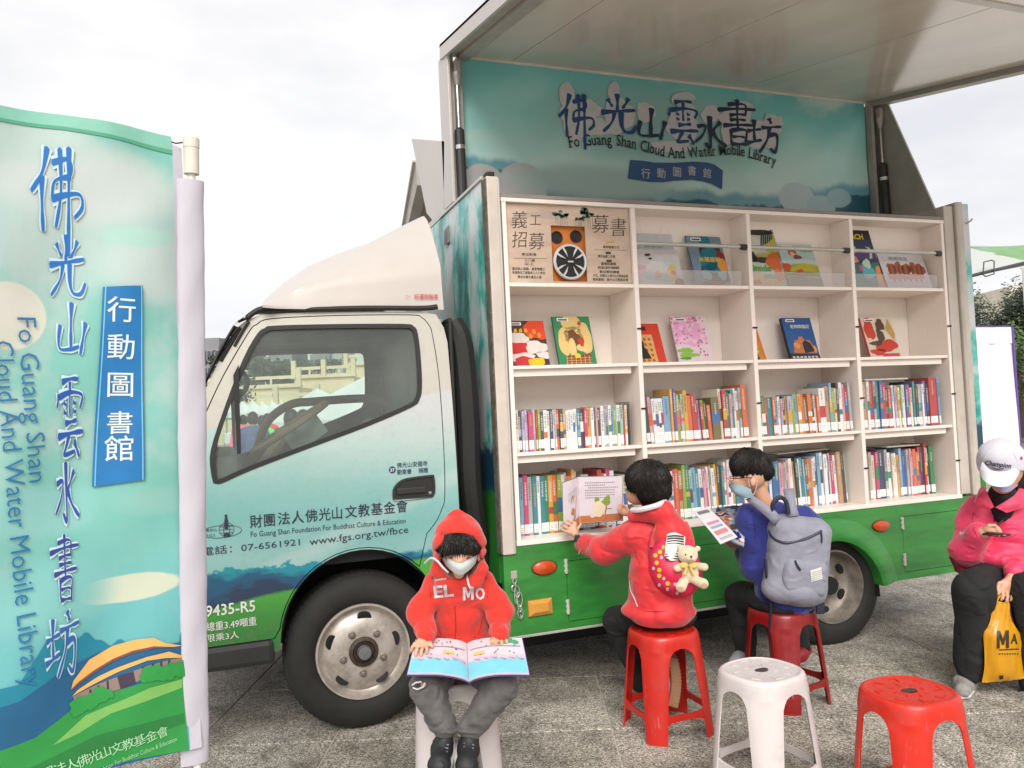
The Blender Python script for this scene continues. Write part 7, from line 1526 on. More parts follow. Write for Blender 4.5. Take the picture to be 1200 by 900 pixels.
# ------------------------------------------------------------------ 1: child in the red hoodie reading on the white stool
p1 = empty('person', (-.55, -.72, 0)); tag(p1, 'seated child in red hoodie with hood up and white mask, reading an open book', 'person')
s = SDF(.0042)
s.cap(V(540, 772, 3.17), V(538, 690, 3.13), .085, .085, .03).cap(V(538, 678, 3.12), V(538, 655, 3.09), .036, .036, .02)
s.ell(V(538, 644, 3.035), (.070, .078, .088), RU, .01).ell(V(538.5, 656, 2.985), (.046, .040, .046), RU, .015)       # skull and lower face
s.cap(V(538, 650, 2.965), V(538.5, 658.5, 2.950), .008, .011, .010)                                                     # nose
for sx in (-1, 1): s.ell(V(538 + sx * 8.5, 652.5, 2.966), (.012, .007, .008), RU, .004).ell(V(538 + sx * 23, 652, 3.04), (.008, .015, .022), RU, .004)
s.cap(V(538, 663, 2.975), V(538, 672, 2.99), .024, .02, .015)
aL = [V(511, 680, 3.12), V(491, 718, 3.06), V(498, 744, 2.955)]; aR = [V(567, 680, 3.12), V(588, 718, 3.08), V(587, 742, 2.985)]
s.chain(aL, [.038, .030, .020], .02).chain(aR, [.038, .030, .020], .02)
fingers(s, V(499, 744, 2.95), V(495, 752, 2.935), [V(486, 755, 2.93), V(490, 757, 2.925), V(496, 757, 2.925), V(501, 756, 2.93)], [V(481, 765, 2.925), V(486.5, 771.5, 2.89), V(493, 770, 2.885), V(500, 766, 2.895)], [V(503, 752, 2.935), V(506.5, 758, 2.925)], -_F + _U * .6)
fingers(s, V(587, 742, 2.985), V(584, 747, 2.975), [V(578, 750, 2.965), V(582, 751, 2.965), V(588, 751, 2.968), V(593, 750, 2.972)], [V(575.5, 757, 2.955), V(581, 758, 2.95), V(588, 758, 2.95), V(594.5, 756, 2.957)], [V(579, 747, 2.98), V(574, 751, 2.975)], -_F + _U)
lL = [V(526, 778, 3.17), V(501, 806, 2.90), V(520, 858, 2.88)]; lR = [V(556, 778, 3.17), V(586, 804, 2.90), V(551, 858, 2.88)]
for l_ in (lL, lR): s.chain(l_, [.060, .045, .026], .01)
s.cap(V(521, 858, 2.88), V(519, 882, 2.87), .026, .024, .02).cap(V(550, 858, 2.88), V(547, 882, 2.87), .026, .024, .02)
b1 = obj('body', s.mesh(), M_SKIN, p1)
s = SDF(.0045)                                  # hoodie
s.cap(V(540, 752, 3.14), V(538, 700, 3.12), .112, .100, .04).cap(V(516, 686, 3.13), V(562, 686, 3.13), .060, .060, .05).ell(V(539, 756, 3.10), (.128, .10, .045), RU, .03)
s.chain([V(513, 684, 3.12), V(493, 718, 3.05), V(499, 741, 2.98)], [.056, .050, .040], .016).chain([V(565, 684, 3.12), V(586, 718, 3.07), V(585, 740, 3.01)], [.056, .050, .040], .016)
s.ell(V(538, 640, 3.06), (.104, .112, .128), RU, .02).cap(V(535, 603, 3.05), V(538, 625, 3.04), .020, .07, .05).cap(V(512, 668, 3.02), V(520, 680, 3.02), .030, .03, .03).cap(V(564, 668, 3.02), V(556, 680, 3.02), .030, .03, .03).cap(V(538, 664, 3.07), V(538, 680, 3.10), .078, .085, .04)
s.ell(V(537, 654, 2.96), (.084, .125, .094), RU, .010, '-').ell(V(538, 648, 3.03), (.084, .098, .092), RU, .01, '-').cap(V(538, 690, 3.11), V(538, 655, 3.07), .045, .05, .01, '-')
hood = obj('hoodie', s.mesh(fold=.0075, fs=11, fst=(1, 1, 1.5), seed=5, fine=.0012), M_HOOD, p1)
cf = SDF(.0045)
for a, b in ((V(497, 738, 2.985), V(499, 745, 2.955)), (V(585, 738, 3.01), V(586.5, 743, 2.985))): cf.cap(a, b, .038, .034, .004)
obj('cuff', cf.mesh(fold=.002, fs=50), M_HOOD, p1)
s = SDF(.004); s.ell(V(538, 638, 3.03), (.080, .084, .086), RU, .01).ell(V(538, 641, 2.975), (.067, .035, .036), RU, .02); s.ell(V(538, 664, 2.965), (.075, .07, .052), RU, .006, '-')
for k in range(9): s.cap(V(520 + k * 4.5, 638, 2.955 + .004 * abs(k - 4)), V(519.5 + k * 4.6, 643.5 + (k % 3) * 1.2, 2.950 + .006 * abs(k - 4)), .009, .004, .006)
hr_ = obj('hair', s.mesh(fold=.003, fs=60, fst=(1, 1, .25)), M_HAIR, p1); strands(hr_, p1, V(538, 625, 3.02), 1500, .035, 1, lambda p: p.z > V(538, 641, 2.96)[2])
surf_patch('face_mask', [[(518.5, 650.5, 3.0), (528, 656, 2.952), (538.5, 660, 2.928), (549, 656, 2.952), (558.5, 650.5, 3.0)], [(519, 655, 3.0), (528.5, 662, 2.945), (538.5, 667, 2.925), (549.5, 662, 2.945), (558.5, 655, 3.0)], [(521, 660, 3.005), (529, 668.5, 2.955), (539, 674, 2.94), (549.5, 668.5, 2.955), (557.5, 660, 3.005)]], M_MASK, p1)
mb = MB()
for sx in (-1, 1): mb.tube([V(538.5 + sx * 19.5, 651, 3.0), V(538.5 + sx * 22.5, 648, 3.04)], .0014, 5).tube(spline([V(538 + sx * 5.5, 653.2, 2.957), V(538 + sx * 9, 654.3, 2.953), V(538 + sx * 12.5, 653, 2.962)], 4), .0014, 5)
obj('lash_and_strap', mb, M_HAIR, p1)
print_on(hood, 'chest_lettering', M_NOTW, p1, 'EL', 509, 700.5, 14, w=23, rot=.10, off=.03); print_on(hood, 'chest_lettering', M_NOTW, p1, 'O', 557.5, 702.5, 14, w=11, rot=.05, off=.03); print_on(hood, 'chest_lettering', M_NOTW, p1, polys=[letter_m(542.5, 703.5, 12.5, 15.5)]); print_on(hood, 'chest_lettering', M_NOTW, p1, polys=[[(509.5 + k * 1.7, 681.5 - k * .25 - (k % 2) * .5), (510.7 + k * 1.7, 681.2 - k * .25), (510.7 + k * 1.7, 678.6 - k * .25), (509.5 + k * 1.7, 679 - k * .25)] for k in range(8)])
mb = MB(); 
def cloth_line(mb, o, pts, r, lift=.004): 
    q_ = [on_cloth(o, x, y, lift) for x, y in pts]; q_ = [p for p in q_ if p is not None]
    if len(q_) > 1: mb.tube(spline(q_, 4), r, 6)
cloth_line(mb, hood, [(547, 669), (547.5, 677), (549, 684), (551, 689)], .0042); mb.tube(spline([V(498, 660, 3.04), V(505, 654, 2.985), V(512, 657, 2.955), (V(519, 665, 2.945)), V(525, 671, 2.955)], 5), .0042, 6)
obj('drawstring', mb, M_NOTW, p1)
mb = MB(); cloth_line(mb, hood, [(533, 710), (534, 725), (534, 740), (532, 753)], .0014, .001); obj('pocket_seam', mb, mat('seam_red', srgb(150, 24, 20), .8), p1)
def seams(o, parent, lines, c, r=.0011, lift=.0004):
    mb = MB(); [cloth_line(mb, o, l_, r, lift) for l_ in lines]; obj('seam', mb, mat('seam_%d_%d_%d' % c, srgb(*c), .85), parent)
seams(hood, p1, [[(512, 668), (506, 678), (504, 690), (505, 702)], [(564, 668), (570, 678), (572, 690), (571, 702)], [(507, 744), (522, 747), (540, 748), (556, 747), (569, 744)], [(511, 722), (514, 735), (517, 744)], [(566, 722), (563, 735), (560, 744)], [(508, 628), (514, 613), (524, 602), (535, 597)]], (140, 22, 16))
s = SDF(.0045); s.ell(V(541, 772, 3.19), (.115, .08, .06), RU, .03)
s.chain([V(522, 776, 3.15), V(501, 806, 2.90), V(521, 853, 2.88)], [.078, .066, .045], .012).chain([V(560, 776, 3.15), V(586, 804, 2.90), V(551, 853, 2.88)], [.078, .066, .045], .012)
s.ell(V(494, 803, 2.845), (.018, .02, .010), RU, .006, '-')
obj('jeans', s.mesh(fold=.007, fs=16, fst=(1, 1, 1.3), seed=9, fine=.0012), M_JEAN, p1)
mb = MB()
for c in (V(523, 853, 2.88), V(549.5, 853, 2.88)): mb.tube([c + np.array([.043 * math.cos(a), .043 * math.sin(a), .004 * math.sin(a * 2)]) for a in [2 * math.pi * i / 26 for i in range(26)]], .007, 6, closed=True)
obj('jeans_hem', mb, M_JEAN, p1, smooth=60)
mb = MB().tube([V(483, 803, 2.835), V(487, 800, 2.827), V(494, 799, 2.826)], .0035, 5).tube([V(484, 806, 2.835), V(489, 808, 2.828), V(496, 805, 2.828), V(498, 800, 2.83)], .003, 5); obj('torn_threads', mb, M_NOTW, p1)
for (ax, ay), (bx, by) in (((521, 862), (515, 893)), ((550.5, 862), (547, 893))):
    s = SDF(.004); s.cap(V(ax, ay + 4, 2.87), V((ax + bx) / 2, 878, 2.86), .032, .036, .02).cap(V((ax + bx) / 2, 878, 2.86), V(bx, by, 2.80), .038, .034, .02).ell(V(bx, by + 4, 2.79), (.040, .036, .026), RU, .02)
    s.cap(V(ax, ay - 6, 2.87), V(ax, ay + 3, 2.87), .022, .024, .006, '-'); so = obj('shoe', s.mesh(fold=.0015, fs=40), M_SHOE, p1)
    sg = 1 if ax < 535 else -1
    mb = MB(); mb.tube(spline([V(ax + sg * 8, ay + 2, 2.90), V((ax + bx) / 2 + sg * 13, 880, 2.88), V(bx + sg * 12, by + 6, 2.83)], 5), .008, 6); obj('sole_edge', mb, M_SOLE, p1)
    mb = MB()
    for k in range(5): mb.tube([V(ax - 7 + k * .3 - (ax - bx) * k / 8, ay + 9 + k * 4, 2.835 - k * .010), V(ax + 5 - (ax - bx) * k / 8, ay + 11 + k * 4, 2.832 - k * .010)], .0022, 5)
    obj('shoe_laces', mb, mat('lace_grey', (.25, .25, .28), .8), so) if False else obj('shoe_laces', mb, mat('lace_grey', (.2, .2, .23), .8), p1)
# the open picture book
bk = empty('open_picture_book', tuple(V(548, 775, 2.90))); tag(bk, 'open picture book with pink and sky blue pages on the hooded child lap', 'book')
def page(TL, TR, BL, BR, flip, lift=0.0, hump=.016):
    nrm = np.cross(TR - TL, TL - BL); nrm = nrm / np.linalg.norm(nrm); nrm = -nrm if nrm[2] < 0 else nrm
    def f_(s, t, l=0.0):
        p = (BL * (1 - s) + BR * s) * (1 - t) + (TL * (1 - s) + TR * s) * t; q = s if flip else 1 - s        # q: 0 at the gutter
        return tuple(p + nrm * (hump * math.sin(min(1, q * 1.02) * math.pi) * (1 - q * .55) - .006 * math.exp(-q * 18) + l))
    return f_
TLc, TG, TRc, BLc, BG, BRc = V(487, 749.5, 2.985), V(547, 752.5, 3.00), V(611.5, 747.5, 2.985), V(477.5, 789.5, 2.80), V(549.5, 796.5, 2.795), V(620, 789.5, 2.80)
pf = [page(TLc, TG, BLc, BG, False), page(TG, TRc, BG, BRc, True)]
for i, f_ in enumerate(pf):
    for k, (l0, mm) in enumerate(((-.0, ink(226, 214, 222)), (-.004, mat('page_block', (.66, .62, .6), .8)), (-.008, ink(96, 80, 150)))):
        e_ = .0 if k < 2 else .015
        obj(('page', 'page_block', 'book_cover')[k], MB().grid([[f_(-e_ + (1 + 2 * e_) * a / 20, -e_ + (1 + 2 * e_) * b / 6, l0) for a in range(21)] for b in range(7)]), mm, bk, smooth=60)
    def fp(u, v, L=.0012, f_=f_): return f_(u, v, L)
    q_ = MB(); put_poly(q_, [(.01, .03), (.99, .03), (.99, .44), (.86, .50), (.72, .42), (.55, .40), (.42, .46), (.3, .38), (.18, .46), (.01, .44)], lambda u, v: f_(u, v, .0010), .05); obj('page_art', q_, ink(132, 214, 236), bk)
    rr = random.Random(i + 3); q_ = MB()
    for k in range(6): cx, cy = .1 + .15 * k, .42 + .05 * rr.uniform(-1, 1); put_poly(q_, [(cx, cy + .12), (cx + .13, cy + .12), (cx + .13, cy + .02), (cx + .08, cy - .03), (cx + .01, cy + .02)], lambda u, v, k=k: f_(u, v, .0016 + .0001 * k), .05)
    obj('page_art', q_, ink(222, 196, 214), bk); q_ = MB()
    for k in range(6): cx, cy = .1 + .15 * k, .40 + .03 * rr.uniform(-1, 1); put_poly(q_, [(cx, cy + .04), (cx + .12, cy + .02), (cx + .09, cy - .03)], lambda u, v, k=k: f_(u, v, .0022 + .0001 * k), .05)
    put_poly(q_, [(.05, .74), (.95, .74), (.95, .77), (.05, .765)], lambda u, v: f_(u, v, .0020), .05); obj('page_art', q_, ink(170, 158, 168), bk); q_ = MB()
    for k in range(14): cx, cy = rr.uniform(.08, .9), rr.uniform(.5, .92); put_poly(q_, [(cx, cy), (cx + .022, cy), (cx + .022, cy + .03), (cx, cy + .03)], lambda u, v, k=k: f_(u, v, .0026 + .00005 * k), .05)
    obj('page_art', q_, ink(120, 90, 110), bk); q_ = MB(); put_poly(q_, [(.55 - .45 * i, .56), (.75 - .45 * i, .56), (.75 - .45 * i, .64), (.55 - .45 * i, .64)], lambda u, v: f_(u, v, .0030), .05); obj('page_art', q_, ink(240, 206, 120), bk)
    if i == 1: q_ = MB(); [put_poly(q_, blobshape(.55 + .08 * k, .86 + .04 * (k % 2), .05, .06, k, am=.3), lambda u, v, k=k: f_(u, v, .0032 + .0001 * k), .05) for k in range(5)]; obj('page_art', q_, ink(70, 176, 130), bk)

# ------------------------------------------------------------------ 2: child in the red coat holding a book on the shelf
p2 = empty('person', (.51, -.54, 0)); tag(p2, 'child in hooded red coat seen from behind, holding a picture book open on the shelf', 'person')
s = SDF(.0045)
s.cap(V(776, 712, 3.74), V(772, 640, 3.74), .085, .08, .03).cap(V(765, 618, 3.74), V(762, 590, 3.74), .038, .038, .02)
s.ell(V(759, 564, 3.74), (.083, .09, .098), RU, .01).ell(V(746, 578, 3.77), (.050, .05, .055), RU, .02).ell(V(740, 581, 3.80), (.022, .03, .03), RU, .02)
s.ell(V(741.5, 577, 3.735), (.007, .013, .018), RU, .004)
s.chain([V(741, 628, 3.74), V(708, 646, 3.86), V(681, 637, 4.02)], [.040, .032, .020], .02); s.chain([V(795, 628, 3.76), V(770, 625, 3.98), V(741, 604, 4.08)], [.040, .032, .020], .02)
fingers(s, V(680, 635, 4.03), V(673, 625, 4.06), [V(667, 624, 4.06), V(668, 620, 4.065), V(670, 616, 4.07), V(674, 613, 4.075)], [V(657, 620.5, 4.075), V(657.5, 616, 4.08), V(660, 612, 4.08), V(665, 609.5, 4.085)], [V(676, 621, 4.08), V(681, 614, 4.09)], -_F + _U * .3, .0070, .010)
fingers(s, V(741, 604, 4.06), V(736, 601, 4.055), [V(730, 603, 4.05), V(729, 600, 4.05), V(729, 597, 4.055), V(731, 594, 4.06)], [V(724, 598, 4.045), V(724, 595, 4.045), V(725.5, 591.5, 4.05), V(728, 589, 4.055)], [V(735, 597, 4.05), V(731, 592, 4.045)], -_F, .0070, .006)
s.chain([V(766, 718, 3.76), V(723, 728, 4.0), V(752, 796, 4.0)], [.062, .048, .03], .03); s.chain([V(790, 718, 3.76), V(760, 735, 4.05), V(775, 795, 3.86)], [.062, .048, .03], .03)
obj('body', s.mesh(), M_SKIN, p2)
s = SDF(.005); s.chain([V(774, 706, 3.74), V(773, 672, 3.74), V(770, 636, 3.74)], [.150, .138, .105], .04).cap(V(748, 628, 3.75), V(790, 624, 3.76), .062, .066, .05).ell(V(772, 715, 3.74), (.178, .15, .055), RU, .03)
s.chain([V(743, 628, 3.75), V(708, 645, 3.86), V(684, 638, 4.0)], [.076, .066, .050], .03).chain([V(793, 628, 3.76), V(770, 624, 3.98), V(745, 607, 4.05)], [.07, .055, .042], .03)
s.cap(V(763, 628, 3.74), V(760, 592, 3.74), .045, .05, .01, '-')
coat = obj('coat', s.mesh(fold=.007, fs=9, fst=(1, 1, 1.4), seed=12, fine=.001, cut=[(V(774, 727, 3.74), -_U)]), M_COAT, p2)
seams(coat, p2, [[(748, 612), (744, 628), (744, 645), (750, 662)], [(732, 712), (755, 716), (780, 716), (805, 712)], [(689, 632), (690, 640), (688, 648)], [(736, 668), (735, 690), (734, 708)]], (150, 18, 26))
s = SDF(.0045); s.ell(V(787, 628, 3.66), (.088, .085, .082), RU, .03).cap(V(742, 604, 3.71), V(778, 601, 3.66), .030, .045, .03).cap(V(778, 600, 3.66), V(798, 630, 3.64), .05, .05, .03).ell(V(764, 598, 3.70), (.080, .075, .032), RU, .02); s.ell(V(762, 590, 3.72), (.065, .065, .032), RU, .01, '-')
obj('coat_hood', s.mesh(fold=.005, fs=12, seed=3), M_COAT, p2)
mb = MB().tube(spline([V(741, 598, 3.70), V(752, 597, 3.63), V(768, 593, 3.62), V(780, 588, 3.66)], 6), .013, 8); obj('hood_lining', mb, M_NOTW, p2)
s = SDF(.0045); s.ell(V(759.5, 561, 3.735), (.106, .108, .092), RU, .01).ell(V(764, 573, 3.73), (.090, .095, .072), RU, .02); s.ell(V(737, 585, 3.80), (.055, .13, .066), RU, .008, '-').ell(V(742, 579, 3.71), (.018, .03, .026), RU, .006, '-')
hr_ = obj('hair', s.mesh(fold=.0022, fs=70, fst=(1, 1, .2)), M_HAIR, p2); strands(hr_, p2, V(764, 541, 3.70), 5200, .034, 2)
surf_patch('face_mask', [[(734, 571, 3.83), (735, 575, 3.80), (738, 580, 3.77)], [(732.5, 577, 3.82), (735, 582, 3.79), (740, 585, 3.755)], [(735, 584, 3.82), (738, 589, 3.79), (744, 591, 3.76)]], M_NOTW, p2)
mb = MB().tube(spline([V(738, 580, 3.765), V(742, 578, 3.722), V(744, 574, 3.715)], 4), .0016, 5).tube(spline([V(743, 591, 3.765), V(744, 584, 3.72), V(744, 577, 3.715)], 4), .0016, 5); obj('mask_strap', mb, M_NOTW, p2)
s = SDF(.006); s.ell(V(778, 722, 3.75), (.15, .13, .055), RU, .03).chain([V(764, 718, 3.77), V(723, 727, 4.0), V(751, 800, 4.0)], [.082, .066, .048], .03).chain([V(790, 718, 3.77), V(758, 738, 4.05), V(772, 792, 3.88)], [.082, .068, .05], .03)
obj('trousers', s.mesh(fold=.005, fs=12), M_BLK, p2)
# hanging shoe seen through the stool: ribbed tan sole, pale pink upper
s = SDF(.004); s.chain([V(772, 792, 3.86), V(780, 800, 3.80), V(775, 822, 3.79)], [.036, .040, .036], .02).ell(V(768, 785, 3.80), (.024, .05, .055), RU, .02); obj('shoe', s.mesh(fold=.002, fs=40), mat('pink_shoe', srgb(224, 200, 202), .6, bump=.3, bs=120), p2)
mb = MB()
for k in range(14):
    a = k / 13; c = V(787 + 3.5 * math.sin(a * 3.1), 770 + 52 * a, 3.775); mb.box(-.024, .024, -.045, .045, -.0105, .0105, frame(c, _R, _F, _U) @ Matrix.Rotation(.3, 4, 'Y'), bev=.005)
obj('shoe_sole', mb, mat('tan_rubber', srgb(178, 132, 100), .7, bump=.3, bs=90), p2)
mb = MB().tube([V(673, 634, 4.0), V(674.5, 629, 4.0), V(679, 629, 3.985), V(681.5, 634, 3.98), V(678, 637, 3.985)], .006, 6, closed=True).box(-.014, .014, -.006, .006, -.018, .018, frame(V(676.5, 630.5, 3.975), _R, _F, _U), bev=.004); obj('wrist_watch', mb, M_PLAST, p2)
mb = MB().tube(spline([V(683, 631, 3.94), V(683, 638, 3.93), V(680.5, 644, 3.94), V(678, 649, 3.95)], 4), .0035, 6); obj('coat_cord', mb, mat('cord_pink', srgb(226, 120, 130), .7), p2)
mb = MB(); cloth_line(mb, coat, [(737.5, 681), (739, 692), (744, 703), (747, 711)], .0022, .002); cloth_line(mb, coat, [(739, 692), (742, 698), (747, 710)], .0016, .002); obj('pocket_piping', mb, M_NOTW, p2)
# backpack: spotted pink body, striped panel, bear (the bear hangs on it and is a toy of its own)
bp = empty('child_backpack', tuple(V(790, 662, 3.58))); tag(bp, 'pink spotted child backpack with black and white striped panel on the red coat', 'backpack')
s = SDF(.0045); s.ell(V(790, 662, 3.615), (.118, .07, .145), RU, .02).ell(V(794, 672, 3.60), (.112, .075, .105), RU, .02); s.ell(V(792, 636, 3.50), (.052, .05, .056), RU, .01, '-')
bb = obj('bag_body', s.mesh(fold=.004, fs=14), mat('bag_pink', srgb(222, 34, 78), .45, var=.15, vs=14, bump=.2), bp)
surf_patch('striped_panel', [[(782, 626, 3.56), (791, 624, 3.55), (803, 629, 3.56)], [(780, 640, 3.54), (791, 641, 3.53), (802, 642, 3.545)], [(779, 652, 3.54), (786, 657, 3.53), (797, 656, 3.54)]], mat('panel_white', (.7, .68, .66), .7), bp)
mb = MB()
for k in range(10): y = 627.5 + k * 3; mb.tube(spline([V(782 - k * .3, y + 1, 3.548 - .0015 * k), V(791, y, 3.538 - .001 * min(k, 6)), V(801.5, y + 1.2, 3.548 - .0015 * k)], 4), .0028, 5)
obj('stripe', mb, M_BLACK, bp)
rr = random.Random(2); dots = []; 
for k in range(150):
    a = rr.uniform(0, 6.28); r_ = rr.uniform(.62, 1.0); x = 790 + 25 * r_ * math.cos(a); y = 664 + 33 * r_ * math.sin(a)
    if 780 < x < 804 and 622 < y < 660: continue
    if all((x - c) ** 2 + (y - d) ** 2 > 30 for c, d in dots): dots.append((x, y))
print_on(bb, 'spot_print', ink(214, 196, 40), bp, polys=[[(x + 2.6 * math.cos(a), y + 2.7 * math.sin(a)) for a in [i * .7 for i in range(9)]] for x, y in dots[::2]], lift=.002)
print_on(bb, 'spot_print', ink(226, 190, 196), bp, polys=[[(x + 1.9 * math.cos(a), y + 2.2 * math.sin(a)) for a in [i * .9 for i in range(7)]] for x, y in dots[1::2]], lift=.002)
mb = MB(); mb.tube(spline([V(764, 622, 3.655), V(761, 640, 3.63), V(762, 660, 3.61), V(770, 682, 3.585), V(784, 694, 3.565), V(800, 696, 3.56), V(814, 686, 3.57)], 6), .004, 6); obj('piping', mb, mat('bag_piping', srgb(150, 20, 50), .5), bp)
mb = MB().tube(spline([V(768, 618, 3.68), V(764, 630, 3.655), V(763, 642, 3.63)], 5), .011, 6).tube(spline([V(803, 612, 3.65), V(810, 628, 3.62), V(812, 645, 3.60)], 5), .011, 6); obj('shoulder_strap', mb, M_COAT, bp)
tb = empty('teddy_bear', tuple(V(806, 665, 3.52))); tag(tb, 'small cream teddy bear with a yellow bow sitting on the pink spotted backpack', 'soft toy')
M_PLUSH = mat('cream_plush', srgb(236, 212, 178), .95, var=.06, vs=30, bump=.6, bs=500, bd=.003, sheen=.6)
s = SDF(.0035); s.ell(V(806, 650, 3.525), (.044, .040, .041), RU, .01).ell(V(809.5, 654, 3.49), (.022, .02, .017), RU, .01).ell(V(797, 641.5, 3.53), (.013, .009, .013), RU, .004).ell(V(817.5, 643, 3.53), (.013, .009, .013), RU, .004)
s.ell(V(808, 671, 3.54), (.040, .035, .046), RU, .008).cap(V(799, 664, 3.53), V(793.5, 666, 3.505), .017, .016, .008).cap(V(817, 663, 3.53), V(825.5, 664.5, 3.51), .015, .017, .008)
s.cap(V(801, 682, 3.525), V(798, 688, 3.485), .021, .023, .008).cap(V(815, 680, 3.525), V(824, 684, 3.49), .019, .023, .008)
obj('bear_body', s.mesh(), M_PLUSH, tb)
mb = MB()
for x, y, r_, d in ((803.5, 650, .0036, 3.487), (812.5, 649.5, .0036, 3.489), (810, 652.3, .0052, 3.470)): mb.lathe([(r_, 0), (r_ * .7, r_ * .7), (0, r_)], 10, frame(V(x, y, d), _R, _U, -_F))
mb.tube([V(810, 653, 3.468), V(810, 656, 3.470), V(807.8, 657.4, 3.474)], .0009, 4).tube([V(810, 656, 3.470), V(812.4, 657.2, 3.474)], .0009, 4); obj('bear_face', mb, M_BLACK, tb)
mb = MB()
for dx in (-1, 1): mb.lathe([(.0, .004), (.012, .003), (.017, 0)], 12, frame(V(807 + dx * 5.5, 662.5, 3.495), _R, _U, -_F) @ Matrix.Diagonal((1.2, .8, 1, 1)))
mb.tube([V(805, 665, 3.495), V(802, 673, 3.49)], .006, 6).tube([V(809, 665, 3.495), V(813, 673, 3.49)], .006, 6); obj('bow', mb, mat('bow_yellow', srgb(232, 200, 110), .6), tb)
mb = MB(); [mb.lathe([(0, .002), (.011, .001), (.013, 0)], 12, frame(V(x, y, d), _R, _U, -_F)) for x, y, d in ((797.5, 690.5, 3.460), (825, 686.5, 3.466))]; obj('paw_pad', mb, mat('pad_tan', srgb(206, 160, 128), .8), tb)
# the book held open on the shelf
hb_ = empty('held_picture_book', (.45, -.02, .88)); tag(hb_, 'open picture book showing a white rabbit like drawing with green leaves, held on the shelf', 'book')
lp = [V(661, 613, 4.11), V(679, 604, 4.17), V(678.5, 559, 4.18), V(659.5, 566, 4.12)]; rp = [V(679, 604, 4.17), V(727.5, 601.5, 4.10), V(729.5, 558, 4.10), V(678.5, 559, 4.18)]
rp[0] = V(679.5, 613, 4.165); rp[1] = V(729, 610, 4.09); lp[1] = rp[0]; lp[0] = V(661, 623, 4.11)
def quadf(q_, lift=0.0, bow=.006):
    nrm = np.cross(q_[1] - q_[0], q_[3] - q_[0]); nrm /= np.linalg.norm(nrm); nrm = nrm if nrm @ _F < 0 else -nrm
    return lambda u, v: tuple((q_[0] * (1 - u) + q_[1] * u) * (1 - v) + (q_[3] * (1 - u) + q_[2] * u) * v + nrm * (lift + bow * math.sin(math.pi * u)))
for q__, nm in ((lp, 'left'), (rp, 'right')):
    for l0, mm, n_ in ((0, ink(226, 214, 222), 'page'), (-.004, M_PAGE, 'page_block'), (-.008, ink(90, 120, 96), 'book_cover')):
        f_ = quadf(q__, l0); e_ = .012 if n_ == 'book_cover' else 0; obj(n_, MB().grid([[f_(-e_ + (1 + 2 * e_) * a / 12, -e_ + (1 + 2 * e_) * b / 4) for a in range(13)] for b in range(5)]), mm, hb_, smooth=60)
f_ = quadf(rp, .0012); g_ = quadf(rp, .0018); h_ = quadf(rp, .0024)
q_ = MB(); put_poly(q_, [(.01, .01), (.99, .01), (.99, .17), (.01, .15)], f_, .08); obj('page_art', q_, ink(196, 118, 60), hb_)
q_ = MB(); f2 = quadf(lp, .0012); put_poly(q_, [(.02, .01), (.98, .01), (.98, .16), (.3, .10), (.02, .06)], f2, .08); obj('page_art', q_, ink(206, 128, 66), hb_)
q_ = MB(); put_poly(q_, blobshape(.47, .30, .14, .19, 2, am=.05), g_, .05); put_poly(q_, [(.24, .14), (.40, .20), (.40, .13), (.30, .10)], g_, .05); obj('page_art', q_, ink(232, 214, 184), hb_)
q_ = MB(); put_poly(q_, blobshape(.42, .50, .06, .05, 4), h_, .05); put_poly(q_, blobshape(.66, .48, .075, .10, 5, am=.25), h_, .05); put_poly(q_, [(.54, .48), (.64, .40), (.62, .36), (.52, .44)], h_, .05); obj('page_art', q_, ink(134, 156, 48), hb_)
q_ = MB(); put_poly(q_, [(.60, .16), (.63, .16), (.66, .38), (.63, .38)], h_, .05); put_poly(q_, [(.64, .30), (.76, .29), (.76, .275), (.64, .285)], h_, .05); g2_ = quadf(lp, .002); [put_poly(q_, p_, g2_, .1) for p_ in ([(.42, .50), (.47, .52), (.50, .62), (.58, .60), (.58, .50), (.62, .50), (.60, .66), (.50, .67), (.44, .58)], [(.40, .30), (.62, .22), (.66, .36), (.52, .42)], [(.66, .20), (.70, .22), (.80, .62), (.76, .60)], [(.50, .14), (.58, .10), (.72, .2), (.68, .24)])]; obj('page_art', q_, ink(186, 128, 84), hb_)
q_ = MB(); rr = random.Random(1)
for r_ in range(7):
    x0 = .14 if r_ != 2 else .22
    for k in range(int(16 - 5 * (r_ in (1, 6)))): put_poly(q_, [(x0 + k * .044, .86 - r_ * .055), (x0 + k * .044 + .026, .86 - r_ * .055), (x0 + k * .044 + .026, .88 - r_ * .055), (x0 + k * .044, .88 - r_ * .055)], g_)
for r_ in range(4):
    for k in range(8): put_poly(q_, [(.28 + k * .07, .72 - r_ * .05 + k * .01), (.32 + k * .07, .72 - r_ * .05 + k * .01), (.32 + k * .07, .735 - r_ * .05 + k * .01), (.28 + k * .07, .735 - r_ * .05 + k * .01)], g2_)
obj('text_print', q_, ink(140, 130, 140), hb_)

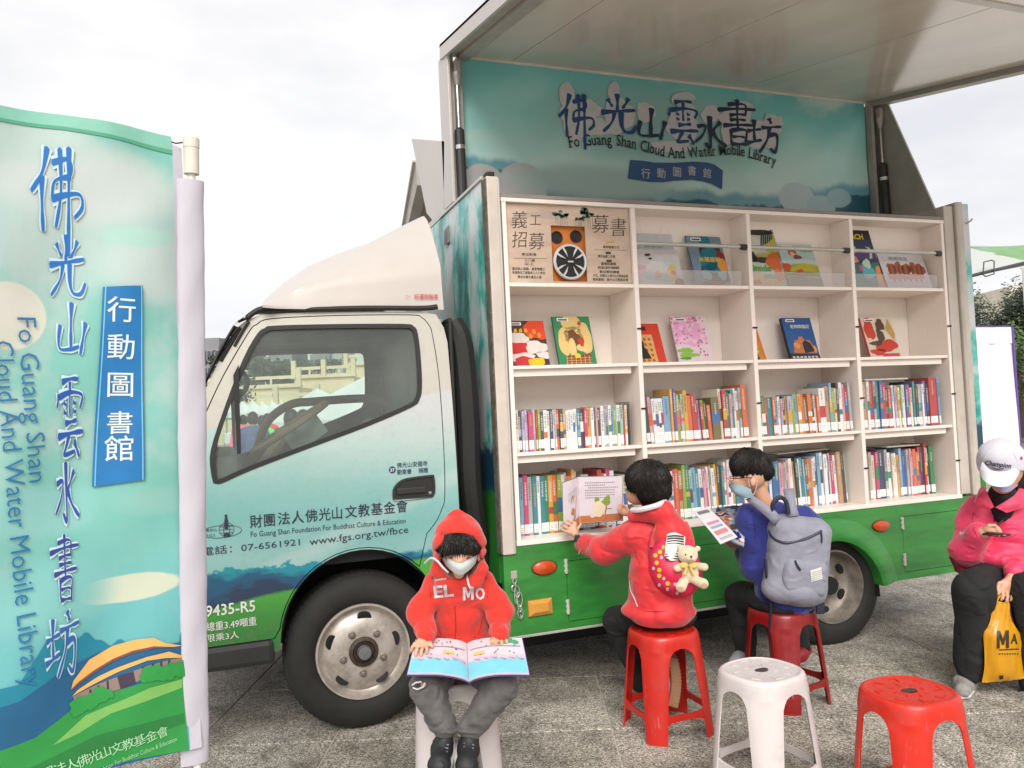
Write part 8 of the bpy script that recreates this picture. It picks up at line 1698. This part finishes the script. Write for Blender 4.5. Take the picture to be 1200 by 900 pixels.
# ------------------------------------------------------------------ 3: child in blue with the grey backpack
p3 = empty('person', (1.21, -.51, 0)); tag(p3, 'child in blue shirt with black hair, mask and grey backpack reading at the shelf', 'person')
s = SDF(.0045); s.cap(V(918, 695, 3.98), V(905, 610, 3.98), .09, .085, .03).cap(V(899, 598, 3.97), V(888, 572, 3.95), .042, .040, .02)
s.ell(V(880, 552, 3.94), (.078, .085, .096), RU, .01).ell(V(868, 568, 3.94), (.046, .05, .052), RU, .02).cap(V(857.5, 560, 3.94), V(856, 566, 3.94), .009, .011, .008).ell(V(882.5, 565, 3.865), (.014, .008, .022), RU, .004)
s.chain([V(874, 612, 3.98), V(878, 664, 4.0), V(866, 646, 4.14)], [.044, .034, .022], .02).chain([V(950, 615, 4.02), V(950, 660, 4.15), V(880, 640, 4.2)], [.044, .034, .022], .02)
fingers(s, V(866, 646, 4.14), V(860, 640, 4.15), [V(856, 640, 4.14), V(856, 637, 4.14), V(857, 634, 4.15), V(860, 632, 4.15)], [V(849, 638, 4.12), V(849, 634, 4.12), V(851, 630, 4.13), V(855, 628, 4.14)], [V(864, 635, 4.14), V(862, 629, 4.14)], -_F + _U, .007, .008)
fingers(s, V(882, 640, 4.2), V(876, 634, 4.2), [V(872, 634, 4.2), V(871, 631, 4.2), V(871, 628, 4.21), V(872, 625, 4.22)], [V(865, 632, 4.19), V(864, 628, 4.19), V(865, 624, 4.2), V(867, 621, 4.21)], [V(878, 628, 4.2), V(874, 621, 4.2)], -_F, .007, .008)
s.chain([V(905, 705, 3.98), V(872, 700, 4.22), V(878, 762, 4.2)], [.062, .05, .03], .03).chain([V(935, 705, 4.0), V(925, 712, 4.3), V(938, 762, 4.22)], [.062, .05, .03], .03)
obj('body', s.mesh(), M_SKIN, p3)
s = SDF(.005); s.chain([V(922, 694, 3.98), V(915, 650, 3.98), V(906, 612, 3.98)], [.155, .140, .105], .04).cap(V(876, 603, 3.97), V(940, 608, 4.0), .058, .066, .05)
s.chain([V(878, 612, 3.97), V(882, 664, 3.99), V(870, 649, 4.10)], [.066, .058, .042], .03).chain([V(950, 618, 4.02), V(958, 665, 4.10), V(890, 650, 4.18)], [.072, .058, .04], .03); s.cap(V(899, 598, 3.97), V(886, 570, 3.95), .046, .05, .008, '-')
shirt = obj('shirt', s.mesh(fold=.007, fs=10, fst=(1, 1, .9), seed=21, fine=.001), M_BLUE, p3)
seams(shirt, p3, [[(880, 598), (884, 612), (885, 630), (883, 650)], [(880, 696), (900, 702), (925, 704)]], (14, 20, 76))
s = SDF(.0045); s.ell(V(879, 545, 3.95), (.098, .102, .086), RU, .01).ell(V(890, 551, 3.955), (.068, .085, .050), RU, .02); s.ell(V(864, 576, 3.92), (.080, .15, .078), RU, .008, '-').ell(V(881, 566, 3.85), (.020, .04, .032), RU, .006, '-').ell(V(889, 583, 3.95), (.12, .13, .058), RU, .008, '-')
hr_ = obj('hair', s.mesh(fold=.0022, fs=70, fst=(1, 1, .2), seed=4), M_HAIR, p3); strands(hr_, p3, V(886, 526, 3.93), 5200, .030, 3)
surf_patch('face_mask', [[(855, 563, 3.955), (860, 566, 3.89), (870, 569, 3.862), (880, 573, 3.868)], [(854, 570, 3.95), (860, 576, 3.88), (871, 578, 3.858), (881, 577, 3.868)], [(860, 575, 3.95), (865, 582, 3.89), (875, 584, 3.868), (884, 582, 3.878)]], M_MASKB, p3)
mb = MB().tube(spline([V(879, 571, 3.866), V(877, 562, 3.86), V(881, 557, 3.858), V(887, 561, 3.862), V(886, 572, 3.868), V(883, 580, 3.872)], 5), .0015, 5); obj('mask_strap', mb, M_NOTW, p3)
mb = MB().tube(spline([V(854, 560, 3.90), V(862, 561, 3.868), V(872, 560, 3.860), V(881, 560, 3.856)], 4), .0022, 5).tube([V(855, 558, 3.92), V(853, 561, 3.92), V(855, 564, 3.91), V(859, 563, 3.89), V(860, 559, 3.89)], .0018, 5, closed=True); obj('spectacles', mb, M_BLACK, p3)
s = SDF(.006); s.ell(V(918, 707, 3.98), (.16, .14, .065), RU, .03).chain([V(902, 704, 3.99), V(868, 700, 4.22), V(874, 765, 4.2)], [.085, .078, .055], .03).chain([V(935, 704, 4.0), V(925, 712, 4.30), V(938, 758, 4.22)], [.085, .075, .055], .03)
obj('trousers', s.mesh(fold=.005, fs=12), M_BLK, p3)
for x, y, D, c in ((868, 770, 4.16, ink(150, 146, 150)), (940, 765, 4.18, ink(170, 30, 44))):
    s = SDF(.005); s.chain([V(x + 4, y - 4, D + .05), V(x - 2, y + 2, D), V(x - 8, y + 6, D - .02)], [.034, .036, .030], .02); obj('shoe', s.mesh(), c, p3); obj('sole_edge', MB().tube([V(x + 6, y + 5, D), V(x - 4, y + 10, D - .02), V(x - 11, y + 11, D - .03)], .009, 6), M_NOTW, p3)
gb = empty('grey_backpack', tuple(V(932, 655, 3.84))); tag(gb, 'plain grey blue backpack with dark zips and a white patch on the child in blue', 'backpack')
M_GBAG = fabric('grey_canvas', srgb(150, 151, 166), bs=500, bump=.3, sheen=.1, vs=16); M_ZIP = mat('zip_navy', (.012, .015, .035), .5)
ax = rotm(_R * 1 - _U * .10, _F, _U * 1 + _R * .10)
s = SDF(.005); s.box(V(934, 656, 3.865), (.148, .088, .215), ax, .075, .02).ell(V(931, 690, 3.84), (.150, .10, .07), RU, .03)
bagm = obj('bag_body', s.mesh(fold=.005, fs=9, seed=8, fine=.001), M_GBAG, gb)
s = SDF(.005); s.box(V(942, 676, 3.795), (.105, .045, .085), ax, .035, .02); pk = obj('front_pocket', s.mesh(fold=.004, fs=14), M_GBAG, gb)
mb = MB(); cloth_line(mb, bagm, [(901, 622), (904, 628), (912, 634), (925, 636), (945, 631), (958, 625), (963, 622)], .006, .002); cloth_line(mb, pk, [(930, 655.5), (940, 654.5), (952, 651), (962, 647)], .005, .002)
obj('zip', mb, M_ZIP, gb); mb = MB(); cloth_line(mb, bagm, [(962, 622), (963, 628), (963, 636)], .004, .006); cloth_line(mb, pk, [(932, 657), (934, 662), (938, 668)], .005, .008); obj('zip_pull', mb, M_ZIP, gb)
print_on(pk, 'patch', ink(222, 222, 216), gb, polys=[[(949.5, 668.5), (962.5, 664.5), (964, 678.5), (951, 682)]], lift=.003); 
mb = MB()
for k in range(5): cloth_line(mb, pk, [(951.5, 671.5 + k * 2.2), (962.5, 668 + k * 2.2)], .0009, .0045)
obj('patch_print', mb, ink(130, 130, 130), gb)
mb = MB(); mb.grid([[tuple(V(x, y, D)) for x, y, D in r_] for r_ in (((874, 585, 3.90), (884, 582, 3.87)), ((882, 592, 3.87), (892, 587, 3.85)), ((892, 600, 3.84), (901, 593, 3.83)), ((903, 610, 3.82), (910, 600, 3.815)), ((908, 616, 3.825), (914, 606, 3.82)))]); mb.grid([[tuple(V(x, y, D)) for x, y, D in r_] for r_ in (((918, 574, 3.92), (930, 573, 3.92)), ((921, 586, 3.87), (932, 584, 3.87)), ((923, 596, 3.84), (933, 594, 3.845)), ((924, 606, 3.82), (936, 604, 3.83)))]); so_ = obj('shoulder_strap', mb, M_GBAG, gb, smooth=60); md = so_.modifiers.new('thickness', 'SOLIDIFY'); md.thickness = .012; md.offset = 0
mb = MB().tube(spline([V(905, 604, 3.83), V(906, 590, 3.82), V(914, 583, 3.82), V(921, 588, 3.82), V(924, 602, 3.82)], 5), .011, 8); obj('carry_handle', mb, M_ZIP, gb)
mb = MB().tube(spline([V(897, 655, 3.83), V(898, 672, 3.83), V(903, 705, 3.85), V(902, 738, 3.86)], 5), .007, 6).tube(spline([V(960, 690, 3.86), V(962, 706, 3.84), V(958, 716, 3.82)], 4), .007, 6).box(-.02, .02, -.01, .01, -.03, .03, frame(V(961, 712, 3.82), _R, _F, _U), bev=.006); obj('webbing', mb, M_ZIP, gb)
# leaflet and magazine on the sill
lf = empty('white_leaflet', tuple(V(842, 620, 3.88))); tag(lf, 'narrow white printed leaflet lying on the magazine held by the child in blue', 'leaflet')
LQ = [V(811.5, 600.5, 4.02), V(844, 639.5, 3.80), V(864, 631, 3.82), V(829.5, 596.5, 4.04)]
f_ = quadf(LQ, .010, .004); obj('sheet', MB().grid([[f_(a / 8, b / 3) for a in range(9)] for b in range(4)]).grid([[quadf(LQ, .008, .004)(a / 8, b / 3) for a in range(9)] for b in range(4)]), ink(226, 222, 226), lf, smooth=60)
f_ = quadf(LQ, .0115, .004)
for c, rows in (((60, 60, 66), [(.06, .16), (.10, .14)]), ((210, 110, 140), [(.42, .50)]), ((110, 160, 180), [(.55, .62)]), ((214, 96, 90), [(.68, .80)]), ((90, 90, 100), [(.88, .90), (.92, .935)])):
    q_ = MB()
    for k, (a, b) in enumerate(rows):
        for j in range(6): put_poly(q_, [(a, .16 + j * .12), (b, .16 + j * .12), (b, .24 + j * .12), (a, .24 + j * .12)], f_)
    obj('text_print', q_, ink(*c), lf)
mg = empty('magazine', tuple(V(855, 612, 3.93))); tag(mg, 'colourful comic style magazine open under the white leaflet, edge on the shelf sill', 'magazine')
MQ = [V(836, 630, 3.86), V(872, 640, 3.86), V(874, 592, 4.16), V(826, 597, 4.12)]
f_ = quadf(MQ, 0, .006); obj('page', MB().grid([[f_(a / 8, b / 8) for a in range(9)] for b in range(9)]).grid([[quadf(MQ, -.005, .006)(a / 8, b / 8) for a in range(9)] for b in range(9)]), ink(176, 180, 190), mg, smooth=60)
rr = random.Random(6)
for k, c in enumerate(((44, 54, 132), (40, 40, 50), (206, 90, 60), (226, 226, 226), (90, 130, 150), (190, 120, 70), (60, 66, 76), (214, 214, 214), (30, 40, 110))):
    q_ = MB()
    for j in range(5): put_poly(q_, blobshape(rr.uniform(.1, .9), rr.uniform(.08, .92) if k else .95, rr.uniform(.05, .14), rr.uniform(.02, .07), k * 9 + j, am=.4), lambda u, v, k=k, j=j: quadf(MQ, .0012 + .0006 * k + .0001 * j, .006)(min(max(u, 0), 1), min(max(v, 0), 1)), .08)
    obj('page_art', q_, ink(*c), mg)

# ------------------------------------------------------------------ 4: adult in the pink jacket and white cap
p4 = empty('person', (2.45, -.7, 0)); tag(p4, 'seated adult in pink jacket, white cap and black trousers looking at a phone', 'person')
s = SDF(.005); s.cap(V(1182, 665, 4.24), V(1176, 600, 4.18), .11, .10, .03).cap(V(1176, 590, 4.14), V(1176, 568, 4.08), .05, .05, .02)
s.ell(V(1176, 548, 4.05), (.082, .095, .105), RU, .01).ell(V(1175, 566, 4.01), (.052, .05, .055), RU, .02).cap(V(1172, 560, 3.96), V(1172, 566, 3.955), .010, .012, .01)
for sx in (-1, 1): s.ell(V(1172 + sx * 9, 559, 3.965), (.013, .008, .008), RU, .004)
s.ell(V(1197, 556, 4.07), (.008, .018, .026), RU, .004)
s.chain([V(1145, 598, 4.18), V(1137, 648, 4.12), V(1152, 624, 3.96)], [.052, .042, .028], .02).chain([V(1213, 602, 4.18), V(1222, 650, 4.08), V(1186, 678, 3.95)], [.052, .042, .028], .02)
fingers(s, V(1152, 624, 3.95), V(1158, 620, 3.93), [V(1162, 617, 3.92), V(1164, 620, 3.918), V(1165, 623, 3.918), V(1165, 626, 3.92)], [V(1171, 620.5, 3.905), V(1173, 623, 3.90), V(1173.5, 626, 3.90), V(1171, 628.5, 3.905)], [V(1159, 616, 3.915), V(1166, 615.5, 3.90)], _U - _F * .4, .0080, .010)
fingers(s, V(1186, 674, 3.93), V(1179, 684, 3.91), [V(1171, 689, 3.90), V(1175, 692, 3.895), V(1180, 693, 3.895), V(1185, 692, 3.90)], [V(1168.5, 697, 3.885), V(1173, 703.5, 3.88), V(1178.5, 706, 3.88), V(1184, 704, 3.885)], [V(1171, 684, 3.90), V(1168, 692, 3.89)], -_F, .0085, .010)
s.chain([V(1168, 668, 4.2), V(1142, 694, 3.93), V(1134, 790, 3.98)], [.08, .062, .038], .03).chain([V(1198, 668, 4.2), V(1211, 692, 3.90), V(1213, 800, 3.92)], [.07, .048, .038], .03)
obj('body', s.mesh(), M_SKIN, p4)
s = SDF(.0055); s.chain([V(1180, 655, 4.2), V(1178, 625, 4.18), V(1176, 602, 4.17)], [.172, .158, .125], .04).cap(V(1148, 594, 4.18), V(1206, 596, 4.18), .072, .075, .05)
s.chain([V(1144, 604, 4.18), V(1134, 644, 4.10), V(1147, 626, 4.0)], [.085, .082, .060], .03).chain([V(1213, 606, 4.17), V(1224, 648, 4.06), V(1191, 672, 3.96)], [.085, .085, .058], .03).ell(V(1178, 652, 4.10), (.165, .12, .075), RU, .03)
s.cap(V(1168, 594, 4.03), V(1174, 568, 3.98), .015, .068, .015, '-').cap(V(1176, 600, 4.14), V(1176, 560, 4.08), .05, .06, .01, '-')
jk = obj('jacket', s.mesh(fold=.010, fs=8, fst=(1, 1, 1.3), seed=33, fine=.0015), M_PINK, p4)
s = SDF(.005); s.cap(V(1174, 606, 4.10), V(1175, 580, 4.07), .050, .066, .02); obj('neck_gaiter', s.mesh(fold=.004, fs=20), M_BLK, p4)
surf_patch('face_mask', [[(1158, 559, 4.0), (1166, 561, 3.955), (1174, 563, 3.938), (1184, 562, 3.955), (1196, 557, 4.02)], [(1160, 565, 4.0), (1167, 568, 3.955), (1175, 570, 3.935), (1185, 569, 3.955), (1195, 563, 4.02)], [(1163, 570, 4.01), (1169, 574, 3.96), (1177, 577, 3.945), (1186, 574, 3.965), (1194, 568, 4.03)]], M_MASKL, p4)
s = SDF(.005); s.ell(V(1180, 552, 4.09), (.090, .095, .10), RU, .01).ell(V(1190, 565, 4.12), (.07, .07, .08), RU, .02); s.ell(V(1170, 565, 3.96), (.080, .10, .07), RU, .008, '-'); obj('hair', s.mesh(fold=.002, fs=60, fst=(1, 1, .2)), M_HAIR, p4)
M_CAP = fabric('white_cap_cotton', srgb(222, 220, 232), bs=600, bump=.15, var=.03)
s = SDF(.0045); s.ell(V(1174, 541, 4.035), (.112, .118, .118), RU, .01).ell(V(1171, 534, 4.0), (.098, .09, .085), RU, .02); s.ell(V(1176, 562, 4.04), (.106, .135, .095), RU, .006, '-')
cap_o = obj('cap', s.mesh(fold=.0012, fs=12), M_CAP, p4)
surf_patch('cap_peak', [[(1151.5, 541, 3.97), (1160, 550, 3.915), (1172, 552.5, 3.895), (1184, 550.5, 3.905), (1196, 540, 3.97)], [(1149.5, 549, 3.95), (1158, 559, 3.87), (1171, 563.5, 3.845), (1184, 560, 3.86), (1196.5, 548, 3.95)], [(1149, 556, 3.94), (1156, 565.5, 3.84), (1170, 570.5, 3.81), (1185, 568, 3.83), (1195, 554, 3.93)]], M_CAP, p4, th=.005)
surf_patch('jacket_collar', [[(1153, 569, 4.08), (1156, 576, 4.0), (1165, 594, 3.985)], [(1148, 574, 4.06), (1148, 583, 3.985), (1161, 596, 3.975)], [(1146, 582, 4.09), (1143, 590, 4.0), (1157, 597, 3.99)]], M_PINK, p4, th=.008)
surf_patch('jacket_collar', [[(1196, 568, 4.08), (1190, 580, 4.0), (1167, 595, 3.985)], [(1202, 574, 4.06), (1197, 586, 3.985), (1172, 597, 3.975)], [(1208, 582, 4.08), (1203, 593, 3.99), (1180, 601, 3.985)]], M_PINK, p4, th=.008)
print_on(cap_o, 'cap_lettering', ink(36, 30, 84), p4, 'Champion', 1153.5, 544.5, 5.6, w=31, rot=-.13, off=.02, shear=.25, lift=.003); mb = MB(); cloth_line(mb, cap_o, [(1163, 548), (1169, 550), (1176, 549)], .0018, .003); obj('cap_lettering', mb, ink(36, 30, 84), p4)
print_on(cap_o, 'cap_emblem', ink(190, 40, 60), p4, polys=[[(1195.5, 536), (1198, 534.5), (1198.5, 538), (1196.5, 539.5)]], lift=.003)
mb = MB(); cloth_line(mb, cap_o, [(1169, 519), (1162, 524), (1156, 532), (1153, 540)], .0014, .001); cloth_line(mb, cap_o, [(1169, 519), (1180, 523), (1188, 532), (1192, 540)], .0014, .001); obj('cap_seam', mb, M_CAP, p4)
mb = MB().lathe([(.007, 0), (.005, .004), (0, .005)], 12, frame(V(1169.5, 518.5, 3.985), _R, _F, _U)); obj('cap_button', mb, M_CAP, p4)
s = SDF(.006); s.ell(V(1182, 672, 4.22), (.17, .15, .08), RU, .03).chain([V(1166, 672, 4.16), V(1141, 692, 3.95), V(1138, 784, 3.98)], [.105, .095, .072], .04).chain([V(1200, 672, 4.16), V(1212, 694, 3.88), V(1214, 800, 3.92)], [.105, .10, .08], .04).cap(V(1158, 700, 4.0), V(1152, 786, 4.0), .07, .055, .04)
obj('trousers', s.mesh(fold=.010, fs=9, fst=(1, 1, .8), seed=40), M_BLK, p4)
for x, y, D in ((1130, 800, 3.98), (1205, 820, 3.9)):
    s = SDF(.005); s.chain([V(x + 8, y - 4, D + .04), V(x, y + 2, D), V(x - 2, y + 9, D - .10)], [.042, .046, .036], .03); obj('shoe', s.mesh(fold=.003, fs=30), mat('grey_knit_shoe', srgb(168, 166, 160), .8, bump=.5, bs=200), p4)
    obj('sole_edge', MB().tube([V(x - 8, y + 8, D - .02), V(x - 4, y + 17, D - .12), V(x + 5, y + 16, D - .12), V(x + 12, y + 6, D)], .010, 6), M_NOTW, p4)
print_on(jk, 'sleeve_print', M_NOTW, p4, 'M', 1124.5, 626.5, 4, w=5, rot=-.1, off=.01); mb = MB(); cloth_line(mb, jk, [(1184, 597), (1176, 608), (1168, 617)], .006, .003); obj('bag_strap', mb, mat('strap_brown', (.10, .035, .04), .5), p4)
mb = MB(); cloth_line(mb, jk, [(1164, 592), (1165, 604), (1165, 612)], .0025, .001); obj('jacket_zip', mb, M_BLACK, p4)
seams(jk, p4, [[(1147, 588), (1141, 602), (1141, 618), (1146, 630)], [(1143, 656), (1160, 663), (1178, 666)], [(1150, 640), (1160, 646), (1172, 648)], [(1146, 634), (1150, 628), (1151, 618)]], (160, 26, 62))
hbg = empty('crossbody_bag', tuple(V(1130, 655, 4.1))); tag(hbg, 'small dark red crossbody bag at the hip of the adult in the pink jacket', 'bag')
s = SDF(.005); s.box(V(1128, 658, 4.12), (.05, .03, .055), rotm(_R + _U * .5, _F, _U - _R * .5), .02, .01); obj('bag_body', s.mesh(fold=.003, fs=20), mat('burgundy_leather', srgb(120, 24, 44), .45, bump=.2), hbg); obj('clasp', MB().tube([V(1132, 643, 4.05), V(1130, 646, 4.05), V(1131, 650, 4.05)], .003, 6), M_STEEL, hbg)
ph = empty('mobile_phone', tuple(V(1168, 627, 3.91))); tag(ph, 'dark mobile phone held flat by the adult in the pink jacket', 'phone')
PM = frame(V(1167, 626.5, 3.915), _R - _U * .10, _F, _U + _R * .1) @ Matrix.Rotation(-.35, 4, 'X'); obj('phone_body', MB().box(-.055, .055, -.035, .035, -.004, .004, PM, bev=.003), M_PLAST, ph); obj('screen', MB().box(-.051, .051, -.031, .031, .0042, .0046, PM), mat('screen_dark', (.05, .03, .04), .1), ph); obj('strap_ring', MB().tube([V(1175, 627, 3.89), V(1179, 627, 3.885)], .004, 6), M_CHROME, ph)
# yellow carrier bag
yb = empty('yellow_plastic_bag', tuple(V(1174, 770, 3.88))); tag(yb, 'yellow plastic carrier bag with dark lettering hanging from the seated adult hand', 'bag')
M_YB = mat('yellow_film', srgb(226, 160, 22), .3, var=.08, vs=10, bump=.5, bs=14, bd=.01, coat=.3)
OL = [(1161, 701), (1167, 703), (1173, 703.5), (1183, 706), (1184, 724), (1191, 732), (1196, 745), (1200, 795)]; 
rowsb = [((1161.5, 702), (1172, 705), (1183, 707)), ((1162, 712), (1173, 714), (1183.5, 716)), ((1161, 724), (1173, 726), (1185, 727)), ((1156, 736), (1172, 738), (1191, 736)), ((1152.5, 744), (1172, 748), (1197, 746)), ((1153, 765), (1175, 770), (1199, 766)), ((1153.5, 785), (1175, 790), (1200.5, 784)), ((1151, 800), (1175, 798), (1202, 795))]
G0 = []
for i, r_ in enumerate(rowsb):
    dp = (.006, .012, .02, .035, .045, .045, .035, .004)[i]; fr_ = spline([V(r_[0][0], r_[0][1], 3.88), V(r_[1][0], r_[1][1], 3.88 - dp), V(r_[2][0], r_[2][1], 3.88)], 7); bk_ = spline([V(r_[2][0], r_[2][1], 3.88), V(r_[1][0], r_[1][1], 3.88 + dp), V(r_[0][0], r_[0][1], 3.88)], 7)
    G0.append(list(fr_) + list(bk_)[1:-1])
G1 = [spline(c, 4) for c in zip(*G0)]; G1 = [list(r) for r in zip(*G1)]
G1 = [[p + _F * .006 * math.sin(j * 1.3 + i * .21) * math.sin(i * .4 + j) for j, p in enumerate(r)] for i, r in enumerate(G1)]
bgo = obj('bag_film', MB().grid([[tuple(p) for p in r] for r in G1], wrap=True), M_YB, yb, smooth=60)
print_on(bgo, 'bag_lettering', ink(56, 44, 26), yb, polys=[letter_m(1168.5, 760, 14, 21)], lift=.004); print_on(bgo, 'bag_lettering', ink(56, 44, 26), yb, 'A', 1184.5, 754, 12, w=8, rot=-.06, off=.02, lift=.004); print_on(bgo, 'bag_lettering', ink(56, 44, 26), yb, polys=[[(1171, 761), (1194, 760), (1194, 761.3), (1171, 762.3)], [(1171, 792), (1176, 791.3), (1175.5, 796), (1171.5, 796.5)]] + [[(1171 + 3 * k, 765.5), (1172.5 + 3 * k, 765.4), (1172.5 + 3 * k, 767), (1171 + 3 * k, 767.1)] for k in range(8)], lift=.004)
obj('bag_handle', MB().tube(spline([V(1168, 704, 3.88), V(1172, 698, 3.885), V(1180, 698, 3.885), V(1181, 707, 3.88)], 5), .006, 6), M_YB, yb)
